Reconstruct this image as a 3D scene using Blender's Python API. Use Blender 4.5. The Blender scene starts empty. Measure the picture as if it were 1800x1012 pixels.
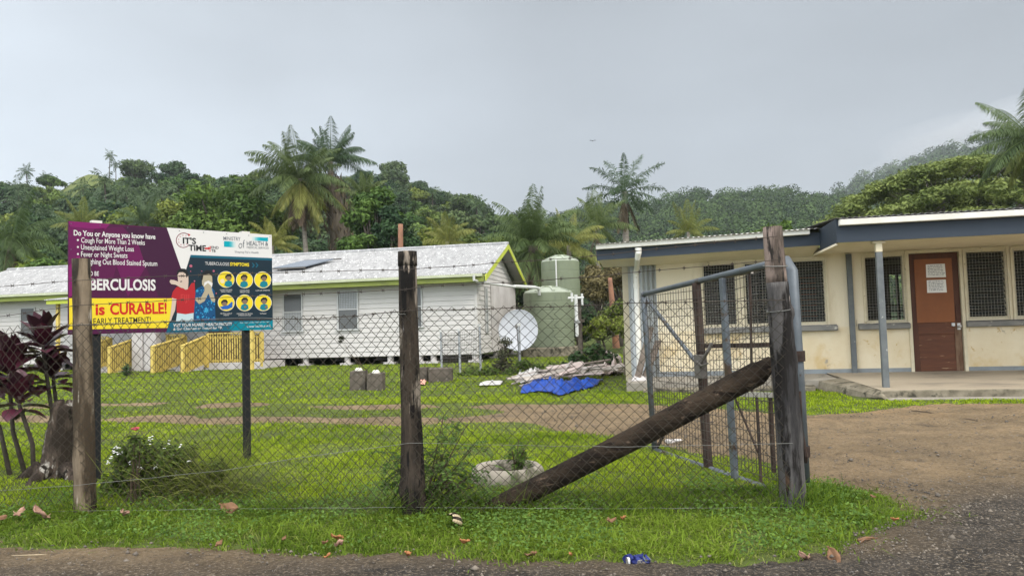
import bpy, math, random
import numpy as np
from mathutils import Vector, Matrix

random.seed(7)
rng = np.random.default_rng(7)
S = bpy.context.scene
COL = S.collection
PI = math.pi

# ------------------------------------------------------------------ camera
F_PX, W_PX, H_PX = 1310.0, 1800.0, 1012.0
PITCH, ROLL, EYE = math.radians(3.0), math.radians(1.7), 1.2
_f = np.array([0, math.cos(PITCH), math.sin(PITCH)])
_u = np.array([0, -math.sin(PITCH), math.cos(PITCH)])
_r = np.array([1.0, 0, 0])
C_R = math.cos(ROLL) * _r - math.sin(ROLL) * _u
C_U = math.sin(ROLL) * _r + math.cos(ROLL) * _u
C_F = _f
EYEP = np.array([0, 0, EYE])
cam = bpy.data.cameras.new('camera')
cam.sensor_width = 36.0
cam.lens = 36.0 * F_PX / W_PX
cam.clip_start = 0.05
cam.clip_end = 6000
camo = bpy.data.objects.new('camera', cam)
COL.objects.link(camo)
camo.matrix_world = Matrix(((C_R[0], C_U[0], -C_F[0], 0), (C_R[1], C_U[1], -C_F[1], 0), (C_R[2], C_U[2], -C_F[2], EYE), (0, 0, 0, 1)))
S.camera = camo

# ------------------------------------------------------------------ world and sun
SUN_EL = math.radians(40)      # azimuth measured from +X towards +Y, negative = behind the camera
SUN_AZ = math.radians(-42)
w = bpy.data.worlds.new('World')
S.world = w
w.use_nodes = True
nt = w.node_tree
nt.nodes.clear()
def N(t, kind, **kw):
    n = t.nodes.new(kind)
    for k, v in kw.items():
        setattr(n, k, v)
    return n
out = N(nt, 'ShaderNodeOutputWorld')
sky = N(nt, 'ShaderNodeTexSky', sky_type='NISHITA', sun_disc=False, sun_elevation=SUN_EL, sun_rotation=PI / 2 - SUN_AZ)
sky.dust_density = 4.0
bgA = N(nt, 'ShaderNodeBackground')
bgA.inputs['Strength'].default_value = 0.05
hsv = N(nt, 'ShaderNodeHueSaturation')
hsv.inputs['Saturation'].default_value = 0.35
hsv.inputs['Value'].default_value = 0.7
nt.links.new(sky.outputs[0], hsv.inputs['Color'])
nt.links.new(hsv.outputs[0], bgA.inputs['Color'])
tc = N(nt, 'ShaderNodeTexCoord')
sep = N(nt, 'ShaderNodeSeparateXYZ')
nt.links.new(tc.outputs['Generated'], sep.inputs[0])
ramp = N(nt, 'ShaderNodeValToRGB')
cr = ramp.color_ramp
cr.elements[0].position = 0.0
cr.elements[0].color = (0.300, 0.325, 0.348, 1)
cr.elements[1].position = 0.12
cr.elements[1].color = (0.270, 0.298, 0.328, 1)
for p, c in ((0.22, (0.245, 0.274, 0.305)), (0.42, (0.258, 0.284, 0.310)), (0.62, (0.62, 0.63, 0.65)), (1.0, (0.95, 0.94, 0.92))):
    e = cr.elements.new(p)
    e.color = (*c, 1)
nt.links.new(sep.outputs['Z'], ramp.inputs[0])
mp = N(nt, 'ShaderNodeMapping')
mp.inputs['Scale'].default_value = (1.4, 1.4, 3.2)
nt.links.new(tc.outputs['Generated'], mp.inputs[0])
cl = N(nt, 'ShaderNodeTexNoise')
cl.inputs['Scale'].default_value = 1.6
cl.inputs['Detail'].default_value = 5
cl.inputs['Roughness'].default_value = 0.45
nt.links.new(mp.outputs[0], cl.inputs['Vector'])
cmr = N(nt, 'ShaderNodeMapRange')
for k, v in zip(('From Min', 'From Max', 'To Min', 'To Max'), (0.3, 0.7, 0.84, 1.16)):
    cmr.inputs[k].default_value = v
nt.links.new(cl.outputs[0], cmr.inputs['Value'])
# the cloud is thinner towards the left of the view (west): brighter there
wst = N(nt, 'ShaderNodeMapRange')
for k, v in zip(('From Min', 'From Max', 'To Min', 'To Max'), (-0.60, 0.04, 1.92, 1.0)):
    wst.inputs[k].default_value = v
nt.links.new(sep.outputs['X'], wst.inputs['Value'])
mul = N(nt, 'ShaderNodeMath', operation='MULTIPLY')
nt.links.new(cmr.outputs[0], mul.inputs[0])
nt.links.new(wst.outputs[0], mul.inputs[1])
# brighter towards the veiled sun, behind the camera
bk_ = N(nt, 'ShaderNodeMapRange')
for k, v in zip(('From Min', 'From Max', 'To Min', 'To Max'), (0.25, -0.75, 1.0, 3.6)):
    bk_.inputs[k].default_value = v
nt.links.new(sep.outputs['Y'], bk_.inputs['Value'])
mul2 = N(nt, 'ShaderNodeMath', operation='MULTIPLY')
nt.links.new(mul.outputs[0], mul2.inputs[0])
nt.links.new(bk_.outputs[0], mul2.inputs[1])
mul = mul2
bgB = N(nt, 'ShaderNodeBackground')
nt.links.new(ramp.outputs[0], bgB.inputs['Color'])
nt.links.new(mul.outputs[0], bgB.inputs['Strength'])
add = N(nt, 'ShaderNodeAddShader')
nt.links.new(bgA.outputs[0], add.inputs[0])
nt.links.new(bgB.outputs[0], add.inputs[1])
nt.links.new(add.outputs[0], out.inputs[0])

sl = bpy.data.lights.new('sun', 'SUN')
sl.energy = 1.5
sl.angle = math.radians(11)
sl.color = (1.0, 0.95, 0.86)
so = bpy.data.objects.new('sun', sl)
COL.objects.link(so)
so.location = (10, -10, 30)
sd = Vector((math.cos(SUN_EL) * math.cos(SUN_AZ), math.cos(SUN_EL) * math.sin(SUN_AZ), math.sin(SUN_EL)))
so.rotation_euler = sd.to_track_quat('Z', 'Y').to_euler()

S.view_settings.view_transform = 'Standard'
S.view_settings.look = 'None'
S.view_settings.exposure = 0.35
S.view_settings.gamma = 1.0
S.render.engine = 'CYCLES'
S.cycles.max_bounces = 6
S.cycles.diffuse_bounces = 3
S.cycles.transparent_max_bounces = 8
S.cycles.volume_bounces = 0

# ------------------------------------------------------------------ measuring: picture point -> place in the world
def ray(p):
    return (p[0] - 900) * C_R - (p[1] - 506) * C_U + F_PX * C_F
def at(p, Y):
    d = ray(p)
    return EYEP + d * (Y / d[1])
def ground(p, z=0.0):
    d = ray(p)
    return EYEP + d * ((z - EYE) / d[2])
class Plane:
    """A vertical plane through O; u runs along it, off is towards the road."""
    def __init__(s, O, yaw):
        s.O = np.array([O[0], O[1], 0.0])
        a = math.radians(yaw)
        s.yaw = a
        s.u = np.array([math.cos(a), -math.sin(a), 0])
        s.n = np.array([math.sin(a), math.cos(a), 0])
    def pt(s, p, off=0):
        d = ray(p)
        o = s.O - s.n * off
        return EYEP + d * (((o - EYEP) @ s.n) / (d @ s.n))
    def uz(s, p, off=0):
        P = s.pt(p, off)
        return (P - s.O) @ s.u, P[2]
def gz(x, y):
    return 0.006 * np.clip(np.asarray(y, float) - 16, 0, 40)

# ------------------------------------------------------------------ materials
MATS = {}
def mat(name, c1, c2=None, scale=4.0, rough=0.8, bump=0.0, bscale=None, stretch=(1, 1, 1), spots=(), metal=0.0, spec=0.3,
        lo=0.35, hi=0.65, detail=6.0, bdist=0.02):
    m = bpy.data.materials.new(name)
    MATS[name] = m
    m.use_nodes = True
    t = m.node_tree
    b = t.nodes['Principled BSDF']
    b.inputs['Roughness'].default_value = rough
    b.inputs['Metallic'].default_value = metal
    b.inputs['Specular IOR Level'].default_value = min(spec, 0.14) if rough >= 0.85 else spec
    if c2 is None:
        c2 = tuple(x * 0.85 for x in c1)
    co = N(t, 'ShaderNodeTexCoord')
    mpg = N(t, 'ShaderNodeMapping')
    mpg.inputs['Scale'].default_value = stretch
    t.links.new(co.outputs['Object'], mpg.inputs[0])
    def noise(sc, det=detail):
        n = N(t, 'ShaderNodeTexNoise')
        n.inputs['Scale'].default_value = sc
        n.inputs['Detail'].default_value = det
        n.inputs['Roughness'].default_value = 0.62
        t.links.new(mpg.outputs[0], n.inputs['Vector'])
        return n
    def rng_(n, a, bb):
        r = N(t, 'ShaderNodeMapRange')
        r.inputs['From Min'].default_value = a
        r.inputs['From Max'].default_value = bb
        t.links.new(n.outputs[0], r.inputs['Value'])
        return r
    def mix(fac, ca, cb):
        x = N(t, 'ShaderNodeMix', data_type='RGBA')
        t.links.new(fac.outputs[0], x.inputs[0])
        for i, c in ((6, ca), (7, cb)):
            if isinstance(c, tuple):
                x.inputs[i].default_value = (*c[:3], 1)
            else:
                t.links.new(c, x.inputs[i])
        return x.outputs[2]
    col = mix(rng_(noise(scale), lo, hi), c1, c2)
    for (c, sc, th, wd) in spots:
        col = mix(rng_(noise(sc), th, th + wd), col, c)
    t.links.new(col, b.inputs['Base Color'])
    if bump:
        bn = N(t, 'ShaderNodeBump')
        bn.inputs['Strength'].default_value = bump
        bn.inputs['Distance'].default_value = bdist
        t.links.new(noise(bscale or scale * 4).outputs[0], bn.inputs['Height'])
        t.links.new(bn.outputs[0], b.inputs['Normal'])
    return m
def foliage(name, dark, light, trans=0.25, rough=0.55, vary=0.15, spec=0.10):
    m = bpy.data.materials.new(name)
    MATS[name] = m
    m.use_nodes = True
    t = m.node_tree
    b = t.nodes['Principled BSDF']
    b.inputs['Roughness'].default_value = rough
    b.inputs['Specular IOR Level'].default_value = spec
    a = N(t, 'ShaderNodeAttribute', attribute_name='tint')
    x = N(t, 'ShaderNodeMix', data_type='RGBA')
    t.links.new(a.outputs['Fac'], x.inputs[0])
    x.inputs[6].default_value = (*dark, 1)
    x.inputs[7].default_value = (*light, 1)
    oi = N(t, 'ShaderNodeObjectInfo')
    mr = N(t, 'ShaderNodeMapRange')
    mr.inputs['To Min'].default_value = 1 - vary
    mr.inputs['To Max'].default_value = 1 + vary
    t.links.new(oi.outputs['Random'], mr.inputs['Value'])
    mh = N(t, 'ShaderNodeMapRange')
    mh.inputs['To Min'].default_value = 0.5 + 0.12 * vary
    mh.inputs['To Max'].default_value = 0.5 - 0.12 * vary
    t.links.new(oi.outputs['Random'], mh.inputs['Value'])
    h = N(t, 'ShaderNodeHueSaturation')
    t.links.new(mr.outputs[0], h.inputs['Value'])
    t.links.new(mh.outputs[0], h.inputs['Hue'])
    t.links.new(x.outputs[2], h.inputs['Color'])
    t.links.new(h.outputs[0], b.inputs['Base Color'])
    if trans:
        tr = N(t, 'ShaderNodeBsdfTranslucent')
        t.links.new(h.outputs[0], tr.inputs['Color'])
        ms = N(t, 'ShaderNodeMixShader')
        ms.inputs[0].default_value = trans
        o = t.nodes['Material Output']
        t.links.new(b.outputs[0], ms.inputs[1])
        t.links.new(tr.outputs[0], ms.inputs[2])
        t.links.new(ms.outputs[0], o.inputs['Surface'])
    return m
def plain(name, c, rough=0.6, spec=0.3, metal=0.0):
    m = bpy.data.materials.new(name)
    MATS[name] = m
    m.use_nodes = True
    b = m.node_tree.nodes['Principled BSDF']
    b.inputs['Base Color'].default_value = (*c, 1)
    b.inputs['Roughness'].default_value = rough
    b.inputs['Specular IOR Level'].default_value = spec
    b.inputs['Metallic'].default_value = metal
    return m

# ------------------------------------------------------------------ mesh building
def link(name, me, parent=None, loc=None):
    o = bpy.data.objects.new(name, me)
    COL.objects.link(o)
    if parent:
        o.parent = parent
    if loc is not None:
        o.location = loc
    return o
def tag(o, label=None, cat=None, group=None, kind=None):
    for k, v in (('label', label), ('category', cat), ('group', group), ('kind', kind)):
        if v:
            o[k] = v
    return o
def thing(name, label, cat, loc=(0, 0, 0), rz=0.0, group=None):
    o = bpy.data.objects.new(name, None)
    COL.objects.link(o)
    o.empty_display_size = 0.2
    o.location = [float(x) for x in loc]
    o.rotation_euler = (0, 0, rz)
    return tag(o, label, cat, group)
class MB:
    def __init__(s, org=(0, 0, 0)):
        s.v, s.f, s.m, s.org = [], [], [], np.array(org, float)
    def add(s, vs, fs, m=0):
        n = len(s.v)
        s.v.extend([tuple(np.asarray(x, float) - s.org) for x in vs])
        s.f.extend([tuple(i + n for i in f) for f in fs])
        s.m.extend([m] * len(fs))
        return s
    def hexa(s, c8, m=0):
        """eight corners: bottom ring of four, then top ring of four"""
        return s.add(c8, [(3, 2, 1, 0), (4, 5, 6, 7), (0, 1, 5, 4), (1, 2, 6, 5), (2, 3, 7, 6), (3, 0, 4, 7)], m)
    def box(s, a, b, m=0):
        x0, y0, z0 = np.minimum(a, b)
        x1, y1, z1 = np.maximum(a, b)
        return s.hexa([(x0, y0, z0), (x1, y0, z0), (x1, y1, z0), (x0, y1, z0), (x0, y0, z1), (x1, y0, z1), (x1, y1, z1), (x0, y1, z1)], m)
    def bar(s, p, q, wd, th, m=0, up=(0, 0, 1)):
        p, q = np.array(p, float), np.array(q, float)
        d = (q - p) / np.linalg.norm(q - p)
        a = np.cross(d, up)
        if np.linalg.norm(a) < 1e-4:
            a = np.cross(d, (0, 1, 0))
        a = a / np.linalg.norm(a) * wd / 2
        b = np.cross(a, d)
        b = b / np.linalg.norm(b) * th / 2
        return s.hexa([p - a - b, p + a - b, p + a + b, p - a + b, q - a - b, q + a - b, q + a + b, q - a + b], m)
    def tube(s, pts, r, n=8, m=0, cap=True, jit=0.0, rnd=None):
        pts = [np.array(p, float) for p in pts]
        rs = r if hasattr(r, '__len__') else [r] * len(pts)
        prev = None
        rings = []
        for i, p in enumerate(pts):
            d = pts[min(i + 1, len(pts) - 1)] - pts[max(i - 1, 0)]
            d = d / (np.linalg.norm(d) + 1e-9)
            if prev is None:
                a = np.cross(d, (0, 0, 1) if abs(d[2]) < 0.9 else (0, 1, 0))
            else:
                a = prev - d * (prev @ d)
            a = a / np.linalg.norm(a)
            prev = a
            b = np.cross(d, a)
            ring = []
            for k in range(n):
                t = 2 * PI * k / n
                rr = rs[i] * (1 + (rnd or random).uniform(-jit, jit)) if jit else rs[i]
                ring.append(p + rr * (math.cos(t) * a + math.sin(t) * b))
            rings.append(ring)
        vs = [v for rg in rings for v in rg]
        fs = [(i * n + k, i * n + (k + 1) % n, (i + 1) * n + (k + 1) % n, (i + 1) * n + k) for i in range(len(pts) - 1) for k in range(n)]
        if cap:
            fs += [tuple(reversed(range(n))), tuple(range((len(pts) - 1) * n, len(pts) * n))]
        return s.add(vs, fs, m)
    def prism(s, poly, d, m=0):
        """planar polygon (3-D points) pushed along d"""
        poly = [np.array(p, float) for p in poly]
        n = len(poly)
        d = np.array(d, float)
        vs = poly + [p + d for p in poly]
        return s.add(vs, [tuple(reversed(range(n))), tuple(range(n, 2 * n))] + [(i, (i + 1) % n, n + (i + 1) % n, n + i) for i in range(n)], m)
    def lathe(s, c, prof, n=32, m=0, smooth=True):
        c = np.array(c, float)
        vs, k = [], len(prof)
        for i in range(n):
            t = 2 * PI * i / n
            vs += [c + (r * math.cos(t), r * math.sin(t), z) for r, z in prof]
        fs = [(i * k + j, ((i + 1) % n) * k + j, ((i + 1) % n) * k + j + 1, i * k + j + 1) for i in range(n) for j in range(k - 1)]
        return s.add(vs, fs, m)
    def build(s, name, mats, parent=None, loc=None, smooth=False, bevel=0.0):
        me = bpy.data.meshes.new(name)
        me.from_pydata(s.v, [], s.f)
        for x in (mats if isinstance(mats, (list, tuple)) else [mats]):
            me.materials.append(x)
        if len(set(s.m)) > 1:
            me.polygons.foreach_set('material_index', s.m)
        if smooth:
            me.polygons.foreach_set('use_smooth', [True] * len(s.f))
        o = link(name, me, parent, loc)
        if bevel:
            bv = o.modifiers.new('bevel', 'BEVEL')
            bv.width = bevel
            bv.segments = 2
            bv.limit_method = 'ANGLE'
        return o
def np_mesh(name, V, polys, mats, tint=None, smooth=False, midx=None):
    """V (n,3); polys: list of index arrays (m,k)"""
    me = bpy.data.meshes.new(name)
    V = np.ascontiguousarray(V, dtype=np.float32)
    me.vertices.add(len(V))
    me.vertices.foreach_set('co', V.ravel())
    idx = np.concatenate([p.ravel() for p in polys]).astype(np.int32)
    tot = np.concatenate([np.full(len(p), p.shape[1], np.int32) for p in polys])
    me.loops.add(len(idx))
    me.loops.foreach_set('vertex_index', idx)
    me.polygons.add(len(tot))
    me.polygons.foreach_set('loop_start', np.concatenate([[0], np.cumsum(tot)[:-1]]).astype(np.int32))
    me.polygons.foreach_set('loop_total', tot)
    for x in (mats if isinstance(mats, (list, tuple)) else [mats]):
        me.materials.append(x)
    if midx is not None:
        me.polygons.foreach_set('material_index', np.ascontiguousarray(midx, dtype=np.int32))
    if smooth:
        me.polygons.foreach_set('use_smooth', np.ones(len(tot), bool))
    if tint is not None:
        at_ = me.attributes.new('tint', 'FLOAT', 'POINT')
        at_.data.foreach_set('value', np.ascontiguousarray(tint, dtype=np.float32))
    me.update(calc_edges=True)
    me.validate()
    return me
def unit(a):
    return a / (np.linalg.norm(a, axis=-1, keepdims=True) + 1e-9)
def leaf_quads(P, Nn, L, Wd, r, A=None):
    """rhombic leaves at P facing Nn, half length L, half width Wd"""
    n = len(P)
    if A is None:
        A = r.normal(size=(n, 3))
    A = unit(A - Nn * np.sum(A * Nn, 1, keepdims=True))
    B = np.cross(Nn, A)
    L = np.broadcast_to(L, (n,))[:, None]
    Wd = np.broadcast_to(Wd, (n,))[:, None]
    V = np.stack([P - A * L, P + B * Wd - Nn * L * 0.12, P + A * L - Nn * L * 0.1, P - B * Wd - Nn * L * 0.12], 1).reshape(-1, 3)
    return V, np.arange(n * 4).reshape(n, 4)
def clump_leaves(cent, rad, n, L, Wd, r, flat=1.0, up=0.5, shell=0.55):
    cent = np.asarray(cent, float)
    rad = np.asarray(rad, float)
    i = r.choice(len(cent), n, p=rad ** 2 / np.sum(rad ** 2))
    d = unit(r.normal(size=(n, 3)))
    rr = rad[i] * (shell + (1 - shell) * r.random(n)) * r.uniform(0.75, 1.12, n)
    off = d * rr[:, None]
    off[:, 2] *= flat
    P = cent[i] + off
    Nn = unit(d * 0.7 + np.array([0, 0, up]) + r.normal(size=(n, 3)) * 0.45)
    V, Q = leaf_quads(P, Nn, L * r.uniform(0.65, 1.25, n), Wd * r.uniform(0.7, 1.2, n), r)
    ct = r.random(len(cent))
    tint = np.clip(0.55 * ct[i] + 0.45 * r.random(n), 0, 1)
    return V, Q, np.repeat(tint, 4)
def stack(parts):
    """join (V,Q,T) triples of quads"""
    V, Q, T, o = [], [], [], 0
    for v, q, t in parts:
        V.append(v); Q.append(q + o); T.append(t); o += len(v)
    return np.concatenate(V), np.concatenate(Q), np.concatenate(T)
def copy_tree(o, parent=None):
    c = o.copy()
    COL.objects.link(c)
    if parent:
        c.parent = parent
    for ch in list(o.children):
        copy_tree(ch, c)
    return c

# ================================================================== GROUND
def fnoise(x, y, sc, seed, n=9):
    r = np.random.default_rng(seed)
    v = 0
    for _ in range(n):
        a, k, p = r.uniform(0, 2 * PI), sc * r.uniform(0.5, 1.8), r.uniform(0, 2 * PI)
        v = v + np.sin((x * np.cos(a) + y * np.sin(a)) * k * 2 * PI + p)
    return v / math.sqrt(n)
def polydist(X, Y, poly):
    """distance to a polygon's outline, positive inside"""
    sh = X.shape
    x, y = X.ravel(), Y.ravel()
    best = np.full(x.shape, 1e9)
    ins = np.zeros(x.shape, bool)
    n = len(poly)
    for i in range(n):
        (x0, y0), (x1, y1) = poly[i], poly[(i + 1) % n]
        dx, dy = x1 - x0, y1 - y0
        t = np.clip(((x - x0) * dx + (y - y0) * dy) / (dx * dx + dy * dy + 1e-12), 0, 1)
        best = np.minimum(best, np.hypot(x - x0 - t * dx, y - y0 - t * dy))
        c = ((y0 > y) != (y1 > y))
        with np.errstate(divide='ignore', invalid='ignore'):
            xi = (x1 - x0) * (y - y0) / (y1 - y0) + x0
        ins ^= c & (x < xi)
    return np.where(ins, best, -best).reshape(sh)
_px = [(1800, 711), (1650, 711), (1520, 723), (1420, 732), (1300, 723), (1150, 713), (1000, 708), (850, 707), (700, 710), (500, 709), (300, 707), (170, 708), (-100, 706),
       (-100, 742), (170, 742), (400, 748), (700, 749), (900, 754), (1040, 768), (1147, 784), (1250, 802), (1360, 818), (1430, 840), (1540, 868), (1602, 905),
       (1510, 958), (1400, 977), (1200, 991), (950, 987), (700, 977), (400, 968), (0, 957), (-300, 950)]
DIRT = [(-12.0, 1.0), (18.0, 1.0), (18.0, 9.0)] + [tuple(ground(p)[:2]) for p in _px]
RUT_L = np.array([ground(p)[:2] for p in ((-150, 736), (170, 737), (400, 739), (700, 738), (900, 737), (1100, 745))])
RUT_U = np.array([ground(p)[:2] for p in ((-150, 712), (170, 713), (400, 712), (700, 717), (900, 715), (1100, 720))])
def dirt(x, y):
    d = polydist(x, y, DIRT)
    d = d + 0.05 * fnoise(x, y, 0.9, 3) + 0.03 * fnoise(x, y, 3.2, 4) + 0.012 * fnoise(x, y, 9, 5)
    # west of the gate the drive is only two ruts with grass between and over them
    yl = np.interp(x, RUT_L[:, 0], RUT_L[:, 1]); yu = np.interp(x, RUT_U[:, 0], RUT_U[:, 1])
    rut = np.maximum(0.30 + 0.22 * fnoise(x, y, 0.45, 8) - np.abs(y - yl), 0.16 + 0.22 * fnoise(x, y, 0.4, 9) - np.abs(y - yu))
    f = np.clip((1.6 - x) / 2.6, 0, 1) * (y > 7)
    return np.where(f > 0, d * (1 - f) + np.minimum(d, rut) * f, d)

mat('lawn_soil', (0.055, 0.070, 0.020), (0.085, 0.110, 0.026), scale=1.5, rough=0.95, bump=0.6, bscale=25,
    spots=(((0.075, 0.060, 0.030), 0.9, 0.60, 0.15),), bdist=0.03)
xs = np.unique(np.concatenate([np.linspace(-1250, -40, 18), np.linspace(-40, 40, 81), np.linspace(40, 1250, 18)]))
ys = np.unique(np.concatenate([np.linspace(-40, 0, 5), np.linspace(0, 60, 91), np.linspace(60, 1250, 30)]))
gx, gy = np.meshgrid(xs, ys)
gzv = gz(gx, gy) + 0.008 * fnoise(gx, gy, 0.4, 1) * (gy < 60)
ni, nj = gx.shape
ii = np.arange(ni * nj).reshape(ni, nj)
Q = np.stack([ii[:-1, :-1], ii[:-1, 1:], ii[1:, 1:], ii[1:, :-1]], -1).reshape(-1, 4)
o = link('ground', np_mesh('ground', np.stack([gx, gy, gzv], -1).reshape(-1, 3), [Q], MATS['lawn_soil'], smooth=True))
tag(o, kind='structure')

# dirt road and driveway: one sheet, its margins dipping under the lawn
def dirt_material():
    m = bpy.data.materials.new('dirt_and_gravel')
    m.use_nodes = True
    t = m.node_tree
    b = t.nodes['Principled BSDF']
    b.inputs['Roughness'].default_value = 0.93
    b.inputs['Specular IOR Level'].default_value = 0.18
    co = N(t, 'ShaderNodeTexCoord')
    def nz(sc, det=8, ro=0.65):
        n = N(t, 'ShaderNodeTexNoise')
        n.inputs['Scale'].default_value = sc
        n.inputs['Detail'].default_value = det
        n.inputs['Roughness'].default_value = ro
        t.links.new(co.outputs['Object'], n.inputs['Vector'])
        return n.outputs[0]
    def mr(x, a, bb, c=0, d=1):
        r = N(t, 'ShaderNodeMapRange')
        for k, v in zip(('From Min', 'From Max', 'To Min', 'To Max'), (a, bb, c, d)):
            r.inputs[k].default_value = v
        t.links.new(x, r.inputs['Value'])
        return r.outputs[0]
    def mx(f, a, c, blend='MIX'):
        x = N(t, 'ShaderNodeMix', data_type='RGBA', blend_type=blend)
        if isinstance(f, float):
            x.inputs[0].default_value = f
        else:
            t.links.new(f, x.inputs[0])
        for i, q in ((6, a), (7, c)):
            if isinstance(q, tuple):
                x.inputs[i].default_value = (*q, 1)
            else:
                t.links.new(q, x.inputs[i])
        return x.outputs[2]
    def ma(op, a, c):
        x = N(t, 'ShaderNodeMath', operation=op)
        for i, q in enumerate((a, c)):
            if isinstance(q, (int, float)):
                x.inputs[i].default_value = q
            else:
                t.links.new(q, x.inputs[i])
        return x.outputs[0]
    tan = N(t, 'ShaderNodeAttribute', attribute_name='tint').outputs['Fac']
    base = mx(mr(nz(1.3), 0.35, 0.65), (0.150, 0.106, 0.058), (0.260, 0.185, 0.105))
    ora = mx(mr(nz(2.1), 0.35, 0.65), (0.40, 0.255, 0.120), (0.27, 0.180, 0.098))
    grv = mx(mr(nz(7.0), 0.35, 0.65), (0.027, 0.024, 0.021), (0.072, 0.061, 0.050))
    wob = ma('ADD', tan, ma('MULTIPLY', ma('SUBTRACT', nz(0.8), 0.5), 0.55))
    c = mx(mr(wob, 0.55, 0.8), base, ora)
    c = mx(mr(wob, 0.42, 0.12), c, grv)
    c = mx(mr(nz(55.0, 3), 0.52, 0.60), c, mx(0.38, c, (0.34, 0.27, 0.19)))
    c = mx(mr(nz(30.0, 5), 0.53, 0.62), c, mx(0.48, c, (0.030, 0.024, 0.017)))
    c = mx(mr(nz(11.0, 5), 0.55, 0.66), c, mx(0.32, c, (0.045, 0.034, 0.022)))
    c = mx(mr(nz(3.2, 6), 0.54, 0.68), c, mx(0.55, c, (0.045, 0.038, 0.030)))
    c = mx(mr(nz(90.0, 2), 0.66, 0.72), c, (0.40, 0.38, 0.35))
    t.links.new(c, b.inputs['Base Color'])
    bn = N(t, 'ShaderNodeBump')
    bn.inputs['Strength'].default_value = 1.0
    bn.inputs['Distance'].default_value = 0.035
    t.links.new(ma('ADD', nz(30.0, 6, 0.75), ma('MULTIPLY', nz(6.0), 1.2)), bn.inputs['Height'])
    t.links.new(bn.outputs[0], b.inputs['Normal'])
    MATS['dirt'] = m
dirt_material()
xs = np.arange(-13, 16, 0.07)
ys = np.concatenate([np.arange(1.2, 6.5, 0.055), np.arange(6.5, 14.5, 0.09)])
gx, gy = np.meshgrid(xs, ys)
D = dirt(gx, gy)
zz = 0.022 * np.clip(D / 0.16, -1.5, 1) + 0.022 * np.clip(D * 2.2, 0, 1) + np.clip(D * 5, 0, 1) * (0.007 * fnoise(gx, gy, 0.8, 21) + 0.004 * fnoise(gx, gy, 2.6, 22) + 0.0025 * fnoise(gx, gy, 6.5, 23))
tan = np.clip((gy - 6.6) / 4.5, 0, 1)                                   # orange earth towards the buildings
tan = 0.44 + 0.34 * tan * np.clip((gx + 1.0) / 4.5, 0, 1) - 0.40 * np.exp(-((gx - 3.7) / 1.5) ** 2 - ((gy - 4.2) / 0.85) ** 2) - 0.36 * np.exp(-((gy - 3.3) / 0.75) ** 2)
for rk, rw in ((0.55, 0.16), (1.5, 0.2), (2.6, 0.22), (3.3, 0.2)):
    g_ = np.exp(-((D + 0.08 * fnoise(gx, gy, 0.3, 51) - rk) / rw) ** 2) * (gy > 5.5)
    tan = tan - 0.10 * g_; zz = zz - 0.014 * g_
ni, nj = gx.shape
ii = np.arange(ni * nj).reshape(ni, nj)
Q = np.stack([ii[:-1, :-1], ii[:-1, 1:], ii[1:, 1:], ii[1:, :-1]], -1).reshape(-1, 4)
keep = D.ravel()[Q].max(1) > -0.2
o = link('dirt_road', np_mesh('dirt_road', np.stack([gx, gy, zz], -1).reshape(-1, 3), [Q[keep]], MATS['dirt'], tint=tan.ravel(), smooth=True))
tag(o, kind='structure')

# hills
def ridge_fn(pts):
    px = np.array([p[0] for p in pts], float)
    py = np.array([p[1] for p in pts], float)
    return lambda x: np.interp(x, px, py)
def hill(name, pxs, ridge, r0, r1, tree_h, mt, power=1.0, back=60):
    """ground rising from distance r0 to a ridge at r1 whose skyline, with trees, follows ridge(px)"""
    nr = 26
    cols = []
    for x in pxs:
        d = ray((x, ridge(x)))
        hd = math.hypot(d[0], d[1])
        zr = EYE + r1 * d[2] / hd - tree_h
        row = []
        for i in range(nr + 3):
            t = i / nr
            r = r0 + (r1 - r0) * min(t, 1) + max(0, t - 1) * nr * back / 2
            z = gz(0, 40) + (zr - 0.3) * min(t, 1) ** power if t <= 1 else zr - (t - 1) * nr * back * 0.3
            row.append((d[0] / hd * r, d[1] / hd * r, z))
        cols.append(row)
    A = np.array(cols)
    a, b = A.shape[:2]
    if name == 'hill':
        bx = np.exp(-((np.array(pxs) - 158.0) / 52.0) ** 2)[:, None] * np.clip((np.arange(b) / nr - 0.55) / 0.35, 0, 1)[None]
        A[..., 2] += bx * 4.6
        A[..., 2] += 1.2 * fnoise(A[..., 0], A[..., 1], 0.012, 31)
    ii = np.arange(a * b).reshape(a, b)
    Q = np.stack([ii[:-1, :-1], ii[1:, :-1], ii[1:, 1:], ii[:-1, 1:]], -1).reshape(-1, 4)
    o = link(name, np_mesh(name, A.reshape(-1, 3), [Q], mt, smooth=True))
    tag(o, kind='structure')
    return A
mat('hill_grass', (0.080, 0.105, 0.030), (0.115, 0.135, 0.042), scale=0.05, rough=0.95, bump=0.5, bscale=0.6, bdist=0.5)
mat('forest_floor', (0.015, 0.03, 0.01), (0.03, 0.05, 0.015), scale=0.05, rough=1.0)
LEFT_RIDGE = ridge_fn([(-500, 372), (-200, 350), (0, 332), (60, 318), (100, 312), (150, 300), (200, 294), (240, 298), (290, 292), (340, 290), (420, 302), (500, 306), (600, 318), (690, 300), (740, 318), (800, 332),
                       (830, 352), (880, 380), (930, 396), (1010, 420)])
FAR_RIDGE = ridge_fn([(700, 420), (880, 384), (960, 382), (1010, 368), (1080, 352), (1150, 350), (1210, 336), (1300, 333), (1360, 331), (1410, 333), (1470, 344), (1560, 348), (1900, 352), (2300, 352)])
MOUNT = ridge_fn([(1380, 385), (1440, 352), (1470, 336), (1530, 306), (1600, 282), (1680, 257), (1760, 236), (1850, 215), (2000, 185), (2300, 165)])
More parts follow.
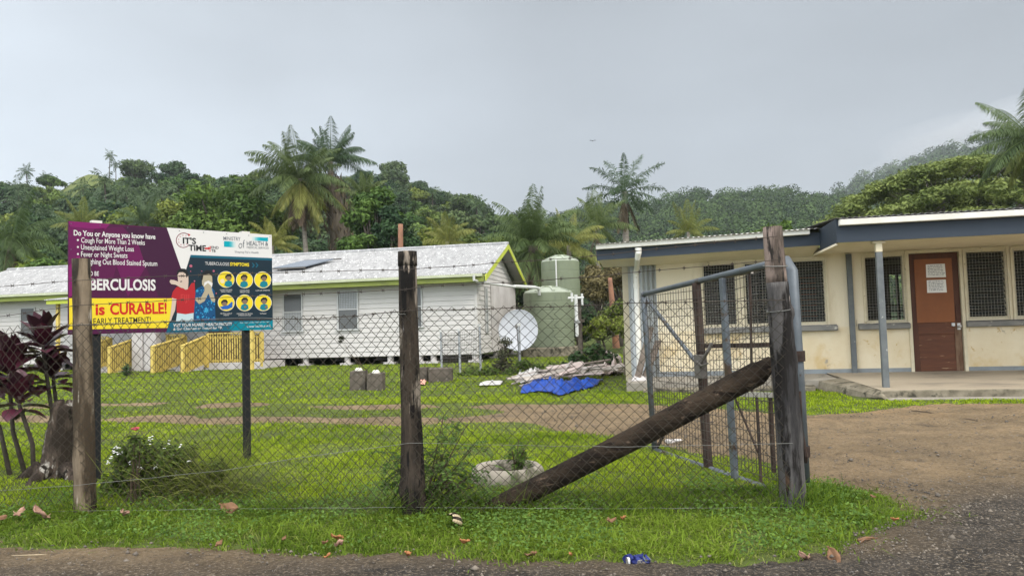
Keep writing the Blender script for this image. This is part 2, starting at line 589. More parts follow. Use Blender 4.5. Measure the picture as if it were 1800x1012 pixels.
HL = hill('hill', np.arange(-520, 1015, 15), LEFT_RIDGE, 80, 230, 6.5, MATS['hill_grass'], 0.95)
HF = hill('far_hill', np.arange(690, 2300, 20), FAR_RIDGE, 190, 430, 6.0, MATS['forest_floor'], 1.0)
HM = hill('mountain', np.arange(1380, 2300, 20), MOUNT, 460, 900, 6.0, MATS['forest_floor'], 1.0)

# ================================================================== RIGHT BUILDING
mat('cream_wall', (0.69, 0.61, 0.46), (0.64, 0.56, 0.41), scale=1.2, rough=0.85, bump=0.12, bscale=30, stretch=(1.6, 1.6, 0.4),
    spots=(((0.54, 0.46, 0.32), 1.3, 0.58, 0.14), ((0.42, 0.35, 0.25), 4.0, 0.66, 0.08), ((0.30, 0.26, 0.20), 11.0, 0.68, 0.04)))
mat('lower_wall', (0.69, 0.60, 0.43), (0.62, 0.51, 0.33), scale=1.6, rough=0.85, bump=0.15, bscale=30,
    spots=(((0.56, 0.42, 0.22), 1.8, 0.53, 0.14), ((0.48, 0.33, 0.15), 6.0, 0.62, 0.06), ((0.34, 0.30, 0.23), 4.0, 0.64, 0.06)))
mat('soffit_cream', (0.76, 0.68, 0.52), (0.70, 0.62, 0.47), scale=2, rough=0.8)
mat('trim_cream', (0.62, 0.55, 0.40), (0.55, 0.48, 0.33), scale=6, rough=0.7, spots=(((0.35, 0.28, 0.18), 9, 0.64, 0.05),))
mat('fascia_blue', (0.029, 0.040, 0.055), (0.023, 0.032, 0.045), scale=2, rough=0.55, spots=(((0.14, 0.16, 0.19), 7, 0.66, 0.08),), stretch=(0.3, 1, 1))
mat('white_gutter', (0.74, 0.72, 0.66), (0.66, 0.63, 0.56), scale=3, rough=0.5, spots=(((0.38, 0.33, 0.25), 5, 0.66, 0.1),))
mat('roof_edge', (0.10, 0.10, 0.10), (0.17, 0.16, 0.15), scale=3, rough=0.6)
mat('concrete', (0.30, 0.27, 0.22), (0.22, 0.20, 0.165), scale=2, rough=0.9, bump=0.3, bscale=25, spots=(((0.12, 0.11, 0.09), 3.2, 0.58, 0.10), ((0.42, 0.39, 0.33), 6, 0.66, 0.05)))
mat('deck_concrete', (0.33, 0.28, 0.205), (0.27, 0.225, 0.165), scale=1.3, rough=0.8, bump=0.1, bscale=30, spots=(((0.20, 0.17, 0.13), 1.4, 0.55, 0.12), ((0.16, 0.14, 0.11), 5, 0.62, 0.06),), stretch=(0.5, 1.5, 1))
mat('mossy_concrete', (0.12, 0.105, 0.075), (0.24, 0.21, 0.155), scale=5, rough=0.95, bump=0.6, bscale=14, spots=(((0.045, 0.042, 0.03), 4, 0.52, 0.08),))
mat('grey_paint', (0.095, 0.105, 0.110), (0.135, 0.145, 0.145), scale=6, rough=0.7, bump=0.1, spots=(((0.33, 0.33, 0.30), 11, 0.66, 0.04), ((0.08, 0.08, 0.08), 6, 0.66, 0.06)))
mat('skirting_grey', (0.24, 0.265, 0.275), (0.19, 0.20, 0.20), scale=3, rough=0.8, spots=(((0.11, 0.10, 0.09), 4, 0.62, 0.06),))
mat('sill_grey', (0.15, 0.15, 0.14), (0.22, 0.21, 0.19), scale=7, rough=0.85, bump=0.3, spots=(((0.42, 0.40, 0.34), 9, 0.62, 0.04),), stretch=(0.5, 1, 1))
mat('door_dark', (0.085, 0.030, 0.014), (0.060, 0.020, 0.011), scale=4, rough=0.55, stretch=(3, 3, 0.5), spots=(((0.20, 0.10, 0.05), 7, 0.66, 0.08),))
mat('door_ply', (0.235, 0.080, 0.024), (0.19, 0.062, 0.018), scale=2.4, rough=0.5, stretch=(1, 1, 0.7), spots=(((0.10, 0.045, 0.02), 1.7, 0.66, 0.08),))
mat('door_worn', (0.20, 0.13, 0.08), (0.11, 0.055, 0.03), scale=6, rough=0.7, stretch=(4, 4, 0.7))
mat('door_brown', (0.120, 0.042, 0.018), (0.085, 0.030, 0.014), scale=5, rough=0.55, stretch=(0.6, 3, 4), spots=(((0.30, 0.19, 0.11), 8, 0.64, 0.05),))
plain('louvre_glass', (0.02, 0.022, 0.02), 0.12, 0.5)
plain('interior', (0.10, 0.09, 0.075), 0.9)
plain('orange_curtain', (0.42, 0.11, 0.04), 0.9)
plain('screen_wire', (0.36, 0.34, 0.29), 0.55, 0.3)
plain('paper', (0.74, 0.73, 0.70), 0.8)
plain('ink', (0.12, 0.12, 0.15), 0.8)
plain('steel', (0.55, 0.54, 0.52), 0.35, 0.5, 0.8)
mat('pale_iron', (0.40, 0.42, 0.43), (0.52, 0.53, 0.52), scale=2, rough=0.55, stretch=(6, 6, 0.4), spots=(((0.22, 0.24, 0.26), 4, 0.6, 0.1),))
O_R = ground((1605, 653), 0.22)
RW = Plane(O_R, 12)
rb = thing('clinic_building', 'low cream building with navy blue fascia, louvre windows and a brown door', 'building', (O_R[0], O_R[1], 0), -RW.yaw)
UR = 6.0
def wall_holes(mb, u0, u1, z0, z1, holes, y0, y1, m=0):
    holes = [(h[0], h[1], max(h[2], z0), min(h[3], z1)) for h in holes if h[3] > z0 and h[2] < z1]
    us = sorted({u0, u1, *[h[0] for h in holes], *[h[1] for h in holes]})
    zs = sorted({z0, z1, *[h[2] for h in holes], *[h[3] for h in holes]})
    for a, b in zip(us, us[1:]):
        run = None
        for c, d in zip(zs, zs[1:]):
            um, zm = (a + b) / 2, (c + d) / 2
            if any(h[0] < um < h[1] and h[2] < zm < h[3] for h in holes):
                if run: mb.box((a, y0, run[0]), (b, y1, run[1]), m); run = None
            else:
                run = (run[0], d) if run else (c, d)
        if run: mb.box((a, y0, run[0]), (b, y1, run[1]), m)
WINS = [(-3.50, -2.86, 1.09, 2.27), (-2.765, -2.10, 1.09, 2.27), (-2.01, -1.335, 1.09, 2.27), (-0.72, 0.0 - 0.03, 1.085, 2.285),
        (0.905, 1.575, 1.095, 2.295), (1.64, 2.31, 1.095, 2.295), (2.90, 3.57, 1.095, 2.295), (3.64, 4.31, 1.095, 2.295)]
DOOR = (0.0, 0.845, 0.22, 2.30)
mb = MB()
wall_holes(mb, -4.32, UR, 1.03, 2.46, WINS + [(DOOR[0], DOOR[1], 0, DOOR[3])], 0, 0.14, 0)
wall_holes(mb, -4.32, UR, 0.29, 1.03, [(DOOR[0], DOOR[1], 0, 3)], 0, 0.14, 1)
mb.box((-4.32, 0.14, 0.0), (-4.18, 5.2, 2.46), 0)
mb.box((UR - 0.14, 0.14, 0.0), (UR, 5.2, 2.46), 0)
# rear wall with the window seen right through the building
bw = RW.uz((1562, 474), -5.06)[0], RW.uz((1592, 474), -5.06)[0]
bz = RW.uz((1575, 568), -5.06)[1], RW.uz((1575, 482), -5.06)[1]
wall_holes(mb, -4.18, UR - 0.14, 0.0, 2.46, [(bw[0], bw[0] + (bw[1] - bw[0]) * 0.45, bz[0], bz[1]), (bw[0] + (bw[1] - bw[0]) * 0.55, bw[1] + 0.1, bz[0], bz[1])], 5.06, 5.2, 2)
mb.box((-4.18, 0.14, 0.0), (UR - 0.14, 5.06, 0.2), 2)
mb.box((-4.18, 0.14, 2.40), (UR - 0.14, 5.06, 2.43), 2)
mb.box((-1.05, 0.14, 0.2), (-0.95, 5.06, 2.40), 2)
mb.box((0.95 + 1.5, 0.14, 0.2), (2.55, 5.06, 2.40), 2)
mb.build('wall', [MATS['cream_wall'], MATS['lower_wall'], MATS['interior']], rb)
mb = MB()
mb.box((-4.32, -0.012, 0.10), (-0.03, 0.0 - 0.0005, 0.29)); mb.box((0.87, -0.012, 0.10), (UR, -0.0005, 0.29))
mb.build('skirting', MATS['skirting_grey'], rb)
# windows
for i, (a, b, c, d) in enumerate(WINS):
    fr = MB()
    e = 0.045
    for p, q in (((a, 0.005, c), (a + e, 0.11, d)), ((b - e, 0.005, c), (b, 0.11, d)), ((a + e, 0.005, d - e), (b - e, 0.11, d)), ((a + e, 0.005, c), (b - e, 0.11, c + e))):
        fr.box(p, q)
    for x in (a - 0.02, b - 0.012):
        fr.box((x, -0.022, c - 0.05), (x + 0.032, 0.004, d + 0.01))
    fr.box((a + 0.012, -0.022, d - 0.005), (b - 0.012, 0.004, d + 0.03))
    f = fr.build('window', MATS['trim_cream'], rb)
    lv = MB()
    nb = 11
    for k in range(nb):
        if i == 3 and 2 < k < 9:
            continue
        if i == 3 and k == 9:
            lv.build('louvres', MATS['louvre_glass'], f)
            lv = MB()
        z = c + e + (d - c - 2 * e) * (k + 0.5) / nb
        t = 0.9 if i != 3 else 0.2
        hy, hz = 0.05 * math.cos(t), 0.055 * math.sin(t)
        lv.hexa([(a + e, 0.06 - hy, z - hz), (b - e, 0.06 - hy, z - hz), (b - e, 0.064 - hy, z - hz), (a + e, 0.064 - hy, z - hz),
                 (a + e, 0.06 + hy, z + hz), (b - e, 0.06 + hy, z + hz), (b - e, 0.064 + hy, z + hz), (a + e, 0.064 + hy, z + hz)])
    lv.build('louvres', MATS['louvre_glass'], f)
    sc = MB()
    for x in np.arange(a + 0.03, b - 0.01, 0.05):
        sc.box((x - 0.0014, -0.012, c + 0.01), (x + 0.0014, -0.0092, d - 0.02))
    for z in np.arange(c + 0.03, d - 0.02, 0.05):
        sc.box((a + 0.012, -0.0155, z - 0.0014), (b - 0.012, -0.0125, z + 0.0014))
    sc.build('screen', MATS['screen_wire'], f)
for a, b in ((-3.52, -1.20), (-0.85, -0.02), (0.868, 2.42), (2.85, 4.4)):
    mb = MB()
    mb.hexa([(a, -0.10, 0.975), (b, -0.10, 0.975), (b, -0.0, 0.965), (a, 0.0, 0.965), (a, -0.10, 1.055), (b, -0.10, 1.055), (b, 0, 1.082), (a, 0, 1.082)])
    mb.build('window_sill', MATS['sill_grey'], rb, bevel=0.008)
mb = MB(); mb.box((-1.72, 0.35, 1.0), (-1.45, 0.38, 2.0)); mb.build('curtain', MATS['orange_curtain'], rb)
# door
mb = MB()
for a, b in ((-0.028, 0.024), (0.822, 0.872)):
    mb.box((a, -0.03, 0.2), (b, 0.10, 2.33))
mb.box((0.024, -0.03, 2.275), (0.822, 0.10, 2.33))
mb.build('door_frame', MATS['trim_cream'], rb)
dm = MB()
a, b, c, d = 0.03, 0.816, 0.222, 2.268
dm.box((a, 0.02, c), (a + 0.10, 0.055, d), 0); dm.box((b - 0.115, 0.02, 1.05), (b, 0.055, d), 0); dm.box((b - 0.115, 0.02, c), (b, 0.055, 1.05), 1)
dm.box((a + 0.10, 0.02, d - 0.10), (b - 0.115, 0.055, d), 0)
dm.box((a + 0.10, 0.02, 0.86), (b - 0.115, 0.055, 1.06), 2); dm.box((a + 0.10, 0.02, c), (b - 0.115, 0.055, 0.42), 2)
door = dm.build('door', [MATS['door_dark'], MATS['door_worn'], MATS['door_brown']], rb, bevel=0.004)
mb = MB(); mb.box((a + 0.085, 0.008, 1.063), (b - 0.10, 0.0195, 2.17)); mb.build('upper_panel', MATS['door_ply'], door)
mb = MB(); mb.box((a + 0.10, 0.034, 0.42), (b - 0.115, 0.05, 0.86)); mb.build('lower_panel', MATS['door_brown'], door)
mb = MB()
mb.tube([(0.77, 0.02, 0.985), (0.77, -0.035, 0.985)], 0.012, 10); mb.lathe((0.77, -0.05, 0.955), [(0.0, 0.0), (0.022, 0.008), (0.03, 0.03), (0.022, 0.052), (0.0, 0.06)], 14)
mb.box((0.745, 0.005, 0.93), (0.795, 0.0195, 1.04))
mb.build('door_handle', MATS['steel'], door, smooth=False)
mb = MB(); mb.box((0.655, -0.004, 0.995), (0.705, 0.0195, 1.045)); mb.box((0.675, -0.012, 0.99), (0.69, -0.005, 1.03)); mb.box((0.735, 0.004, 1.10), (0.765, 0.0195, 1.36), 1); mb.build('padlock_hasp', [MATS['steel'], MATS['door_dark']], door)
# fascia, gutters, soffit, roof
ZF = 2.33
A0 = np.array([-5.34, -0.8, 2.352]); A1 = np.array([-1.56, -0.8, 2.43])
mb = MB()
mb.hexa([A0, A1, A1 + (0, 0.03, 0), A0 + (0, 0.03, 0), A0 + (0, 0, 0.22), A1 + (0, 0, 0.22), A1 + (0, 0.03, 0.22), A0 + (0, 0.03, 0.22)])
mb.box((-1.56, -2.1, 2.335), (-1.53, -0.77, 2.70)); mb.box((-1.53, -2.1, 2.335), (UR, -2.07, 2.66))
mb.hexa([(-5.34, -0.77, 2.352), (-5.31, -0.77, 2.352), (-5.31, 5.3, 2.8), (-5.34, 5.3, 2.8), (-5.34, -0.77, 2.57), (-5.31, -0.77, 2.57), (-5.31, 5.3, 3.02), (-5.34, 5.3, 3.02)])
mb.build('fascia', MATS['fascia_blue'], rb)
mb = MB()
g0, g1 = A0 + (0, 0, 0.185), A1 + (-0.17, 0, 0.185)
mb.hexa([g0 + (0, -0.10, 0), g1 + (0, -0.10, 0), g1 + (0, -0.002, 0), g0 + (0, -0.002, 0), g0 + (0, -0.11, 0.095), g1 + (0, -0.11, 0.095), g1 + (0, -0.002, 0.095), g0 + (0, -0.002, 0.095)])
mb.build('gutter', MATS['white_gutter'], rb, bevel=0.008)
mb = MB()
mb.hexa([(-1.53, -2.20, 2.585), (UR, -2.20, 2.585), (UR, -2.102, 2.585), (-1.53, -2.102, 2.585), (-1.53, -2.21, 2.675), (UR, -2.21, 2.675), (UR, -2.102, 2.675), (-1.53, -2.102, 2.675)])
mb.build('gutter', MATS['white_gutter'], rb, bevel=0.008)
mb = MB()
mb.box((-1.53, -2.07, 2.34), (UR, -0.001, 2.355))
mb.hexa([(-5.3, -0.77, 2.352), (-1.56, -0.77, 2.43), (-1.56, -0.001, 2.305), (-5.3, -0.001, 2.275), (-5.3, -0.77, 2.362), (-1.56, -0.77, 2.44), (-1.56, -0.001, 2.315), (-5.3, -0.001, 2.285)])
mb.hexa([(-1.5595, -2.0, 2.30), (-1.531, -2.0, 2.30), (-1.531, -0.001, 2.30), (-1.5595, -0.001, 2.30), (-1.5595, -2.0, 2.3345), (-1.531, -2.0, 2.3345), (-1.531, -0.001, 2.3345), (-1.5595, -0.001, 2.3345)])
mb.build('soffit', MATS['soffit_cream'], rb)
def corrugated(mb, P0, U, Wv, nu, pitch, amp, thick, m=0, sub=4):
    """sheet from P0: waves along U, running along Wv"""
    P0, U, Wv = (np.array(v, float) for v in (P0, U, Wv))
    Lu = np.linalg.norm(U)
    nn = unit(np.cross(U, Wv))
    k = int(Lu / pitch * sub)
    vs = []
    for i in range(k + 1):
        h = amp * math.cos(2 * PI * i / sub)
        p = P0 + U * (i / k) + nn * h
        vs += [p, p + Wv, p - nn * thick, p + Wv - nn * thick]
    fs = []
    for i in range(k):
        a, b = 4 * i, 4 * i + 4
        fs += [(a, b, b + 1, a + 1), (a + 2, a + 3, b + 3, b + 2), (a, a + 2, b + 2, b), (a + 1, b + 1, b + 3, a + 3)]
    fs += [(0, 1, 3, 2), (4 * k, 4 * k + 2, 4 * k + 3, 4 * k + 1)]
    return mb.add(vs, fs, m)
mb = MB()
corrugated(mb, (-5.40, -0.95, 2.628), (3.83, 0, 0.075), (0, 6.4, 0.52), 0, 0.09, 0.009, 0.006)
corrugated(mb, (-1.57, -2.22, 2.695), (UR + 1.72, 0, 0.0), (0, 7.7, 0.52), 0, 0.09, 0.009, 0.006)
mb.build('roof', MATS['roof_edge'], rb)
# posts, downpipe, iron side sheet
mb = MB(); mb.box((-0.995, -0.075, 0.19), (-0.91, -0.001, 2.315)); mb.build('wall_post', MATS['grey_paint'], rb, bevel=0.006)
for uu in (-0.955, 2.6, 5.4):
    mb = MB(); mb.box((uu - 0.045, -2.03, 0.10), (uu + 0.045, -1.94, 2.17)); mb.box((uu - 0.047, -2.032, 2.17), (uu + 0.047, -1.938, 2.338), 1); mb.box((uu - 0.09, -2.05, 2.30), (uu + 0.09, -1.92, 2.338), 1)
    mb.build('veranda_post', [MATS['grey_paint'], MATS['trim_cream']], rb, bevel=0.006)
dpu = RW.uz((1121, 560), 0.1)[0]
mb = MB()
gt = RW.uz((1122, 440), 0.85)[0]
mb.tube([(gt, -0.85, 2.53), (gt, -0.85, 2.44), (gt - 0.02, -0.8, 2.36), (dpu + 0.03, -0.3, 2.22), (dpu, -0.16, 2.14), (dpu, -0.15, 2.0), (dpu, -0.15, 0.22)], [0.06, 0.055, 0.05, 0.05, 0.05, 0.05, 0.05], 12)
mb.tube([(dpu, -0.15, 1.86), (dpu, -0.15, 1.94)], 0.058, 12)
mb.build('downpipe', MATS['white_gutter'], rb, smooth=False)
mb = MB(); corrugated(mb, (-4.86, 0.35, 0.12), (0.54, 0, 0), (0, 0, 2.3), 0, 0.09, 0.016, 0.006); mb.build('side_sheet', MATS['pale_iron'], rb)
mb = MB(); mb.box((-5.05, 1.6, 0.0), (-4.93, 1.72, 2.5)); mb.build('rear_post', MATS['trim_cream'], rb)
# veranda floor and its edges
dk = MB()
dk.hexa([(-1.25, -2.35, -0.1), (UR, -2.35, -0.1), (UR, 0, -0.1), (-1.25, 0, -0.1), (-1.10, -2.35, 0.115), (UR, -2.35, 0.115), (UR, 0, 0.222), (-1.42, 0, 0.222)], 0)
dk.build('veranda_floor', MATS['deck_concrete'], rb)
mb = MB(); mb.hexa([(-1.16, -2.385, -0.1), (UR, -2.385, -0.1), (UR, -2.352, -0.1), (-1.16, -2.352, -0.1), (-1.13, -2.375, 0.105), (UR, -2.375, 0.105), (UR, -2.352, 0.118), (-1.10, -2.352, 0.118)])
mb.build('veranda_edge', MATS['mossy_concrete'], rb)
mb = MB(); mb.box((-1.1, -2.62, -0.1), (UR, -2.387, 0.018)); mb.build('apron', MATS['concrete'], rb, bevel=0.01)
mb = MB(); mb.hexa([(-1.75, -0.9, -0.1), (-1.0, -2.65, -0.1), (-1.10, -2.40, -0.1), (-1.30, -0.75, -0.1), (-1.70, -0.85, 0.15), (-1.16, -2.55, 0.035), (-1.12, -2.37, 0.113), (-1.32, -0.75, 0.19)])
mb.build('kerb', MATS['mossy_concrete'], rb, bevel=0.012)
mb = MB()
mb.hexa([(-4.9, -0.75, -0.1), (-1.36, -0.75, -0.1), (-1.42, 0, -0.1), (-4.9, 0, -0.1), (-4.9, -0.75, 0.15), (-1.36, -0.75, 0.17), (-1.44, 0, 0.215), (-4.9, 0, 0.195)])
mb.build('path_slab', MATS['concrete'], rb, bevel=0.012)
mb = MB(); mb.hexa([(-4.6, -1.10, -0.1), (-1.80, -1.10, -0.1), (-1.75, -0.76, -0.1), (-4.6, -0.76, -0.1), (-4.6, -1.10, 0.055), (-1.80, -1.10, 0.075), (-1.75, -0.76, 0.08), (-4.6, -0.76, 0.06)])
mb.build('apron', MATS['mossy_concrete'], rb, bevel=0.012)
# two hand-written notices on the door
def on_rb(u, y, z):
    return Vector((O_R[0], O_R[1], 0)) + Vector(RW.u) * u + Vector(RW.n) * y + Vector((0, 0, z))
for (z0, z1, lab) in ((1.845, 2.075, 'upper of two white hand-written paper notices taped to the brown door'), (1.58, 1.80, 'lower of two white hand-written paper notices taped to the brown door')):
    p = thing('paper_notice', lab, 'notice', on_rb(0.30, 0.006, z0), -RW.yaw, 'notices on the door')
    mb = MB(); mb.hexa([(0, -0.0012, 0), (0.31, -0.004, -0.004), (0.31, -0.003, -0.004), (0, 0, 0), (0.004, -0.002, z1 - z0), (0.305, -0.0012, z1 - z0), (0.305, 0, z1 - z0), (0.004, 0, z1 - z0)])
    mb.build('sheet', MATS['paper'], p)
    tl = MB()
    rr = random.Random(int(z0 * 100))
    for k in range(7):
        z = (z1 - z0) * (0.88 - 0.115 * k)
        x = 0.03
        while x < 0.26:
            wd = rr.uniform(0.015, 0.05)
            tl.box((x, -0.0052, z - 0.004), (x + wd, -0.0045, z + rr.uniform(0.001, 0.006)))
            x += wd + 0.012
    tl.build('handwriting', MATS['ink'], p)

# ================================================================== WHITE HOUSE
mat('weatherboard', (0.53, 0.505, 0.48), (0.46, 0.435, 0.41), scale=0.7, rough=0.7, spots=(((0.33, 0.32, 0.31), 2.5, 0.64, 0.12),), stretch=(0.5, 1, 2))
mat('white_plaster', (0.52, 0.49, 0.47), (0.42, 0.39, 0.37), scale=1.5, rough=0.85, spots=(((0.36, 0.33, 0.30), 2.2, 0.62, 0.12),))
mat('white_roof', (0.34, 0.34, 0.34), (0.24, 0.24, 0.24), scale=2.4, rough=0.7, bump=0.5, bscale=9, stretch=(1.6, 0.8, 0.8), spots=(((0.19, 0.19, 0.187), 5.5, 0.56, 0.1), ((0.55, 0.55, 0.54), 7, 0.58, 0.06)), detail=9)
mat('lime_paint', (0.47, 0.52, 0.060), (0.40, 0.45, 0.055), scale=3, rough=0.55)
mat('lime_worn_shaded', (0.24, 0.275, 0.055), (0.19, 0.215, 0.05), scale=3, rough=0.6, spots=(((0.12, 0.125, 0.05), 3, 0.58, 0.12),), stretch=(0.4, 1, 1))  # weathered lime trim, with the front's shade also put into the colour
mat('lime_gutter', (0.44, 0.46, 0.32), (0.36, 0.38, 0.24), scale=3, rough=0.5)
mat('soffit_grey', (0.42, 0.41, 0.41), (0.36, 0.35, 0.35), scale=2, rough=0.8)
mat('yellow_paint', (0.58, 0.44, 0.12), (0.50, 0.37, 0.09), scale=4, rough=0.6, spots=(((0.34, 0.24, 0.07), 4, 0.62, 0.1),))
plain('dim_glass', (0.10, 0.105, 0.105), 0.15, 0.5)
plain('pale_glass', (0.34, 0.35, 0.35), 0.25, 0.5)
plain('grey_frame', (0.42, 0.42, 0.41), 0.6)
plain('dark_frame', (0.10, 0.09, 0.08), 0.6)
mat('door_and_gap_brown', (0.10, 0.06, 0.04), None, 3, 0.7)
O_H = at((840, 621), 25)
HW = Plane(O_H, 11.5)
hb = thing('weatherboard_house', 'long low white weatherboard house on stumps with pale corrugated roof and lime green trim', 'house', (O_H[0], O_H[1], 0), -HW.yaw)
UL = -21.5
GH = 0.10
mb = MB()
ZB, ZT, DEP, RDG, PB = 0.34, 2.86, 6.4, 4.27, 0.165
def siding(mb, axis, a0, a1, z0, z1f, sgn):
    """lapped boards; axis 0: front face along u at y=0; axis 1: gable face along y at u=0"""
    z = z0
    while z < z1f(None) - 1e-3:
        zt = min(z + PB, z1f(None))
        lo, hi = a0, a1
        if axis == 1 and zt > ZT:
            f0 = (z - ZT) / (RDG - ZT)
            f1 = (zt - ZT) / (RDG - ZT)
            h = DEP / 2 + 0.02
            q = [(a0 + max(f0, 0) * h, a1 - max(f0, 0) * h), (a0 + min(f1, 0.995) * h, a1 - min(f1, 0.995) * h)]
        else:
            q = [(lo, hi), (lo, hi)]
        t0, t1 = 0.028, 0.006
        if axis == 0:
            mb.hexa([(q[0][0], -t0, z), (q[0][1], -t0, z), (q[0][1], 0.05, z), (q[0][0], 0.05, z), (q[1][0], -t1, zt), (q[1][1], -t1, zt), (q[1][1], 0.05, zt), (q[1][0], 0.05, zt)])
        else:
            mb.hexa([(t0, q[0][0], z), (t0, q[0][1], z), (-0.05, q[0][1], z), (-0.05, q[0][0], z), (t1, q[1][0], zt), (t1, q[1][1], zt), (-0.05, q[1][1], zt), (-0.05, q[1][0], zt)])
        z = zt
siding(mb, 0, UL, -0.05, ZB, lambda _: ZT, 1)
siding(mb, 1, 0.05, DEP, ZB, lambda _: RDG, 1)
mb.box((-0.06, -0.034, ZB - 0.02), (0.034, 0.055, ZT))                  # corner board
mb.box((UL, 0.05, ZB - 0.02), (-0.05, DEP, ZB + 0.1)); mb.box((UL, DEP - 0.06, ZB), (-0.05, DEP, ZT)); mb.box((UL, 0.05, ZB), (UL + 0.05, DEP, ZT))
mb.box((0.036, 0.04, 2.0), (0.06, 0.10, 2.5))
mb.build('wall', MATS['weatherboard'], hb)
mb = MB(); mb.box((0.030, 2.0, ZB), (0.055, 3.2, 2.85)); mb.box((0.030, 3.2, ZB), (0.060, 6.42, ZT)); mb.build('end_panel', MATS['white_plaster'], hb)
EF, RY, RZ, ER, EZ = -0.5, DEP / 2, 4.35, DEP + 0.5, 3.00
mb = MB()
for y0, y1 in ((EF, RY), (ER, RY)):
    a = np.array([UL - 0.4, y0, EZ]); b = np.array([0, y1 - y0, RZ - EZ])
    if y0 == EF: corrugated(mb, a, (-UL + 0.9, 0, 0), b, 0, 0.085, 0.012, 0.014)
    else: corrugated(mb, a + (-UL + 0.9, 0, 0), (UL - 0.9, 0, 0), b, 0, 0.085, 0.012, 0.014)
mb.tube([(UL - 0.4, RY, RZ + 0.005), (0.5, RY, RZ + 0.005)], 0.07, 8)
mb.build('roof', MATS['white_roof'], hb)
mb = MB()
mb.box((UL - 0.35, EF - 0.11, EZ - 0.11), (0.36, EF + 0.005, EZ - 0.02)); mb.build('gutter', MATS['lime_gutter'], hb, bevel=0.01)
mb = MB(); mb.box((UL - 0.35, EF + 0.02, EZ - 0.27), (0.42, EF + 0.05, EZ - 0.035)); mb.box((UL - 0.35, EF - 0.02, EZ - 0.27), (0.42, EF + 0.0195, EZ - 0.112)); mb.build('fascia', MATS['lime_worn_shaded'], hb)
mb = MB()
for ya, yb, za, zb in ((EF - 0.08, RY, EZ - 0.06, RZ), (ER + 0.08, RY, EZ - 0.06, RZ)):
    mb.hexa([(0.46, ya, za - 0.20), (0.50, ya, za - 0.20), (0.50, yb, zb - 0.20), (0.46, yb, zb - 0.20), (0.46, ya, za - 0.005), (0.50, ya, za - 0.005), (0.50, yb, zb - 0.005), (0.46, yb, zb - 0.005)])
mb.build('barge_board', MATS['lime_paint'], hb)
mb = MB(); mb.box((UL - 0.3, EF + 0.05, EZ - 0.20), (0.0, 0.0, EZ - 0.185))
for ya, yb, za, zb in ((EF + 0.02, RY - 0.01, EZ - 0.04, RZ - 0.03), (ER - 0.02, RY + 0.01, EZ - 0.04, RZ - 0.03)):
    mb.hexa([(0.035, ya, za - 0.02), (0.458, ya, za - 0.02), (0.458, yb, zb - 0.02), (0.035, yb, zb - 0.02), (0.035, ya, za - 0.005), (0.458, ya, za - 0.005), (0.458, yb, zb - 0.005), (0.035, yb, zb - 0.005)])
mb.build('soffit', MATS['soffit_grey'], hb)
for uu in (-19.5, -17.9, -16.3, -14.2, -7.85, -6.28, -4.71, -3.13, -2.06, -1.58, -0.12):
    for y in (0.12, 3.2, 6.1):
        if y > 0.5 and uu < -8: continue
        mb = MB(); mb.tube([(uu, y, -0.05), (uu, y, ZB - 0.02)], 0.11, 10); mb.box((uu - 0.2, y - 0.2, -0.05), (uu + 0.2, y + 0.2, GH + 0.03)); mb.build('stump', MATS['white_plaster'], hb)
def house_window(u0, u1, z0, z1, kind):
    fr = MB()
    e = 0.045
    for p, q in (((u0, -0.06, z0), (u0 + e, 0, z1)), ((u1 - e, -0.06, z0), (u1, 0, z1)), ((u0 + e, -0.06, z1 - e), (u1 - e, 0, z1)), ((u0 - 0.05, -0.09, z0 - 0.05), (u1 + 0.05, 0, z0)), ((u0 + e, -0.055, (z0 + z1) / 2 - 0.02), (u1 - e, 0, (z0 + z1) / 2 + 0.02))):
        fr.box(p, q)
    f = fr.build('window', MATS['grey_frame'], hb)
    zm = (z0 + z1) / 2
    p = MB(); p.box((u0 + e, -0.036, z0), (u1 - e, -0.03, zm - 0.02), 1 if kind == 0 else 0); p.box((u0 + e, -0.036, zm + 0.02), (u1 - e, -0.03, z1 - e), 1 if kind == 1 else 0)
    p.build('pane', [MATS['dim_glass'], MATS['pale_glass']], f)
    sc = MB()
    for x in np.arange(u0 + 0.07, u1 - 0.04, 0.06): sc.box((x - 0.003, -0.052, z0), (x + 0.003, -0.047, z1 - e))
    for z in np.arange(z0 + 0.06, z1 - 0.04, 0.06): sc.box((u0 + e, -0.0565, z - 0.003), (u1 - e, -0.0525, z + 0.003))
    sc.build('screen', MATS['dark_frame'], f)
house_window(-7.05, -6.30, 1.30, 2.62, 0)
house_window(-4.99, -4.21, 1.30, 2.66, 1)
house_window(-2.68, -1.89, 1.32, 2.67, 2)
house_window(-18.02, -17.35, 1.40, 2.50, 2)
mb = MB(); mb.box((0.03, 1.05, 1.0), (0.075, 1.35, 2.62)); f = mb.build('end_window', MATS['grey_frame'], hb)
mb = MB(); mb.box((0.076, 1.10, 1.05), (0.08, 1.30, 2.57)); mb.build('pane', MATS['pale_glass'], f)
# rain pipe from the gutter to the water tank
plain('pvc', (0.50, 0.50, 0.48), 0.5)
pA = lambda p, Y: at(p, Y)
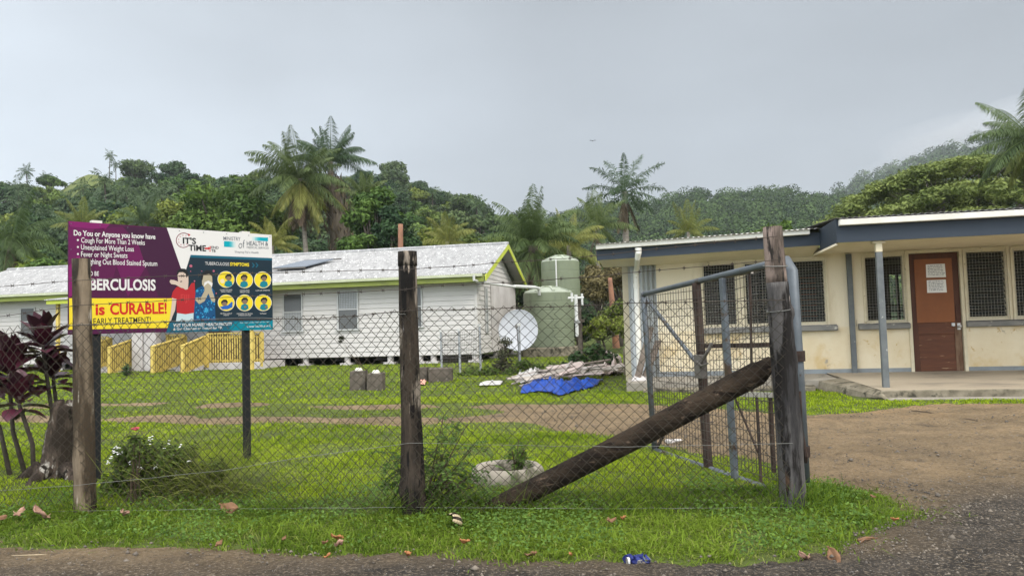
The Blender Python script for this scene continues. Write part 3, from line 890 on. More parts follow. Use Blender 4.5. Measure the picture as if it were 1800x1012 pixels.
# porch, stairs and railings of the house (local: x along the front, -y towards the road)
mb = MB(); mb.box((-9.15, -1.5, -0.1), (-7.0, -0.035, 0.29)); mb.box((-11.0, -1.0, -0.1), (-9.15, -0.035, 0.29)); mb.box((-14.6, -1.0, -0.1), (-12.05, -0.035, 0.29))
mb.build('porch_base', MATS['white_plaster'], hb, bevel=0.01)
def railing(p, q, h=0.92, name='railing'):
    p, q = np.array(p, float), np.array(q, float)
    L = np.linalg.norm(q - p)
    mb = MB()
    d = (q - p) / L
    s = np.array([-d[1], d[0], 0]); s /= np.linalg.norm(s)
    k = int(L / 0.088)
    for i in range(k + 1):
        c = p + (q - p) * (i / k)
        wd = 0.040 if 0 < i < k else 0.09
        mb.bar(c + (0, 0, 0.0 if 0 < i < k else -0.12), c + (0, 0, h), wd, 0.02 if 0 < i < k else 0.09, up=tuple(s))
    mb.bar(p + (0, 0, h + 0.02) - d * 0.06, q + (0, 0, h + 0.02), 0.11, 0.035)
    mb.bar(p + (0, 0, h - 0.12) + s * 0.03, q + (0, 0, h - 0.12) + s * 0.03, 0.02, 0.07)
    mb.bar(p + (0, 0, 0.1) + s * 0.03, q + (0, 0, 0.1) + s * 0.03, 0.02, 0.07)
    mb.hexa([p + s * 0.08 + (0, 0, 0.02), q + s * 0.08 + (0, 0, 0.02), q + s * 0.09 + (0, 0, 0.02), p + s * 0.09 + (0, 0, 0.02), p + s * 0.08 + (0, 0, h - 0.05), q + s * 0.08 + (0, 0, h - 0.05), q + s * 0.09 + (0, 0, h - 0.05), p + s * 0.09 + (0, 0, h - 0.05)], 1)  # brown sheet added behind the pickets so the gaps look shaded
    return mb.build(name, [MATS['yellow_paint'], MATS['door_and_gap_brown']], hb)
railing((-9.05, -1.47, 0.26), (-7.05, -1.47, 0.26), 1.0)
railing((-9.12, -2.75, -0.02), (-9.12, -1.5, 0.27))
railing((-10.22, -2.75, -0.02), (-10.22, -1.05, 0.27))
railing((-10.95, -1.0, 0.26), (-10.3, -1.0, 0.26), 1.0)
railing((-12.12, -2.4, -0.02), (-12.12, -1.0, 0.29))
railing((-13.25, -2.4, -0.02), (-13.25, -1.0, 0.29))
railing((-14.55, -1.0, 0.26), (-13.35, -1.0, 0.26), 1.0)
for a, b, y0 in ((-10.15, -9.2, -1.02), (-13.18, -12.2, -1.02)):
    mb = MB()
    for k in range(3):
        mb.box((a, y0 - 0.36 * (k + 1), -0.1), (b, y0 - 0.36 * k - 0.002, 0.215 - 0.075 * k))
    mb.build('steps', MATS['white_plaster'], hb, bevel=0.01)
mb = MB(); mb.box((-12.0, -1.5, -0.1), (-11.58, -1.2, 2.62)); mb.box((-11.5, -1.5, -0.1), (-11.05, -1.2, 2.62)); mb.box((-11.575, -1.45, -0.1), (-11.505, -1.25, 2.62)); mb.build('pillar', MATS['white_plaster'], hb, bevel=0.015)
for a in (-14.7, -7.25):
    mb = MB(); mb.box((a, -1.9, -0.1), (a + 0.1, -1.8, 2.58)); mb.build('porch_post', MATS['yellow_paint'], hb)
mb = MB(); corrugated(mb, (-14.95, -2.15, 2.62), (7.75, 0, 0), (0, 1.7, 0.2), 0, 0.085, 0.012, 0.014); mb.build('porch_roof', MATS['white_roof'], hb)
mb = MB(); mb.box((-14.9, -2.1, 2.47), (-7.25, -2.06, 2.60)); mb.build('porch_fascia', MATS['lime_paint'], hb)
for a in (-9.98, -13.1):
    mb = MB(); mb.box((a, -0.06, 0.30), (a + 0.85, -0.03, 2.4)); mb.build('door', MATS['door_and_gap_brown'], hb)
mb = MB(); mb.tube([at((833, 483), 24.35), at((833, 492), 24.35), at((845, 496), 24.6), at((905, 504), 26.0)], 0.045, 8); mb.tube([at((903, 503), 26.0), at((941, 505), 27.2), at((947, 507), 27.5), at((948, 518), 27.6)], [0.06, 0.06, 0.06, 0.06], 8)
tag(mb.build('rain_pipe', MATS['pvc']), 'white plastic rain pipe from the house gutter to the lower water tank', 'pipe')
# solar panel on the front roof slope
mat('solar_cells', (0.10, 0.12, 0.15), (0.13, 0.15, 0.18), 1, 0.22, spec=0.6)
sp = thing('solar_panel', 'tilted grey solar panel on the pale corrugated house roof', 'solar panel', HW.O + HW.u * -7.9 + HW.n * 0.85 + np.array([0, 0, 3.55]), -HW.yaw)
mb = MB(); sl_ = (RZ - EZ) / (RY - EF)
mb.hexa([(0, 0, 0.06), (1.25, 0, 0.06), (1.95, 0.95, 0.06 + 0.95 * sl_ - 0.03), (0.75, 0.95, 0.06 + 0.95 * sl_ - 0.03), (0, 0, 0.10), (1.25, 0, 0.10), (1.95, 0.95, 0.10 + 0.95 * sl_ - 0.03), (0.75, 0.95, 0.10 + 0.95 * sl_ - 0.03)])
mb.build('panel', MATS['solar_cells'], sp)
mb = MB()
for a, b in (((-0.02, -0.01, 0.05), (1.27, -0.01, 0.05)), ((0.75, 0.97, 0.05 + 0.95 * sl_), (2.25, 0.97, 0.05 + 0.95 * sl_))):
    mb.bar(a, b, 0.05, 0.05)
mb.bar((0.15, 0.1, 0.02), (0.15, 0.1, -0.02), 0.05, 0.05); mb.bar((1.2, 0.1, 0.09), (1.2, 0.1, -0.02), 0.05, 0.05)
mb.build('rail', MATS['dark_frame'], sp)

# ================================================================== YARD THINGS
mat('tank_green', (0.175, 0.200, 0.130), (0.145, 0.168, 0.110), 1.5, 0.5, spots=(((0.10, 0.112, 0.08), 2.5, 0.58, 0.15),), stretch=(1, 1, 0.4))
mat('tank_top', (0.33, 0.36, 0.29), (0.27, 0.30, 0.23), 3, 0.5)
mat('old_timber', (0.060, 0.048, 0.038), (0.11, 0.095, 0.08), 3, 0.9, 0.4, 20, (3, 3, 0.5))
def tank(name, label, px, Y, zb, zt, r, base):
    c = at((px, 600), Y)
    t = thing(name, label, 'water tank', (c[0], c[1], zb), 0, 'green water tanks')
    prof = [(0, 0), (r, 0)]
    n = 6
    h = zt - zb
    for k in range(n):
        a, b = h * k / n, h * (k + 1) / n
        prof += [(r * 0.990, a + 0.006), (r, a + 0.020), (r, b - 0.020), (r * 0.990, b - 0.006)]
    mb = MB(); mb.lathe((0, 0, 0), prof, 96); mb.build('body', MATS['tank_green'], t)
    mb = MB(); mb.lathe((0, 0, h - 0.02), [(r * 0.985, 0.0), (r * 0.97, 0.05), (r * 0.55, 0.20), (r * 0.30, 0.24), (0, 0.25)], 40)
    for k in range(8):
        a = 2 * PI * k / 8 + 0.2
        mb.bar((math.cos(a) * r * 0.35, math.sin(a) * r * 0.35, h + 0.235), (math.cos(a) * r * 0.95, math.sin(a) * r * 0.95, h + 0.05), 0.10, 0.05)
    mb.build('dome', MATS['tank_top'], t)
    mb = MB(); mb.lathe((0, 0, h + 0.18), [(0.0, 0.10), (0.24, 0.10), (0.26, 0.06), (0.26, 0.0)], 24); mb.build('lid', MATS['tank_green'], t)
    return t, c
zt1 = at((966, 515), 28.5)[2]
tk, c = tank('water_tank', 'wide green plastic water tank standing on a concrete base beside the white house', 966, 28.5, 0.42, zt1, 0.95, 0)
mb = MB(); mb.lathe((0, 0, -0.6), [(0, 0.6), (1.12, 0.6), (1.15, 0.55), (1.15, 0)], 32); mb.build('base', MATS['mossy_concrete'], tk)
zb2 = at((989, 562), 30.8)[2]; zt2 = at((989, 460), 30.8)[2]
tk2, c = tank('water_tank', 'narrower green water tank raised on a stand behind the lower one', 989, 30.8, zb2, zt2, 0.79, 0)
mb = MB()
mb.box((-0.85, -0.85, -0.12), (0.85, 0.85, -0.001))
for x in (-0.7, 0.7):
    for y in (-0.7, 0.7): mb.box((x - 0.07, y - 0.07, -zb2), (x + 0.07, y + 0.07, -0.12))
mb.build('stand', MATS['old_timber'], tk2)
mb = MB(); mb.tube([(-0.22, -0.82, zt2 - zb2 + 0.06), (-0.22, -0.84, zt2 - zb2), (-0.22, -0.84, 0.1)], 0.03, 8); mb.build('overflow_pipe', MATS['pvc'], tk2)
c = at((1017, 640), 26.5)
t = thing('pipe_post', 'dark timber post carrying white plastic pipes at the right of the tanks', 'pipe post', (c[0], c[1], 0.05))
zt_ = at((1017, 520), 26.5)[2]
mb = MB(); mb.box((0.02, -0.0, 0), (0.16, 0.14, zt_ - 0.05)); mb.build('post', MATS['old_timber'], t)
mb = MB(); mb.tube([(-0.02, -0.07, 0.75), (-0.02, -0.07, zt_)], 0.06, 10); mb.tube([(-0.30, -0.06, zt_ - 0.12), (0.26, -0.06, zt_ - 0.12)], 0.045, 8); mb.tube([(-0.16, -0.06, zt_ - 0.25), (-0.16, -0.06, zt_ + 0.06)], 0.045, 8); mb.tube([(0.2, -0.06, zt_ - 0.4), (0.2, -0.06, zt_ + 0.03)], 0.04, 8)
mb.build('pipe', MATS['pvc'], t)
mb = MB(); mb.tube([(-0.02, -0.135, 1.3), (-0.02, -0.135, 1.36)], 0.09, 8); mb.box((-0.11, -0.15, zt_ * 0.55), (0.1, -0.075, zt_ * 0.55 + 0.06)); mb.build('clamp', MATS['steel'], t)
# satellite dish
mat('dish_grey', (0.42, 0.43, 0.45), (0.36, 0.37, 0.39), 3, 0.6, spots=(((0.27, 0.27, 0.28), 4, 0.6, 0.1),))
c = at((911, 580), 21.5)
ds = thing('satellite_dish', 'large round grey satellite dish in front of the green tank', 'satellite dish', (c[0], c[1], 0.05))
dz = c[2] - 0.05
nrm = unit(np.array([-0.10, -1.0, 0.22])); sx = unit(np.cross((0, 0, 1), nrm)); sy = np.cross(nrm, sx)
mb = MB(); rr_, nn_ = 8, 40
for back in (0, 0.012):
    vs = [np.array([0, 0, dz]) - nrm * (0.12 + back)]
    for i in range(1, rr_ + 1):
        q = i / rr_
        for k in range(nn_):
            a = 2 * PI * k / nn_
            vs.append(np.array([0, 0, dz]) + (sx * math.cos(a) * 0.56 + sy * math.sin(a) * 0.60) * q - nrm * (0.12 * (1 - q * q) + back))
    fs = [(0, 1 + k, 1 + (k + 1) % nn_) for k in range(nn_)] + [(1 + (i - 1) * nn_ + k, 1 + i * nn_ + k, 1 + i * nn_ + (k + 1) % nn_, 1 + (i - 1) * nn_ + (k + 1) % nn_) for i in range(1, rr_) for k in range(nn_)]
    mb.add(vs, fs)
ring = [np.array([0, 0, dz]) + sx * math.cos(2 * PI * k / nn_) * 0.56 + sy * math.sin(2 * PI * k / nn_) * 0.60 for k in range(nn_ + 1)]
mb.tube(ring, 0.012, 6, cap=False)
mb.build('reflector', MATS['dish_grey'], ds, smooth=True)
mb = MB(); mb.tube([(0, 0.2, 0), (0, 0.2, dz), tuple(np.array([0, 0, dz]) - nrm * 0.13)], 0.04, 8); mb.build('pole', MATS['dark_frame'], ds)
mb = MB(); fp = np.array([0, 0, dz]) + nrm * 0.45
mb.tube([np.array([0, 0, dz]) - sy * 0.59, fp], 0.012, 6); mb.tube([fp - nrm * 0.02, fp + nrm * 0.1], 0.04, 8); mb.build('feed_arm', MATS['dark_frame'], ds)
# little wire cage in front of the house end
mat('galvanised', (0.33, 0.34, 0.35), (0.25, 0.26, 0.27), 5, 0.5, metal=0.3)
c0 = at((775, 640), 20.0)
cg = thing('wire_cage', 'small wire cage with white capped posts in front of the house end', 'cage', (c0[0], c0[1], 0.03))
pp = []
for i, (px, py, Y) in enumerate(((775, 583, 20.0), (807, 581, 20.0), (843, 573, 20.4), (912, 572, 19.6))):
    top = at((px, py), Y) - np.array([c0[0], c0[1], 0.03])
    b = top.copy(); b[2] = -0.05
    pp.append((b, top))
    mb = MB(); mb.tube([b, top], 0.03, 8, 0); mb.tube([top - (0, 0, 0.01), top + (0, 0, 0.06)], 0.05, 8, 1)
    mb.build('post', [MATS['galvanised'], MATS['pvc']], cg)
mb = MB()
for (b0, t0_), (b1, t1_) in zip(pp[:2], pp[1:3]):
    t0q, t1q = t0_ - (0, 0, 0.05), t1_ - (0, 0, 0.05)
    for k in range(13):
        f = k / 12
        mb.tube([b0 + (b1 - b0) * f, t0q + (t1q - t0q) * f], 0.004, 4)
    for k in range(16):
        f = k / 15
        mb.tube([b0 + (t0q - b0) * f, b1 + (t1q - b1) * f], 0.004, 4)
mb.build('mesh_panel', MATS['dark_frame'], cg)
# concrete blocks
mat('block', (0.125, 0.105, 0.085), (0.075, 0.065, 0.052), 7, 0.95, 0.6, 18, spots=(((0.24, 0.22, 0.18), 8, 0.62, 0.08),))
mat('white_stone', (0.62, 0.60, 0.54), (0.5, 0.48, 0.42), 12, 0.9)
def rough_block(name, label, px0, px1, pt, pb, Y, dep, rz=0.0, mt='block', group=None):
    a, b = at((px0, pb), Y), at((px1, pb), Y)
    h = at(((px0 + px1) / 2, pt), Y)[2]
    wd = b[0] - a[0]
    mb = MB()
    rr = random.Random(px0)
    j = lambda: rr.uniform(-0.012, 0.012)
    n = 5
    vs, fs = [], []
    mb.hexa([(j(), j(), -0.05), (wd + j(), j(), -0.05), (wd + j(), dep + j(), -0.05), (j(), dep + j(), -0.05), (j(), j(), h + j()), (wd + j(), j(), h + j()), (wd + j(), dep + j(), h + j()), (j(), dep + j(), h + j())])
    o = mb.build(name, MATS[mt], None, (a[0], a[1], 0), bevel=0.015)
    o.rotation_euler[2] = rz
    return tag(o, label, 'concrete block', group), (a[0] + wd / 2, a[1] + dep / 2, h)
tops = []
for args in (('concrete_block', 'left of two square mossy concrete blocks standing on the lawn', 615, 642, 652, 686, 15.3, 0.3), ('concrete_block', 'right of two square mossy concrete blocks standing on the lawn', 645, 673, 656, 687, 15.1, 0.32),
             ('concrete_block', 'long dark concrete block partly hidden by the black fence post', 716, 752, 646, 672, 17.3, 0.35), ('concrete_block', 'wide dark concrete block right of the black fence post', 754, 795, 647, 672, 17.0, 0.4)):
    o, tp = rough_block(*args, group='concrete blocks on the lawn')
    tops.append(tp)
for tp, lab in zip(tops[:2], ('small white stone on the left concrete block', 'small white stone on the right concrete block')):
    mb = MB(); mb.lathe((0, 0, -0.02), [(0.0, 0.085), (0.05, 0.08), (0.08, 0.04), (0.085, 0.0)], 9)
    tag(mb.build('white_stone', MATS['white_stone'], None, (tp[0], tp[1], tp[2])), lab, 'stone', 'white stones on the blocks')
# heap of broken boards, tarpaulin, rags
mat('plank_grey', (0.40, 0.36, 0.32), (0.25, 0.215, 0.185), 5, 0.9, 0.2, 20, (1, 1, 1), spots=(((0.55, 0.50, 0.46), 4, 0.6, 0.06),))
mat('plank_dark', (0.12, 0.095, 0.075), (0.19, 0.155, 0.125), 5, 0.9)
mat('plank_pink', (0.52, 0.44, 0.40), (0.44, 0.35, 0.31), 5, 0.9)
def tarp_mesh(mb, outline_px, Y0, seed, nu=46, nv=20, hgt=0.12, z0=0.02):
    """crumpled sheet lying on the ground inside an outline: top edge list, bottom edge list (picture points on the ground)"""
    top, bot = outline_px
    rr = np.random.default_rng(seed)
    tx = np.linspace(0, 1, nu)
    T = np.array([ground(p)[:2] for p in top]); B = np.array([ground(p)[:2] for p in bot])
    ti = np.linspace(0, 1, len(T)); bi = np.linspace(0, 1, len(B))
    g = []
    for v in np.linspace(0, 1, nv):
        x = (1 - v) * np.interp(tx, bi, B[:, 0]) + v * np.interp(tx, ti, T[:, 0])
        y = (1 - v) * np.interp(tx, bi, B[:, 1]) + v * np.interp(tx, ti, T[:, 1])
        g.append(np.stack([x, y], -1))
    g = np.array(g)
    z = z0 + hgt * (0.5 + 0.35 * fnoise(g[..., 0], g[..., 1], 2.2, seed) + 0.34 * np.abs(fnoise(g[..., 0] * 1.0, g[..., 1] * 1.6, 4.5, seed + 1)) + 0.16 * np.abs(fnoise(g[..., 0], g[..., 1], 11, seed + 2))) * (0.25 + 0.75 * np.sin(np.linspace(0, PI, nv))[:, None] ** 0.6) * (0.35 + 0.65 * np.sin(np.linspace(0, PI, nu))[None, :] ** 0.5)
    z = np.maximum(z, 0.012)
    vs = np.concatenate([g, z[..., None]], -1).reshape(-1, 3)
    fs = [(i * nu + j, i * nu + j + 1, (i + 1) * nu + j + 1, (i + 1) * nu + j) for i in range(nv - 1) for j in range(nu - 1)]
    return mb.add(vs, fs)
mat('tarp_blue', (0.010, 0.060, 0.33), (0.008, 0.035, 0.20), 3, 0.45, 0.25, 12)
mb = MB(); tarp_mesh(mb, ([(920, 681), (955, 675), (985, 681), (1025, 677), (1062, 671)], [(915, 694), (945, 690), (985, 698), (1012, 690), (1045, 682)]), 13, 5, 70, 28, hgt=0.15)
o = mb.build('tarpaulin', MATS['tarp_blue'], smooth=True)
md = o.modifiers.new('thickness', 'SOLIDIFY'); md.thickness = 0.006
tag(o, 'crumpled bright blue tarpaulin lying in front of the board heap', 'tarpaulin')
mat('dirty_white', (0.60, 0.58, 0.55), (0.45, 0.43, 0.40), 5, 0.8)
mat('pink_rag', (0.60, 0.32, 0.24), (0.5, 0.26, 0.2), 5, 0.9)
for outl, seed, m_, nm, lab, cat_, hg in ((([(846, 675), (885, 671)], [(842, 679), (880, 678)]), 8, 'dirty_white', 'plastic_sheet', 'flat white plastic sheet on the grass left of the board heap', 'plastic sheet', 0.06),
                                          (([(738, 673), (750, 672)], [(736, 678), (747, 678)]), 9, 'pink_rag', 'rag', 'small pink rag on the grass beside the black fence post', 'rag', 0.08),
                                          (([(905, 664), (950, 652)], [(915, 676), (965, 668)]), 10, 'dirty_white', 'plastic_sheet', 'torn whitish sheeting at the left end of the board heap', 'plastic sheet', 0.16),
                                          (([(1060, 645), (1094, 640)], [(1055, 664), (1092, 660)]), 11, 'plank_pink', 'plastic_sheet', 'crumpled pale sheeting on the right end of the board heap', 'plastic sheet', 0.45)):
    mb = MB(); tarp_mesh(mb, outl, 0, seed, 22, 10, hg)
    o = mb.build(nm, MATS[m_], smooth=True); md = o.modifiers.new('thickness', 'SOLIDIFY'); md.thickness = 0.006
    tag(o, lab, cat_)
rr = random.Random(11)
h0 = ground((1010, 672))
for k in range(34):
    fx = rr.uniform(0, 1)
    c = ground((930 + 155 * fx, 678 - 22 * fx + rr.uniform(-6, 8)))
    L = rr.uniform(0.5, 1.5)
    a = rr.gauss(0.35, 0.45)
    z = 0.04 + 0.32 * rr.random() * math.sin(PI * (0.15 + 0.75 * fx))
    tl = rr.gauss(0.10, 0.10)
    d = np.array([math.cos(a) * math.cos(tl), math.sin(a) * math.cos(tl), math.sin(tl)]) * L / 2
    z = max(z, abs(d[2]) + 0.03)
    mb = MB(); mb.bar(-d, d, rr.choice((0.07, 0.1, 0.15)), rr.uniform(0.015, 0.03), up=(rr.uniform(-0.4, 0.4), rr.uniform(-0.5, 0.1), 1))
    kind = rr.choice(('plank_grey', 'plank_grey', 'plank_dark', 'plank_pink'))
    lab = {'plank_grey': 'weathered grey board in the heap behind the blue tarpaulin', 'plank_dark': 'dark brown broken board in the heap behind the blue tarpaulin', 'plank_pink': 'faded pinkish board in the heap behind the blue tarpaulin'}[kind]
    tag(mb.build('broken_board', MATS[kind], None, (c[0], c[1], z)), lab, 'board', {'plank_grey': 'grey boards in the heap', 'plank_dark': 'dark boards in the heap', 'plank_pink': 'pinkish boards in the heap'}[kind])
# standpipe and drain at the corner of the right building
c = ground((1101, 661))
t = thing('standpipe', 'thin white standpipe with a tap beside the building corner', 'standpipe', (c[0], c[1], 0))
zt_ = at((1101, 620), c[1])[2]
mb = MB(); mb.tube([(0.02, 0, -0.05), (0.02, 0, zt_), (0.12, -0.02, zt_), (0.13, -0.02, zt_ - 0.05)], 0.018, 8); mb.build('pipe', MATS['pvc'], t)
mb = MB(); mb.box((-0.04, 0.03, -0.05), (0.05, 0.12, zt_ + 0.1)); mb.build('post', MATS['mossy_concrete'], t, bevel=0.01)
c = on_rb(dpu, -0.30, 0)
t = thing('drain_outlet', 'whitewashed concrete drain block with an open pipe end under the downpipe', 'drain', c, -RW.yaw)
mb = MB(); mb.hexa([(-0.28, -0.25, -0.1), (0.22, -0.25, -0.1), (0.2, 0.12, -0.1), (-0.2, 0.12, -0.1), (-0.12, -0.2, 0.20), (0.16, -0.2, 0.20), (0.14, 0.1, 0.30), (-0.08, 0.1, 0.30)]); mb.build('block', MATS['white_plaster'], t, bevel=0.03)
mb = MB(); mb.tube([(0.02, -0.33, 0.07), (0.02, -0.2, 0.08)], 0.07, 14, 0); mb.lathe((0, 0, 0), [(0, 0), (0.001, 0)], 3); mb.tube([(0.02, -0.333, 0.07), (0.02, -0.329, 0.07)], 0.055, 14, 1); mb.build('pipe_end', [MATS['white_gutter'], MATS['interior']], t)
# dark boards leaning in the corner of the clinic
for k, (u_, ln, lab) in enumerate(((-4.45, 0.95, 'long dark board leaning by the iron sheet at the building corner'), (-4.32, 0.7, 'short dark board leaning by the iron sheet at the building corner'))):
    mb = MB(); mb.bar((0, 0, 0.14), (0.28, 0.36, 0.14 + ln), 0.13, 0.03)
    o = mb.build('leaning_board', MATS['plank_dark'], None, on_rb(u_ - 0.28, -0.42, 0.03)); o.rotation_euler[2] = -RW.yaw
    tag(o, lab, 'board')

# ================================================================== FENCE
mat('post_black', (0.010, 0.009, 0.008), (0.056, 0.043, 0.032), 3.0, 0.9, 1.0, 16, (2.6, 2.6, 0.45), spots=(((0.24, 0.20, 0.16), 4.5, 0.57, 0.06), ((0.012, 0.010, 0.009), 6, 0.56, 0.05), ((0.36, 0.34, 0.33), 3.2, 0.64, 0.04)), bdist=0.02, lo=0.44, hi=0.58)
mat('post_brown', (0.065, 0.048, 0.032), (0.205, 0.160, 0.112), 3.2, 0.95, 1.0, 16, (2.6, 2.6, 0.45), spots=(((0.030, 0.025, 0.020), 4.5, 0.54, 0.06), ((0.36, 0.32, 0.26), 7, 0.62, 0.05)), bdist=0.02, lo=0.44, hi=0.58)
mat('post_grey', (0.032, 0.030, 0.030), (0.100, 0.093, 0.089), 3.2, 0.9, 1.0, 14, (2.4, 2.4, 0.4), spots=(((0.016, 0.014, 0.013), 4, 0.55, 0.05), ((0.30, 0.26, 0.23), 6, 0.63, 0.04), ((0.09, 0.055, 0.035), 5, 0.62, 0.05)), bdist=0.022, lo=0.44, hi=0.58)
mat('post_grey_top', (0.085, 0.066, 0.054), (0.25, 0.19, 0.16), 4, 0.9, 1.0, 16, (2.2, 2.2, 0.45), spots=(((0.028, 0.024, 0.021), 4.5, 0.55, 0.05),), bdist=0.02, lo=0.44, hi=0.58)
mat('log_brown', (0.015, 0.011, 0.008), (0.044, 0.031, 0.021), 2.6, 0.95, 1.0, 12, (1, 2.5, 2.5), spots=(((0.014, 0.010, 0.008), 5, 0.55, 0.06), ((0.11, 0.078, 0.055), 8, 0.62, 0.05)), bdist=0.025, lo=0.42, hi=0.6)
mat('fence_wire', (0.050, 0.042, 0.028), (0.030, 0.024, 0.017), 4, 0.8)
mat('barbed_wire_rust', (0.055, 0.042, 0.032), (0.035, 0.027, 0.022), 6, 0.8)
mat('galv_wire', (0.22, 0.22, 0.20), (0.14, 0.14, 0.13), 6, 0.6, metal=0.2)
def post_mesh(mb, pts, rad, seed, n=16, sub=9, m=0, lump=0.05, knots=()):
    """round timber post through pts with radii rad, uneven and knotted"""
    pts = [np.array(p, float) for p in pts]
    P, Rr = [], []
    for i in range(len(pts) - 1):
        for k in range(sub):
            f = k / sub
            P.append(pts[i] * (1 - f) + pts[i + 1] * f); Rr.append(rad[i] * (1 - f) + rad[i + 1] * f)
    P.append(pts[-1]); Rr.append(rad[-1])
    rr = np.random.default_rng(seed)
    nP = len(P)
    ph = rr.uniform(0, 6, 6)
    vs = []
    for i, p in enumerate(P):
        d = P[min(i + 1, nP - 1)] - P[max(i - 1, 0)]; d = d / np.linalg.norm(d)
        a = unit(np.cross(d, (0, 1, 0) if abs(d[1]) < 0.9 else (1, 0, 0))); b = np.cross(d, a)
        s = i / nP * np.linalg.norm(P[-1] - P[0])
        for k in range(n):
            t = 2 * PI * k / n
            q = 1 + lump * (math.sin(t + ph[0] + s * 2.1) * 0.5 + math.sin(2 * t + ph[1] - s * 3.3) * 0.5 + math.sin(3 * t + ph[2] + s * 7) * 0.35 + math.sin(5 * t + ph[3]) * 0.3) + rr.normal() * lump * 0.18
            for (ks, kt, kr) in knots:
                q += kr * math.exp(-((s - ks) / 0.05) ** 2 - (math.remainder(t - kt, 2 * PI) / 0.5) ** 2)
            vs.append(p + Rr[i] * q * (math.cos(t) * a + math.sin(t) * b))
    fs = [(i * n + k, i * n + (k + 1) % n, (i + 1) * n + (k + 1) % n, (i + 1) * n + k) for i in range(nP - 1) for k in range(n)]
    top = P[-1] + unit(P[-1] - P[-2]) * Rr[-1] * 0.1
    vs += [top, P[0]]
    fs += [((nP - 1) * n + k, (nP - 1) * n + (k + 1) % n, nP * n) for k in range(n)] + [((k + 1) % n, k, nP * n + 1) for k in range(n)]
    return mb.add(vs, fs, m)
YL, YM, YG = 5.28, 4.9, 4.78
fence = thing('wire_fence', 'rusty chain link and barbed wire fence on rough round posts along the verge', 'fence', (0, 0, 0))
pl0, pl1 = at((151, 897), YL), at((142, 455), YL)
mb = MB(); post_mesh(mb, [pl0 - (0, 0, 0.2), pl0 + (pl1 - pl0) * 0.5 + (0.0, 0, 0), pl1], [0.072, 0.066, 0.058], 3, knots=((0.5, 1, 0.12), (1.1, 4, 0.1))); mb.build('fence_post', MATS['post_brown'], fence, smooth=True)
pm0, pm1 = at((728, 908), YM), at((716, 442), YM)
mb = MB(); post_mesh(mb, [pm0 - (0, 0, 0.2), pm0 + (pm1 - pm0) * 0.12, pm0 + (pm1 - pm0) * 0.36, pm1 - (0, 0, 0.09)], [0.088, 0.08, 0.066, 0.060], 5, lump=0.06, knots=((0.62, 2.2, 0.35), (0.55, 0.2, 0.3), (0.4, 2.8, 0.3), (0.3, 3.4, 0.35)))
post_mesh(mb, [pm1 - (0, 0, 0.095), pm1], [0.064, 0.062], 6, sub=3, lump=0.02)
mb.build('fence_post', MATS['post_black'], fence, smooth=True)
pg0, pg1 = at((1398, 893), YG), at((1357, 399), YG)
mb = MB(); post_mesh(mb, [pg0 - (0, 0, 0.2), pg0 + (pg1 - pg0) * 0.3 + (0.0, 0, 0), pg0 + (pg1 - pg0) * 0.62 + (0.005, 0, 0), pg0 + (pg1 - pg0) * 0.8], [0.088, 0.080, 0.074, 0.068], 8, lump=0.07, knots=((0.5, 2.5, 0.2), (0.9, 3.3, 0.25), (1.25, 2.9, 0.3), (1.3, 5.0, 0.2)))
post_mesh(mb, [pg0 + (pg1 - pg0) * 0.795, pg1], [0.064, 0.060], 9, sub=6, m=1, lump=0.05)
for k, f in enumerate((0.86, 0.70)):
    c = pg0 + (pg1 - pg0) * f
    mb.tube([c + (0.075 * math.cos(t), 0.075 * math.sin(t), 0.01 * math.sin(t + k)) for t in np.linspace(0, 2 * PI, 19)], 0.003, 5, 2, cap=False)
o = mb.build('gate_post', [MATS['post_grey'], MATS['post_grey_top'], MATS['galv_wire']], smooth=True)
tag(o, 'thick weathered grey timber gate post right of the leaning log', 'gate post')
lo = ground((905, 895)); lo = at((908, 874), 5.03); hi = at((1338, 652), 4.97)
dl = unit(hi - lo)
mb = MB(); post_mesh(mb, [lo - dl * 0.22, lo, lo + (hi - lo) * 0.5 + (0, 0, -0.012), hi - dl * 0.02], [0.070, 0.073, 0.076, 0.078], 14, n=18, lump=0.05, knots=((0.7, 4.2, 0.08),))
post_mesh(mb, [hi - dl * 0.025, hi + dl * 0.085 + (0, 0, 0.028)], [0.077, 0.042], 15, n=18, sub=4, lump=0.08)
o = mb.build('brace_log', MATS['log_brown'], smooth=True)
tag(o, 'dark brown log propped diagonally against the gate post', 'log')
# fence line (s along it) from beyond the left edge to the gate post
FP = [pl0 + (pl0 - pm0) * 0.95, pl0, pm0, pg0]
FS = [0.0]
for a, b in zip(FP, FP[1:]):
    FS.append(FS[-1] + math.hypot(b[0] - a[0], b[1] - a[1]))
FS = np.array(FS); FX = np.array([p[0] for p in FP]); FY = np.array([p[1] for p in FP])
def fline(s):
    return np.interp(s, FS, FX), np.interp(s, FS, FY)
def s_of_x(x):
    return np.interp(x, FX, FS)
def on_fence(p, dy=0.0):
    """picture point -> point on the fence's plane"""
    d = ray(p)
    Y = 5.0
    for _ in range(12):
        x = d[0] * Y / d[1]
        Y = np.interp(x, FX, FY)
    P = at(p, Y)
    P[1] += dy
    return P
TOPW = [(-330, 620), (0, 592), (70, 578), (148, 572), (300, 566), (430, 562), (560, 560), (660, 553), (722, 546), (800, 544), (900, 542), (1000, 538), (1100, 534), (1233, 531), (1372, 528)]
tw = [on_fence(p, -0.075) for p in TOPW]
tws = np.array([s_of_x(p[0]) for p in tw]); twz = np.array([p[2] for p in tw])
p_ = 0.0355
kmax = int(FS[-1] / p_)
SV, SQ = [], []
cnt = 0
zb0 = 0.03
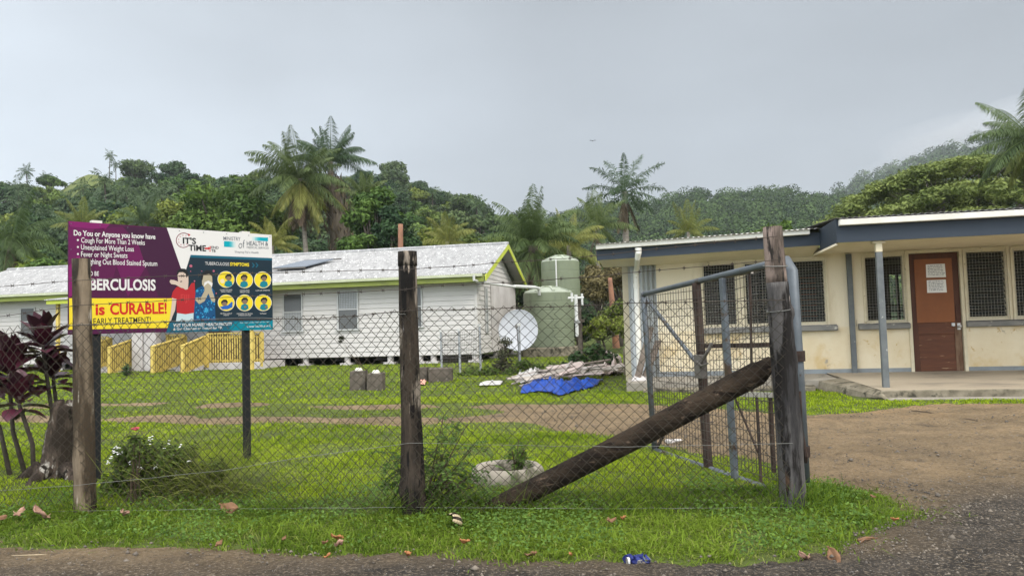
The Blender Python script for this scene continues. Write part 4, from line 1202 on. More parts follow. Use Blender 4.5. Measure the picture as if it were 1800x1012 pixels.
for k in range(kmax):
    s0 = (k + 0.5) * p_
    zt_ = np.interp(s0, tws, twz) + 0.02
    nz_ = int((zt_ - zb0) / p_)
    j = np.arange(nz_ + 1)
    s = (k + (j + k) % 2) * p_
    z = zt_ - (nz_ - j) * p_ - (zt_ % 1) * 0
    wob = 0.022 * fnoise(s, z, 0.7, 41) + 0.035 * fnoise(s, z, 0.25, 42)
    z = z + 0.016 * fnoise(s, z, 0.8, 43)
    s = s + 0.013 * fnoise(s, z, 0.9, 44)
    X, Yv = fline(s)
    Yv = Yv - 0.075 + wob * 0.6 + np.where((j + k) % 2 == 0, 0.0018, -0.0018)
    pts = np.stack([X, Yv, z], -1)
    r_ = 0.0023
    # square section wires, cheap to build
    offs = np.array([[r_, 0, 0], [0, r_, 0], [-r_, 0, 0], [0, -r_, 0]])
    v = (pts[:, None, :] + offs[None]).reshape(-1, 3)
    n_ = len(pts)
    i_ = np.arange(n_ - 1)[:, None] * 4 + cnt
    for a in range(4):
        SQ.append(np.concatenate([i_ + a, i_ + (a + 1) % 4, i_ + 4 + (a + 1) % 4, i_ + 4 + a], 1))
    SV.append(v); cnt += len(v)
link('chain_link_mesh', np_mesh('chain_link_mesh', np.concatenate(SV), [np.concatenate(SQ)], MATS['fence_wire']), fence)
def strand(pxs, name, m_, barbs, r_=0.0022, dy=-0.08, seed=0):
    P = [on_fence(p, dy) for p in pxs]
    Q = []
    rr = random.Random(seed)
    for a, b in zip(P, P[1:]):
        n = max(2, int(np.linalg.norm(b - a) / 0.12))
        for i in range(n):
            Q.append(a + (b - a) * i / n + np.array([0, rr.uniform(-0.002, 0.002), rr.uniform(-0.0025, 0.0025)]))
    Q.append(P[-1])
    mb = MB(); mb.tube(Q, r_, 5)
    if barbs:
        for i, q in enumerate(Q[1:-1]):
            d = unit(Q[i + 2] - Q[i])
            for t in (0.6, 2.2):
                e = np.array([d[0] * 0.35, math.sin(t), math.cos(t)]) * 0.016
                mb.tube([q - e, q + e], 0.0016, 4)
            mb.tube([q - d * 0.009, q + d * 0.009], 0.0042, 5)
    return mb.build(name, m_, fence)
rw_ = MATS['barbed_wire_rust']
strand([(-320, 560), (0, 506), (70, 500), (142, 494), (300, 487), (480, 481), (600, 478), (716, 475), (800, 470), (900, 462), (1000, 456), (1150, 440), (1250, 429), (1358, 418)], 'barbed_wire', rw_, True, seed=1)
strand([(-320, 600), (0, 558), (142, 538), (300, 529), (480, 520), (600, 515), (716, 510), (745, 505), (920, 496), (1050, 487), (1155, 476), (1240, 470), (1362, 458)], 'barbed_wire', rw_, True, seed=2)
strand(TOPW, 'barbed_wire', rw_, True, r_=0.0026, seed=3)
strand([(-320, 600), (60, 575), (148, 571), (440, 558), (560, 562), (716, 552)], 'plain_wire', MATS['galv_wire'], False, 0.0012, seed=6)
strand([(-320, 905), (0, 858), (150, 848), (400, 822), (560, 796), (724, 775), (900, 779), (1100, 781), (1388, 775)], 'plain_wire', MATS['galv_wire'], False, 0.0013, seed=4)
strand([(-320, 930), (0, 897), (150, 893), (450, 888), (726, 886), (1000, 888), (1396, 886)], 'plain_wire', MATS['galv_wire'], False, 0.0012, seed=5)

# ================================================================== GATE (swung inwards)
mat('gate_pipe', (0.125, 0.142, 0.158), (0.090, 0.102, 0.112), 5, 0.5, metal=0.35, spots=(((0.27, 0.28, 0.28), 9, 0.62, 0.05), ((0.075, 0.05, 0.035), 7, 0.58, 0.05)))
mat('gate_rust', (0.030, 0.021, 0.018), (0.070, 0.048, 0.038), 7, 0.9, 0.3)
mat('pale_paint', (0.50, 0.47, 0.42), (0.36, 0.33, 0.29), 8, 0.8, spots=(((0.15, 0.10, 0.07), 8, 0.6, 0.05),))
mat('weld_wire', (0.075, 0.066, 0.058), (0.045, 0.036, 0.030), 6, 0.7, metal=0.2)
gL, gR = at((1151, 792), 7.12), at((1412, 882), 5.02)
gyaw = math.degrees(math.atan2(-(gR[1] - gL[1]), gR[0] - gL[0]))
GP = Plane(gL, gyaw)
gate = thing('pipe_gate', 'open grey pipe frame gate covered in wire mesh behind the leaning log', 'gate', (gL[0], gL[1], 0), -GP.yaw)
def gp(p, off=0.0):
    u, z = GP.uz(p, off)
    return np.array([u, -off, z])
mb = MB()
a, b = gp((1131, 517)), gp((1151, 792))
c, d = gp((1386, 458)), gp((1412, 870))
c[0] = gp((1400, 660))[0] ; 
mb.tube([b, a + (0, 0, -0.03), a, a + (0.03, 0, 0)], 0.027, 12)
mb.build('end_pole', MATS['gate_pipe'], gate, smooth=True)
mb = MB(); e = gp((1345, 466))
mb.tube([a, e, c + (-0.16, 0, 0.0), c + (-0.05, 0, 0.0), c + (0.0, 0, -0.07), (c[0] + 0.01, 0, 0.9), (c[0] + 0.015, 0, 0.12)], [0.023, 0.027, 0.031, 0.038, 0.043, 0.045, 0.045], 12)
mb.build('frame', MATS['gate_pipe'], gate, smooth=True)
mb = MB(); f0 = gp((1342, 856)); mb.tube([b + (0, 0, 0.005), f0], 0.026, 10); mb.tube([f0, gp((1375, 866))], 0.018, 8); mb.build('bottom_rail', MATS['gate_pipe'], gate, smooth=True)
mb = MB(); mb.bar(gp((1224, 497), 0.0), gp((1246, 836), 0.0), 0.072, 0.05, up=(0, 1, 0)); mb.build('upright', MATS['gate_rust'], gate, bevel=0.006)
mb = MB(); mb.bar(gp((1270, 489), 0.045), gp((1292, 846), 0.045), 0.054, 0.04, up=(0, 1, 0)); mb.build('upright', MATS['gate_pipe'], gate, bevel=0.006)
mb = MB(); mb.bar(gp((1237, 608), -0.04), gp((1352, 606), -0.04), 0.03, 0.035); mb.build('crossbar', MATS['gate_rust'], gate)
mb = MB(); mb.bar(gp((1285, 692), -0.03), gp((1360, 694), -0.03), 0.03, 0.035); mb.bar(gp((1275, 484), -0.035), gp((1322, 476), -0.035), 0.02, 0.04); mb.build('crossbar', MATS['pale_paint'], gate)
mb = MB(); mb.bar(gp((1138, 527), -0.03), gp((1222, 634), -0.03), 0.03, 0.02); mb.build('brace', MATS['gate_pipe'], gate)
for p, q, wd in (((1330, 695), (1338, 850), 0.016), ((1354, 695), (1360, 830), 0.022), ((1288, 690), (1335, 800), 0.012), ((1318, 480), (1322, 690), 0.014), ((1153, 790), (1175, 748), 0.02)):
    mb = MB(); mb.bar(gp(p, -0.03), gp(q, -0.03), wd, wd); mb.build('stay', MATS['gate_rust'], gate)
mb = MB(); q = gp((1232, 645), 0.06); mb.box(q - (0.06, 0.03, 0.09), q + (0.05, 0.03, 0.10)); mb.tube([q + (0.05, -0.03, 0.0), q + (0.12, -0.06, 0.05), q + (0.2, -0.05, 0.13), q + (0.22, -0.02, 0.2)], 0.014, 8); mb.tube([q + (0.03, -0.05, 0.05), q + (0.14, -0.07, 0.02), q + (0.20, -0.05, 0.04)], 0.008, 6)
mb.build('latch', MATS['dark_frame'], gate, bevel=0.004)
mb = MB()
u0, u1 = b[0] + 0.03, c[0] - 0.03
zlo, zhi = 0.09, a[2] - 0.03
za, zc = a[2], c[2]
rg = np.random.default_rng(4)
for u in np.arange(u0, u1, 0.048):
    top = za + (zc - za) * (u - u0) / (u1 - u0) - 0.03
    uu = u + rg.normal() * 0.003
    mb.tube([(uu, -0.036, zlo), (uu + rg.normal() * 0.006, -0.036, (zlo + top) / 2), (uu, -0.036, top)], 0.0026, 4)
for z in np.arange(zlo, min(za, zc), 0.072):
    mb.tube([(u0, -0.040, z), ((u0 + u1) / 2, -0.040 + rg.normal() * 0.004, z + rg.normal() * 0.006), (u1, -0.040, z + (zc - za) * (z - zlo) / zhi)], 0.0026, 4)
mb.build('wire_mesh', MATS['weld_wire'], gate)
mb = MB()
for z in (0.32, 0.95):
    q = np.array([c[0] + 0.015, -0.0, z]); mb.tube([q - (0, 0, 0.035), q + (0, 0, 0.035)], 0.055, 10); mb.tube([q, q + (-0.1, -0.12, 0.0)], 0.014, 6)
mb.tube([(c[0] + 0.05, -0.02, 0.72), (c[0] + 0.075, -0.04, 0.5), (c[0] + 0.10, -0.03, 0.30), (c[0] + 0.08, -0.02, 0.26)], 0.012, 6)
mb.build('hinge', MATS['gate_rust'], gate)

# ================================================================== SIGN BOARD
sA = np.array(at((120, 487), 6.2)); sB = np.array(at((478, 496), 7.45))
SP = Plane(sA, math.degrees(math.atan2(-(sB[1] - sA[1]), sB[0] - sA[0])))
q = [SP.uz(p) for p in ((120, 386), (478, 415), (478.5, 579), (119, 588))]
SWD = (q[1][0] + q[2][0] - q[0][0] - q[3][0]) / 2
SZ1 = (q[0][1] + q[1][1]) / 2; SZ0 = (q[2][1] + q[3][1]) / 2; SHT = SZ1 - SZ0
sign = thing('sign_board', 'purple and navy printed health notice board on two dark posts behind the fence', 'sign board', (sA[0], sA[1], 0), -SP.yaw)
def homography(src, dst):
    A = []
    for (x, y), (u, v) in zip(src, dst):
        A += [[x, y, 1, 0, 0, 0, -u * x, -u * y, u], [0, 0, 0, x, y, 1, -v * x, -v * y, v]]
    h = np.linalg.solve(np.array(A)[:, :8], np.array(A)[:, 8])
    return np.append(h, 1).reshape(3, 3)
HM_ = homography([(88, 66), (1652, 205), (1665, 915), (82, 957)], [(0, SHT), (SWD, SHT), (SWD, 0), (0, 0)])
def S_(p):
    v = HM_ @ np.array([p[0], p[1], 1.0])
    return np.array([v[0] / v[2], v[1] / v[2]])
INK = {}
SM = []
def ink(name, c, rough=0.6):
    if name not in INK:
        INK[name] = len(SM)
        SM.append(plain('print_' + name, tuple(0.76 * x for x in c), rough, 0.15))
    return INK[name]
panel = MB()
panel.box((0, 0, 0), (SWD, 0.018, SHT), ink('purple', (0.075, 0.010, 0.050)))
LV = [0]
def flat(poly, m, lift):
    """printed area, a hair proud of the board"""
    panel.prism([(x, -0.0002 - 0.0005 * lift, z) for x, z in poly], (0, -0.0002, 0), m)
def area(zp, m, lift=1):
    flat([S_(p) for p in zp], m, lift)
def disc(c, r, m, lift, n=24, sx_=1.0):
    cc = S_(c)
    rx = np.linalg.norm(S_((c[0] + r, c[1])) - cc); ry = np.linalg.norm(S_((c[0], c[1] + r)) - cc)
    flat([cc + (rx * sx_ * math.cos(2 * PI * k / n), ry * math.sin(2 * PI * k / n)) for k in range(n)], m, lift)
mg1, mg2, mg3, mg4 = ink('magenta', (0.205, 0.012, 0.118)), ink('plum', (0.130, 0.010, 0.080)), ink('mulberry', (0.098, 0.010, 0.062)), ink('aubergine', (0.050, 0.012, 0.040))
area([(88, 66), (420, 96), (380, 140), (100, 110)], mg1); area([(89, 110), (300, 130), (170, 330), (88, 420)], mg2)
area([(86, 420), (170, 330), (300, 560), (88, 665)], mg1); area([(300, 130), (520, 120), (640, 250), (470, 420)], mg3)
area([(520, 120), (860, 136), (900, 240), (640, 250)], mg4); area([(470, 420), (640, 250), (700, 430), (560, 660)], mg2)
area([(640, 250), (900, 240), (968, 447), (700, 430)], mg4); area([(300, 300), (470, 420), (420, 600), (300, 560)], mg3); area([(700, 430), (968, 447), (920, 665), (800, 660)], mg4)
wh = ink('white', (0.72, 0.70, 0.68)); nv = ink('navy', (0.012, 0.028, 0.042)); ye = ink('yellow', (0.80, 0.62, 0.03)); rd = ink('red', (0.56, 0.022, 0.018)); bk = ink('black', (0.018, 0.018, 0.02))
tl = ink('teal', (0.0, 0.30, 0.37)); te = ink('petrol', (0.010, 0.105, 0.165)); gy_ = ink('grey', (0.13, 0.15, 0.17)); lt = ink('pale_teal', (0.30, 0.58, 0.62))
area([(862, 134), (1652, 205), (1656, 379), (1045, 346), (1010, 457), (972, 449)], wh)
area([(1045, 345), (1656, 378), (1664, 850), (884, 860), (932, 680), (1010, 456)], nv)
area([(1045, 345), (1656, 378), (1656, 396), (1040, 364)], te, 2)
area([(86, 670), (940, 676), (868, 903), (83, 917)], ye)
area([(884, 856), (1664, 846), (1665, 915), (857, 940)], te, 2)
area([(1380, 858), (1664, 846), (1665, 915), (1330, 925)], ink('sea', (0.0, 0.20, 0.27)), 3)
area([(84, 905), (90, 905), (90, 672), (84, 672)], mg4, 3)
fb = bpy.data.curves.new('fontprobe', 'FONT'); fb.body = 'H'; fo = bpy.data.objects.new('fontprobe', fb)
def text_mesh(s, bold, shear=0.0):
    fb.body = s
    fb.offset = bold
    fb.shear = shear
    fb.resolution_u = 3
    me = bpy.data.meshes.new_from_object(fo)
    n = len(me.vertices)
    co = np.zeros(n * 3); me.vertices.foreach_get('co', co)
    polys = [tuple(p.vertices) for p in me.polygons]
    bpy.data.meshes.remove(me)
    return co.reshape(-1, 3)[:, :2], polys
_h, _ = text_mesh('H', 0.0)
CAPH = _h[:, 1].max()
def write(s, p0, p1, cap, m, bold=0.015, lift=4, shear=0.0):
    """baseline from p0 to p1, capital height cap (in the measuring picture)"""
    a, b = S_(p0), S_(p1)
    ch = np.linalg.norm(S_((p0[0], p0[1] - cap)) - a)
    co, polys = text_mesh(s, bold, shear)
    x0, x1 = co[:, 0].min(), co[:, 0].max()
    d = b - a
    wv = np.array([-d[1], d[0]]) / np.linalg.norm(d)
    P = a + np.outer((co[:, 0] - x0) / (x1 - x0), d) + np.outer(co[:, 1] / CAPH * ch, wv)
    panel.add([(x, -0.0003 - 0.0005 * lift, z) for x, z in P], polys, m)
write('Do You or Anyone you know have', (130, 178), (774, 220), 40, wh, 0.025)
for s, a, b in (('Cough For More Than 2 Weeks', (190, 236), (692, 264)), ('Unexplained Weight Loss', (188, 290), (606, 312)), ('Fever or Night Sweats', (188, 345), (556, 361)), ('ghing Out Blood Stained Sputum', (258, 404), (788, 426)), ('Cou', (188, 400), (250, 403))):
    write(s, a, b, 40, wh, 0.008)
    if a[0] < 200: disc((163, a[1] - 20), 8, wh, 4, 10)
write('IT COUL', (135, 492), (250, 495), 34, wh, 0.012); write('D BE', (259, 495), (330, 497), 34, wh, 0.012)
write('TU', (138, 604), (236, 605), 84, wh, 0.03); write('BERCULOSIS', (258, 605), (776, 612), 84, wh, 0.03)
write('TB', (130, 803), (240, 802), 84, rd, 0.025); write('is', (302, 800), (376, 799), 84, rd, 0.03); write('CURABLE!', (418, 798), (862, 790), 84, rd, 0.03)
write('SEEK', (140, 880), (240, 877), 47, bk, 0.006); write('EARLY TREATMENT!', (285, 876), (738, 862), 47, bk, 0.006)
# logos
cc = (990, 233)
for k in range(34):
    t0, t1 = math.radians(40 + k * 8.2), math.radians(40 + (k + 1) * 8.2)
    area([(cc[0] + r * math.cos(t), cc[1] - r * math.sin(t)) for r, t in ((58, t0), (58, t1), (52, t1), (52, t0))], ink('ring', (0.22, 0.06, 0.08)), 2)
area([(1022, 182), (1044, 190), (1030, 206)], rd, 2)
for k in range(8):
    t = math.radians(60 + k * 36); disc((cc[0] + 38 * math.cos(t), cc[1] - 38 * math.sin(t)), 5, ink('pink', (0.55, 0.25, 0.27)), 2, 8)
write("IT'S", (985, 258), (1087, 263), 44, bk, 0.03); write('TIME', (1030, 311), (1162, 318), 42, bk, 0.03)
area([(1152, 292), (1178, 292), (1178, 284), (1190, 298), (1178, 312), (1178, 304), (1152, 304)], rd, 5)
area([(1188, 280), (1197, 281), (1196, 308), (1189, 308)], rd, 5); disc((1192, 318), 5, rd, 5, 10)
write('END', (1202, 301), (1257, 304), 20, bk, 0.01); write('TB', (1202, 325), (1234, 327), 18, bk, 0.02)
write('MINISTRY', (1293, 237), (1421, 245), 27, gy_, 0.005); write('HEALTH &', (1468, 281), (1627, 286), 32, gy_, 0.015); write('MEDICAL SERVICES', (1468, 303), (1631, 310), 15, gy_, 0.0)
write('of', (1410, 303), (1464, 296), 58, gy_, -0.008, 5, 0.25); write("Shaping Fiji's Health", (1378, 334), (1556, 343), 15, gy_, 0.0)
shades = [(0.0, 0.34, 0.42), (0.03, 0.38, 0.45), (0.10, 0.44, 0.50), (0.25, 0.53, 0.57), (0.45, 0.62, 0.63), (0.60, 0.67, 0.66)]
for k in range(6):
    m_ = ink('fade%d' % k, shades[k])
    xa, xb = 1297 + (0 if k == 0 else 40 + 9.5 * (k - 1)), 1297 + 40 + 9.5 * k
    area([(xa, 244 + (xa - 1297) * 0.09), (xb, 244 + (xb - 1297) * 0.09), (xb, 288 + (xb - 1297) * 0.07), (xa, 288 + (xa - 1297) * 0.07)], m_, 2)
    xb, xa = 1625 - (0 if k == 0 else 60 + 12 * (k - 1)), 1625 - 60 - 12 * k
    area([(xa, 217 + (xa - 1500) * 0.06), (xb, 217 + (xb - 1500) * 0.06), (xb, 244 + (xb - 1500) * 0.07), (xa, 244 + (xa - 1500) * 0.07)], m_, 2)
write('TUBERCULOSIS', (1155, 423), (1336, 431), 24, wh, 0.0); write('SYMPTOMS', (1343, 431), (1486, 438), 24, ye, 0.03)
for x in (1505, 1532):
    area([(x, 412), (x + 10, 413), (x + 24, 431), (x + 10, 448), (x, 447), (x + 12, 430)], te, 2)
# the two printed figures
skA, skB = ink('skin_light', (0.60, 0.47, 0.39)), ink('skin_tan', (0.42, 0.36, 0.25)); shirt = ink('shirt_red', (0.42, 0.022, 0.028)); jean = ink('trousers_pale', (0.50, 0.62, 0.66)); dress = ink('dress_blue', (0.010, 0.075, 0.19))
area([(942, 786), (1068, 783), (1066, 855), (1000, 858), (932, 858)], jean, 5)
area([(904, 650), (938, 672), (925, 770), (905, 815), (893, 852), (884, 842), (892, 780), (902, 700)], skA, 5)
area([(896, 668), (908, 625), (935, 590), (985, 578), (1030, 596), (1052, 560), (1075, 556), (1080, 640), (1070, 788), (1005, 798), (938, 788), (936, 680), (915, 676)], shirt, 6)
area([(942, 482), (975, 468), (1010, 478), (1026, 505), (1028, 550), (1024, 606), (1005, 610), (975, 590), (950, 555)], skA, 7)
area([(882, 548), (890, 533), (918, 536), (960, 552), (985, 575), (1000, 600), (972, 596), (930, 572), (895, 566)], skA, 8)
area([(936, 490), (945, 462), (970, 448), (1000, 450), (1020, 468), (1028, 500), (1012, 520), (1006, 488), (985, 476), (955, 478), (946, 496)], bk, 8)
for a, b in (((955, 508), (968, 505)), ((985, 502), (1000, 505))): area([a, b, (b[0], b[1] + 4), (a[0], a[1] + 4)], bk, 9)
area([(963, 545), (978, 542), (978, 550), (965, 552)], bk, 9)
write('FIJI', (968, 695), (1032, 697), 50, ink('shirt_mark', (0.56, 0.05, 0.05)), 0.0, 8)
area([(1078, 640), (1095, 600), (1130, 585), (1200, 585), (1228, 620), (1232, 760), (1236, 850), (1072, 852), (1072, 760)], dress, 4)
rs = random.Random(3)
fl = [ink('flower_a', (0.02, 0.30, 0.62)), ink('flower_b', (0.06, 0.42, 0.70)), ink('flower_c', (0.005, 0.03, 0.10))]
for k in range(120):
    x, y = rs.uniform(1080, 1228), rs.uniform(595, 846)
    if y < 640 and (x < 1092 or x > 1215): continue
    r = rs.uniform(3, 9)
    area([(x + r * (1 if j % 2 else 0.4) * math.cos(j * PI / 4 + k), y + r * (1 if j % 2 else 0.4) * math.sin(j * PI / 4 + k)) for j in range(8)], fl[k % 3], 5)
for x, y, r in ((1165, 770, 26), (1095, 620, 15), (1100, 820, 16), (1205, 700, 14)):
    for j in range(8):
        t = j * PI / 4; area([(x + r * 0.2 * math.cos(t + 1.2), y + r * 0.2 * math.sin(t + 1.2)), (x + r * math.cos(t), y + r * math.sin(t)), (x + r * 0.2 * math.cos(t - 1.2), y + r * 0.2 * math.sin(t - 1.2))], fl[1], 6)
area([(1130, 515), (1140, 492), (1185, 488), (1208, 505), (1210, 570), (1185, 600), (1150, 598), (1132, 570)], skB, 6)
area([(1122, 530), (1130, 490), (1165, 462), (1200, 470), (1216, 500), (1210, 512), (1185, 492), (1142, 500), (1134, 540)], bk, 7)
area([(1145, 585), (1150, 556), (1180, 542), (1212, 562), (1206, 592)], wh, 7)
area([(1150, 582), (1175, 560), (1200, 582), (1208, 620), (1232, 690), (1226, 708), (1205, 700), (1180, 640), (1150, 700), (1110, 722), (1080, 690), (1082, 672), (1125, 668), (1150, 620)], skB, 8)
for x, y, r in ((1047, 430, 11), (1220, 470, 8), (1130, 470, 4), (1240, 640, 5), (1075, 545, 6), (1045, 470, 4)): disc((x, y), r, ink('germ', (0.45, 0.12, 0.18)), 3, 12)
# six round symptom pictures
cap_txt = [('COUGH FOR MORE', 'THAN 2 WEEKS'), ('UNEXPLAINED', 'WEIGHT LOSS'), ('LOSS OF APPETITE',), ('FEVER & NIGHT', 'SWEATS'), ('COUGHING OUT BLOOD', 'STAINED SPUTUM'), ('FATIGUE',)]
skC = ink('skin_brown', (0.22, 0.15, 0.10)); tsh = ink('shirt_teal', (0.01, 0.20, 0.26))
for i, (x, y) in enumerate(((1314, 535), (1453, 540), (1588, 541), (1316, 712), (1454, 713), (1592, 713))):
    disc((x, y), 63, wh, 2, 32); disc((x, y), 60, ye, 3, 32)
    dx = (18, -4, 8, -14, 0, 6)[i]
    if i == 3:
        area([(x - 48, y + 30), (x + 12, y + 18), (x + 40, y - 8), (x + 48, y - 4), (x + 46, y + 34), (x + 10, y + 50), (x - 30, y + 50)], ink('bed_blue', (0.02, 0.12, 0.45)), 4)
    else:
        area([(x + dx - 32, y + 44), (x + dx - 24, y + 16), (x + dx, y + 6), (x + dx + 24, y + 16), (x + dx + 30, y + 42), (x + dx + 8, y + 57), (x + dx - 14, y + 56)], tsh, 4)
    hy = y - 12 if i != 3 else y + 4
    disc((x + dx, hy), 21, skC, 5, 18)
    area([(x + dx - 25, hy + 8), (x + dx - 25, hy - 14), (x + dx - 8, hy - 29), (x + dx + 14, hy - 28), (x + dx + 25, hy - 12), (x + dx + 22, hy + 2), (x + dx + 10, hy - 12), (x + dx - 12, hy - 10)], bk, 6)
    if i in (4, 5): disc((x + dx + (4 if i == 4 else 14), y + 32), 9, skC, 6, 12)
    if i == 0: disc((x - 28, y + 12), 17, ink('puff', (0.75, 0.62, 0.40)), 4, 14)
    for k, s in enumerate(cap_txt[i]):
        wd = len(s) * 3.3
        yb = (y + 84 if i < 3 else y + 86) + k * 13
        write(s, (x - wd, yb), (x + wd, yb), 9, wh, 0.0)
write('VISIT YOUR NEAREST HEALTH FACILITY', (912, 894), (1360, 882), 22, wh, 0.02, 6); write('& Get Checked or Tested for TB.', (912, 922), (1288, 911), 21, wh, 0.008, 6); write('www.health.gov.fj', (1470, 901), (1646, 893), 17, wh, 0.005, 6)
write('For more information contact', (1420, 868), (1640, 860), 8, wh, 0.0, 6)
bpy.data.objects.remove(fo); bpy.data.curves.remove(fb)
for (x, z) in [(0.02 + (SWD - 0.04) * k / 8, zz_) for k in range(9) for zz_ in (0.02, SHT - 0.02)] + [(xx, SHT * k / 4) for xx in (0.02, SWD - 0.02) for k in (1, 2, 3)]:
    panel.tube([(x, -0.0052, z), (x, -0.001, z)], 0.004, 6, gy_)
po = panel.build('printed_panel', SM, sign, (0, 0, SZ0))
plain('sign_post', (0.012, 0.013, 0.014), 0.6, 0.15)
plain('post_cap', (0.55, 0.53, 0.48), 0.6)
for px, capz in ((172, 0.025), (436, 0.02)):
    uu = SP.uz((px, 600))[0]
    mb = MB(); mb.box((uu - 0.029, 0.022, -0.3), (uu + 0.029, 0.076, SZ1 - 0.01), 0); mb.box((uu - 0.04, 0.0185, SZ1 - 0.03), (uu + 0.04, 0.09, SZ1 + capz), 1)
    mb.build('post', [MATS['sign_post'], MATS['post_cap']], sign)

# ================================================================== PLANTS NEAR THE FENCE
foliage('cordyline_leaf', (0.022, 0.007, 0.011), (0.085, 0.016, 0.032), 0.12, 0.42, 0.0, 0.5)
mat('stem_grey', (0.10, 0.085, 0.07), (0.06, 0.05, 0.042), 8, 0.9, 0.3)
def blade_leaf(base, d, L, wd, droop, up, n=6, fold=0.18):
    """one long leaf: strip with a keel; returns verts, quads"""
    d = unit(np.array(d, float)); side = unit(np.cross(d, up)); nrm_ = np.cross(side, d)
    vs, qs = [], []
    p = np.array(base, float); dirv = d.copy()
    for i in range(n + 1):
        t = i / n
        wv = wd * (math.sin(PI * min(1, 0.10 + 0.86 * t)) * 0.97 + 0.03) * (1 if t < 1 else 0.1)
        vs += [p - side * wv / 2 + nrm_ * wv * fold, p - nrm_ * 0, p + side * wv / 2 + nrm_ * wv * fold]
        dirv = unit(dirv + np.array([0, 0, -droop / n]))
        p = p + dirv * L / n
    for i in range(n):
        a = 3 * i
        qs += [(a, a + 1, a + 4, a + 3), (a + 1, a + 2, a + 5, a + 4)]
    return np.array(vs), np.array(qs)
cY = 6.75
cb = ground((55, 838))
cord = thing('cordyline', 'tall dark purple cordyline plant with several stems left of the sign', 'shrub', (cb[0], cb[1], 0))
rg = np.random.default_rng(12)
for (tx, ty, bx, by, Y, R_, nl) in ((76, 628, 100, 828, 6.75, 0.275, 32), (16, 676, 48, 836, 6.6, 0.285, 32), (94, 682, 108, 826, 6.9, 0.22, 16), (34, 722, 60, 838, 6.45, 0.22, 16), (-45, 670, 20, 836, 6.7, 0.28, 20)):
    top = at((tx, ty), Y) - cb * (1, 1, 0); bs = ground((bx, by)) - cb * (1, 1, 0)
    mid = (top + bs) / 2 + np.array([rg.normal() * 0.03, rg.normal() * 0.03, 0])
    mb = MB(); mb.tube([bs - (0, 0, 0.05), mid, top + (0, 0, 0.05), top + (0, 0, 0.17)], [0.022, 0.018, 0.016, 0.010], 8); mb.build('stem', MATS['stem_grey'], cord, smooth=True)
    parts = []
    for k in range(nl):
        az = k * 2.4 + rg.normal() * 0.2
        f = k / nl
        el = math.radians(-12 + 86 * f + rg.normal() * 8)
        d = (math.cos(az) * math.cos(el), math.sin(az) * math.cos(el), math.sin(el))
        v, q_ = blade_leaf(top + np.array([0, 0, 0.0 + 0.17 * f]) + np.array(d) * 0.03, d, R_ * rg.uniform(0.8, 1.15), 0.150 * rg.uniform(0.85, 1.2), 0.45 * (1 - f) + 0.10, (0, 0, 1.0001) if abs(d[2]) < 0.97 else (1, 0, 0))
        parts.append((v, q_, np.full(len(v), rg.random())))
    V, Qd, T = stack(parts)
    link('leaf_rosette', np_mesh('leaf_rosette', V, [Qd], MATS['cordyline_leaf'], T, True), cord)
mat('stump_wood', (0.030, 0.023, 0.018), (0.10, 0.076, 0.06), 4.5, 0.95, 1.0, 12, (2.0, 2.0, 0.6), spots=(((0.36, 0.34, 0.30), 4.5, 0.57, 0.05), ((0.018, 0.015, 0.012), 6, 0.55, 0.05)), bdist=0.03, lo=0.44, hi=0.58)
sb_ = ground((106, 838))
mb = MB()
post_mesh(mb, [sb_ - (0, 0, 0.1), sb_ + (0.0, 0, 0.12), sb_ + (0.02, 0, 0.4), sb_ + (0.055, 0, 0.63)], [0.160, 0.135, 0.122, 0.105], 31, n=26, sub=6, lump=0.13)
rs = random.Random(5)
for k in range(7):
    a = k * 0.9; mb.tube([sb_ + (0.05 + 0.07 * math.cos(a), 0.07 * math.sin(a), 0.58), sb_ + (0.055 + 0.075 * math.cos(a), 0.075 * math.sin(a), 0.62 + rs.uniform(0, 0.06))], [0.045, 0.028], 6)
for k in range(6):
    a = k * 1.05 + 0.3; mb.tube([sb_ + (0.15 * math.cos(a), 0.15 * math.sin(a), 0.10), sb_ + (0.27 * math.cos(a), 0.27 * math.sin(a), 0.02), sb_ + (0.38 * math.cos(a), 0.38 * math.sin(a), -0.05)], [0.07, 0.05, 0.02], 7)
tag(mb.build('tree_stump', MATS['stump_wood'], smooth=True), 'rotten grey brown tree stump beside the purple cordyline', 'stump')
foliage('bush_leaf', (0.040, 0.070, 0.015), (0.150, 0.205, 0.045), 0.3, 0.5, 0.0)
foliage('weed_leaf', (0.055, 0.110, 0.022), (0.14, 0.23, 0.045), 0.35, 0.5, 0.0)
foliage('dry_grass', (0.090, 0.125, 0.022), (0.30, 0.32, 0.09), 0.3, 0.6, 0.0)
foliage('feather_leaf', (0.060, 0.120, 0.028), (0.170, 0.260, 0.070), 0.4, 0.5, 0.0)
plain('petal_white', (0.80, 0.80, 0.78), 0.7)
plain('petal_pink', (0.75, 0.16, 0.20), 0.6)
mat('twig', (0.085, 0.060, 0.040), (0.05, 0.038, 0.028), 8, 0.9)
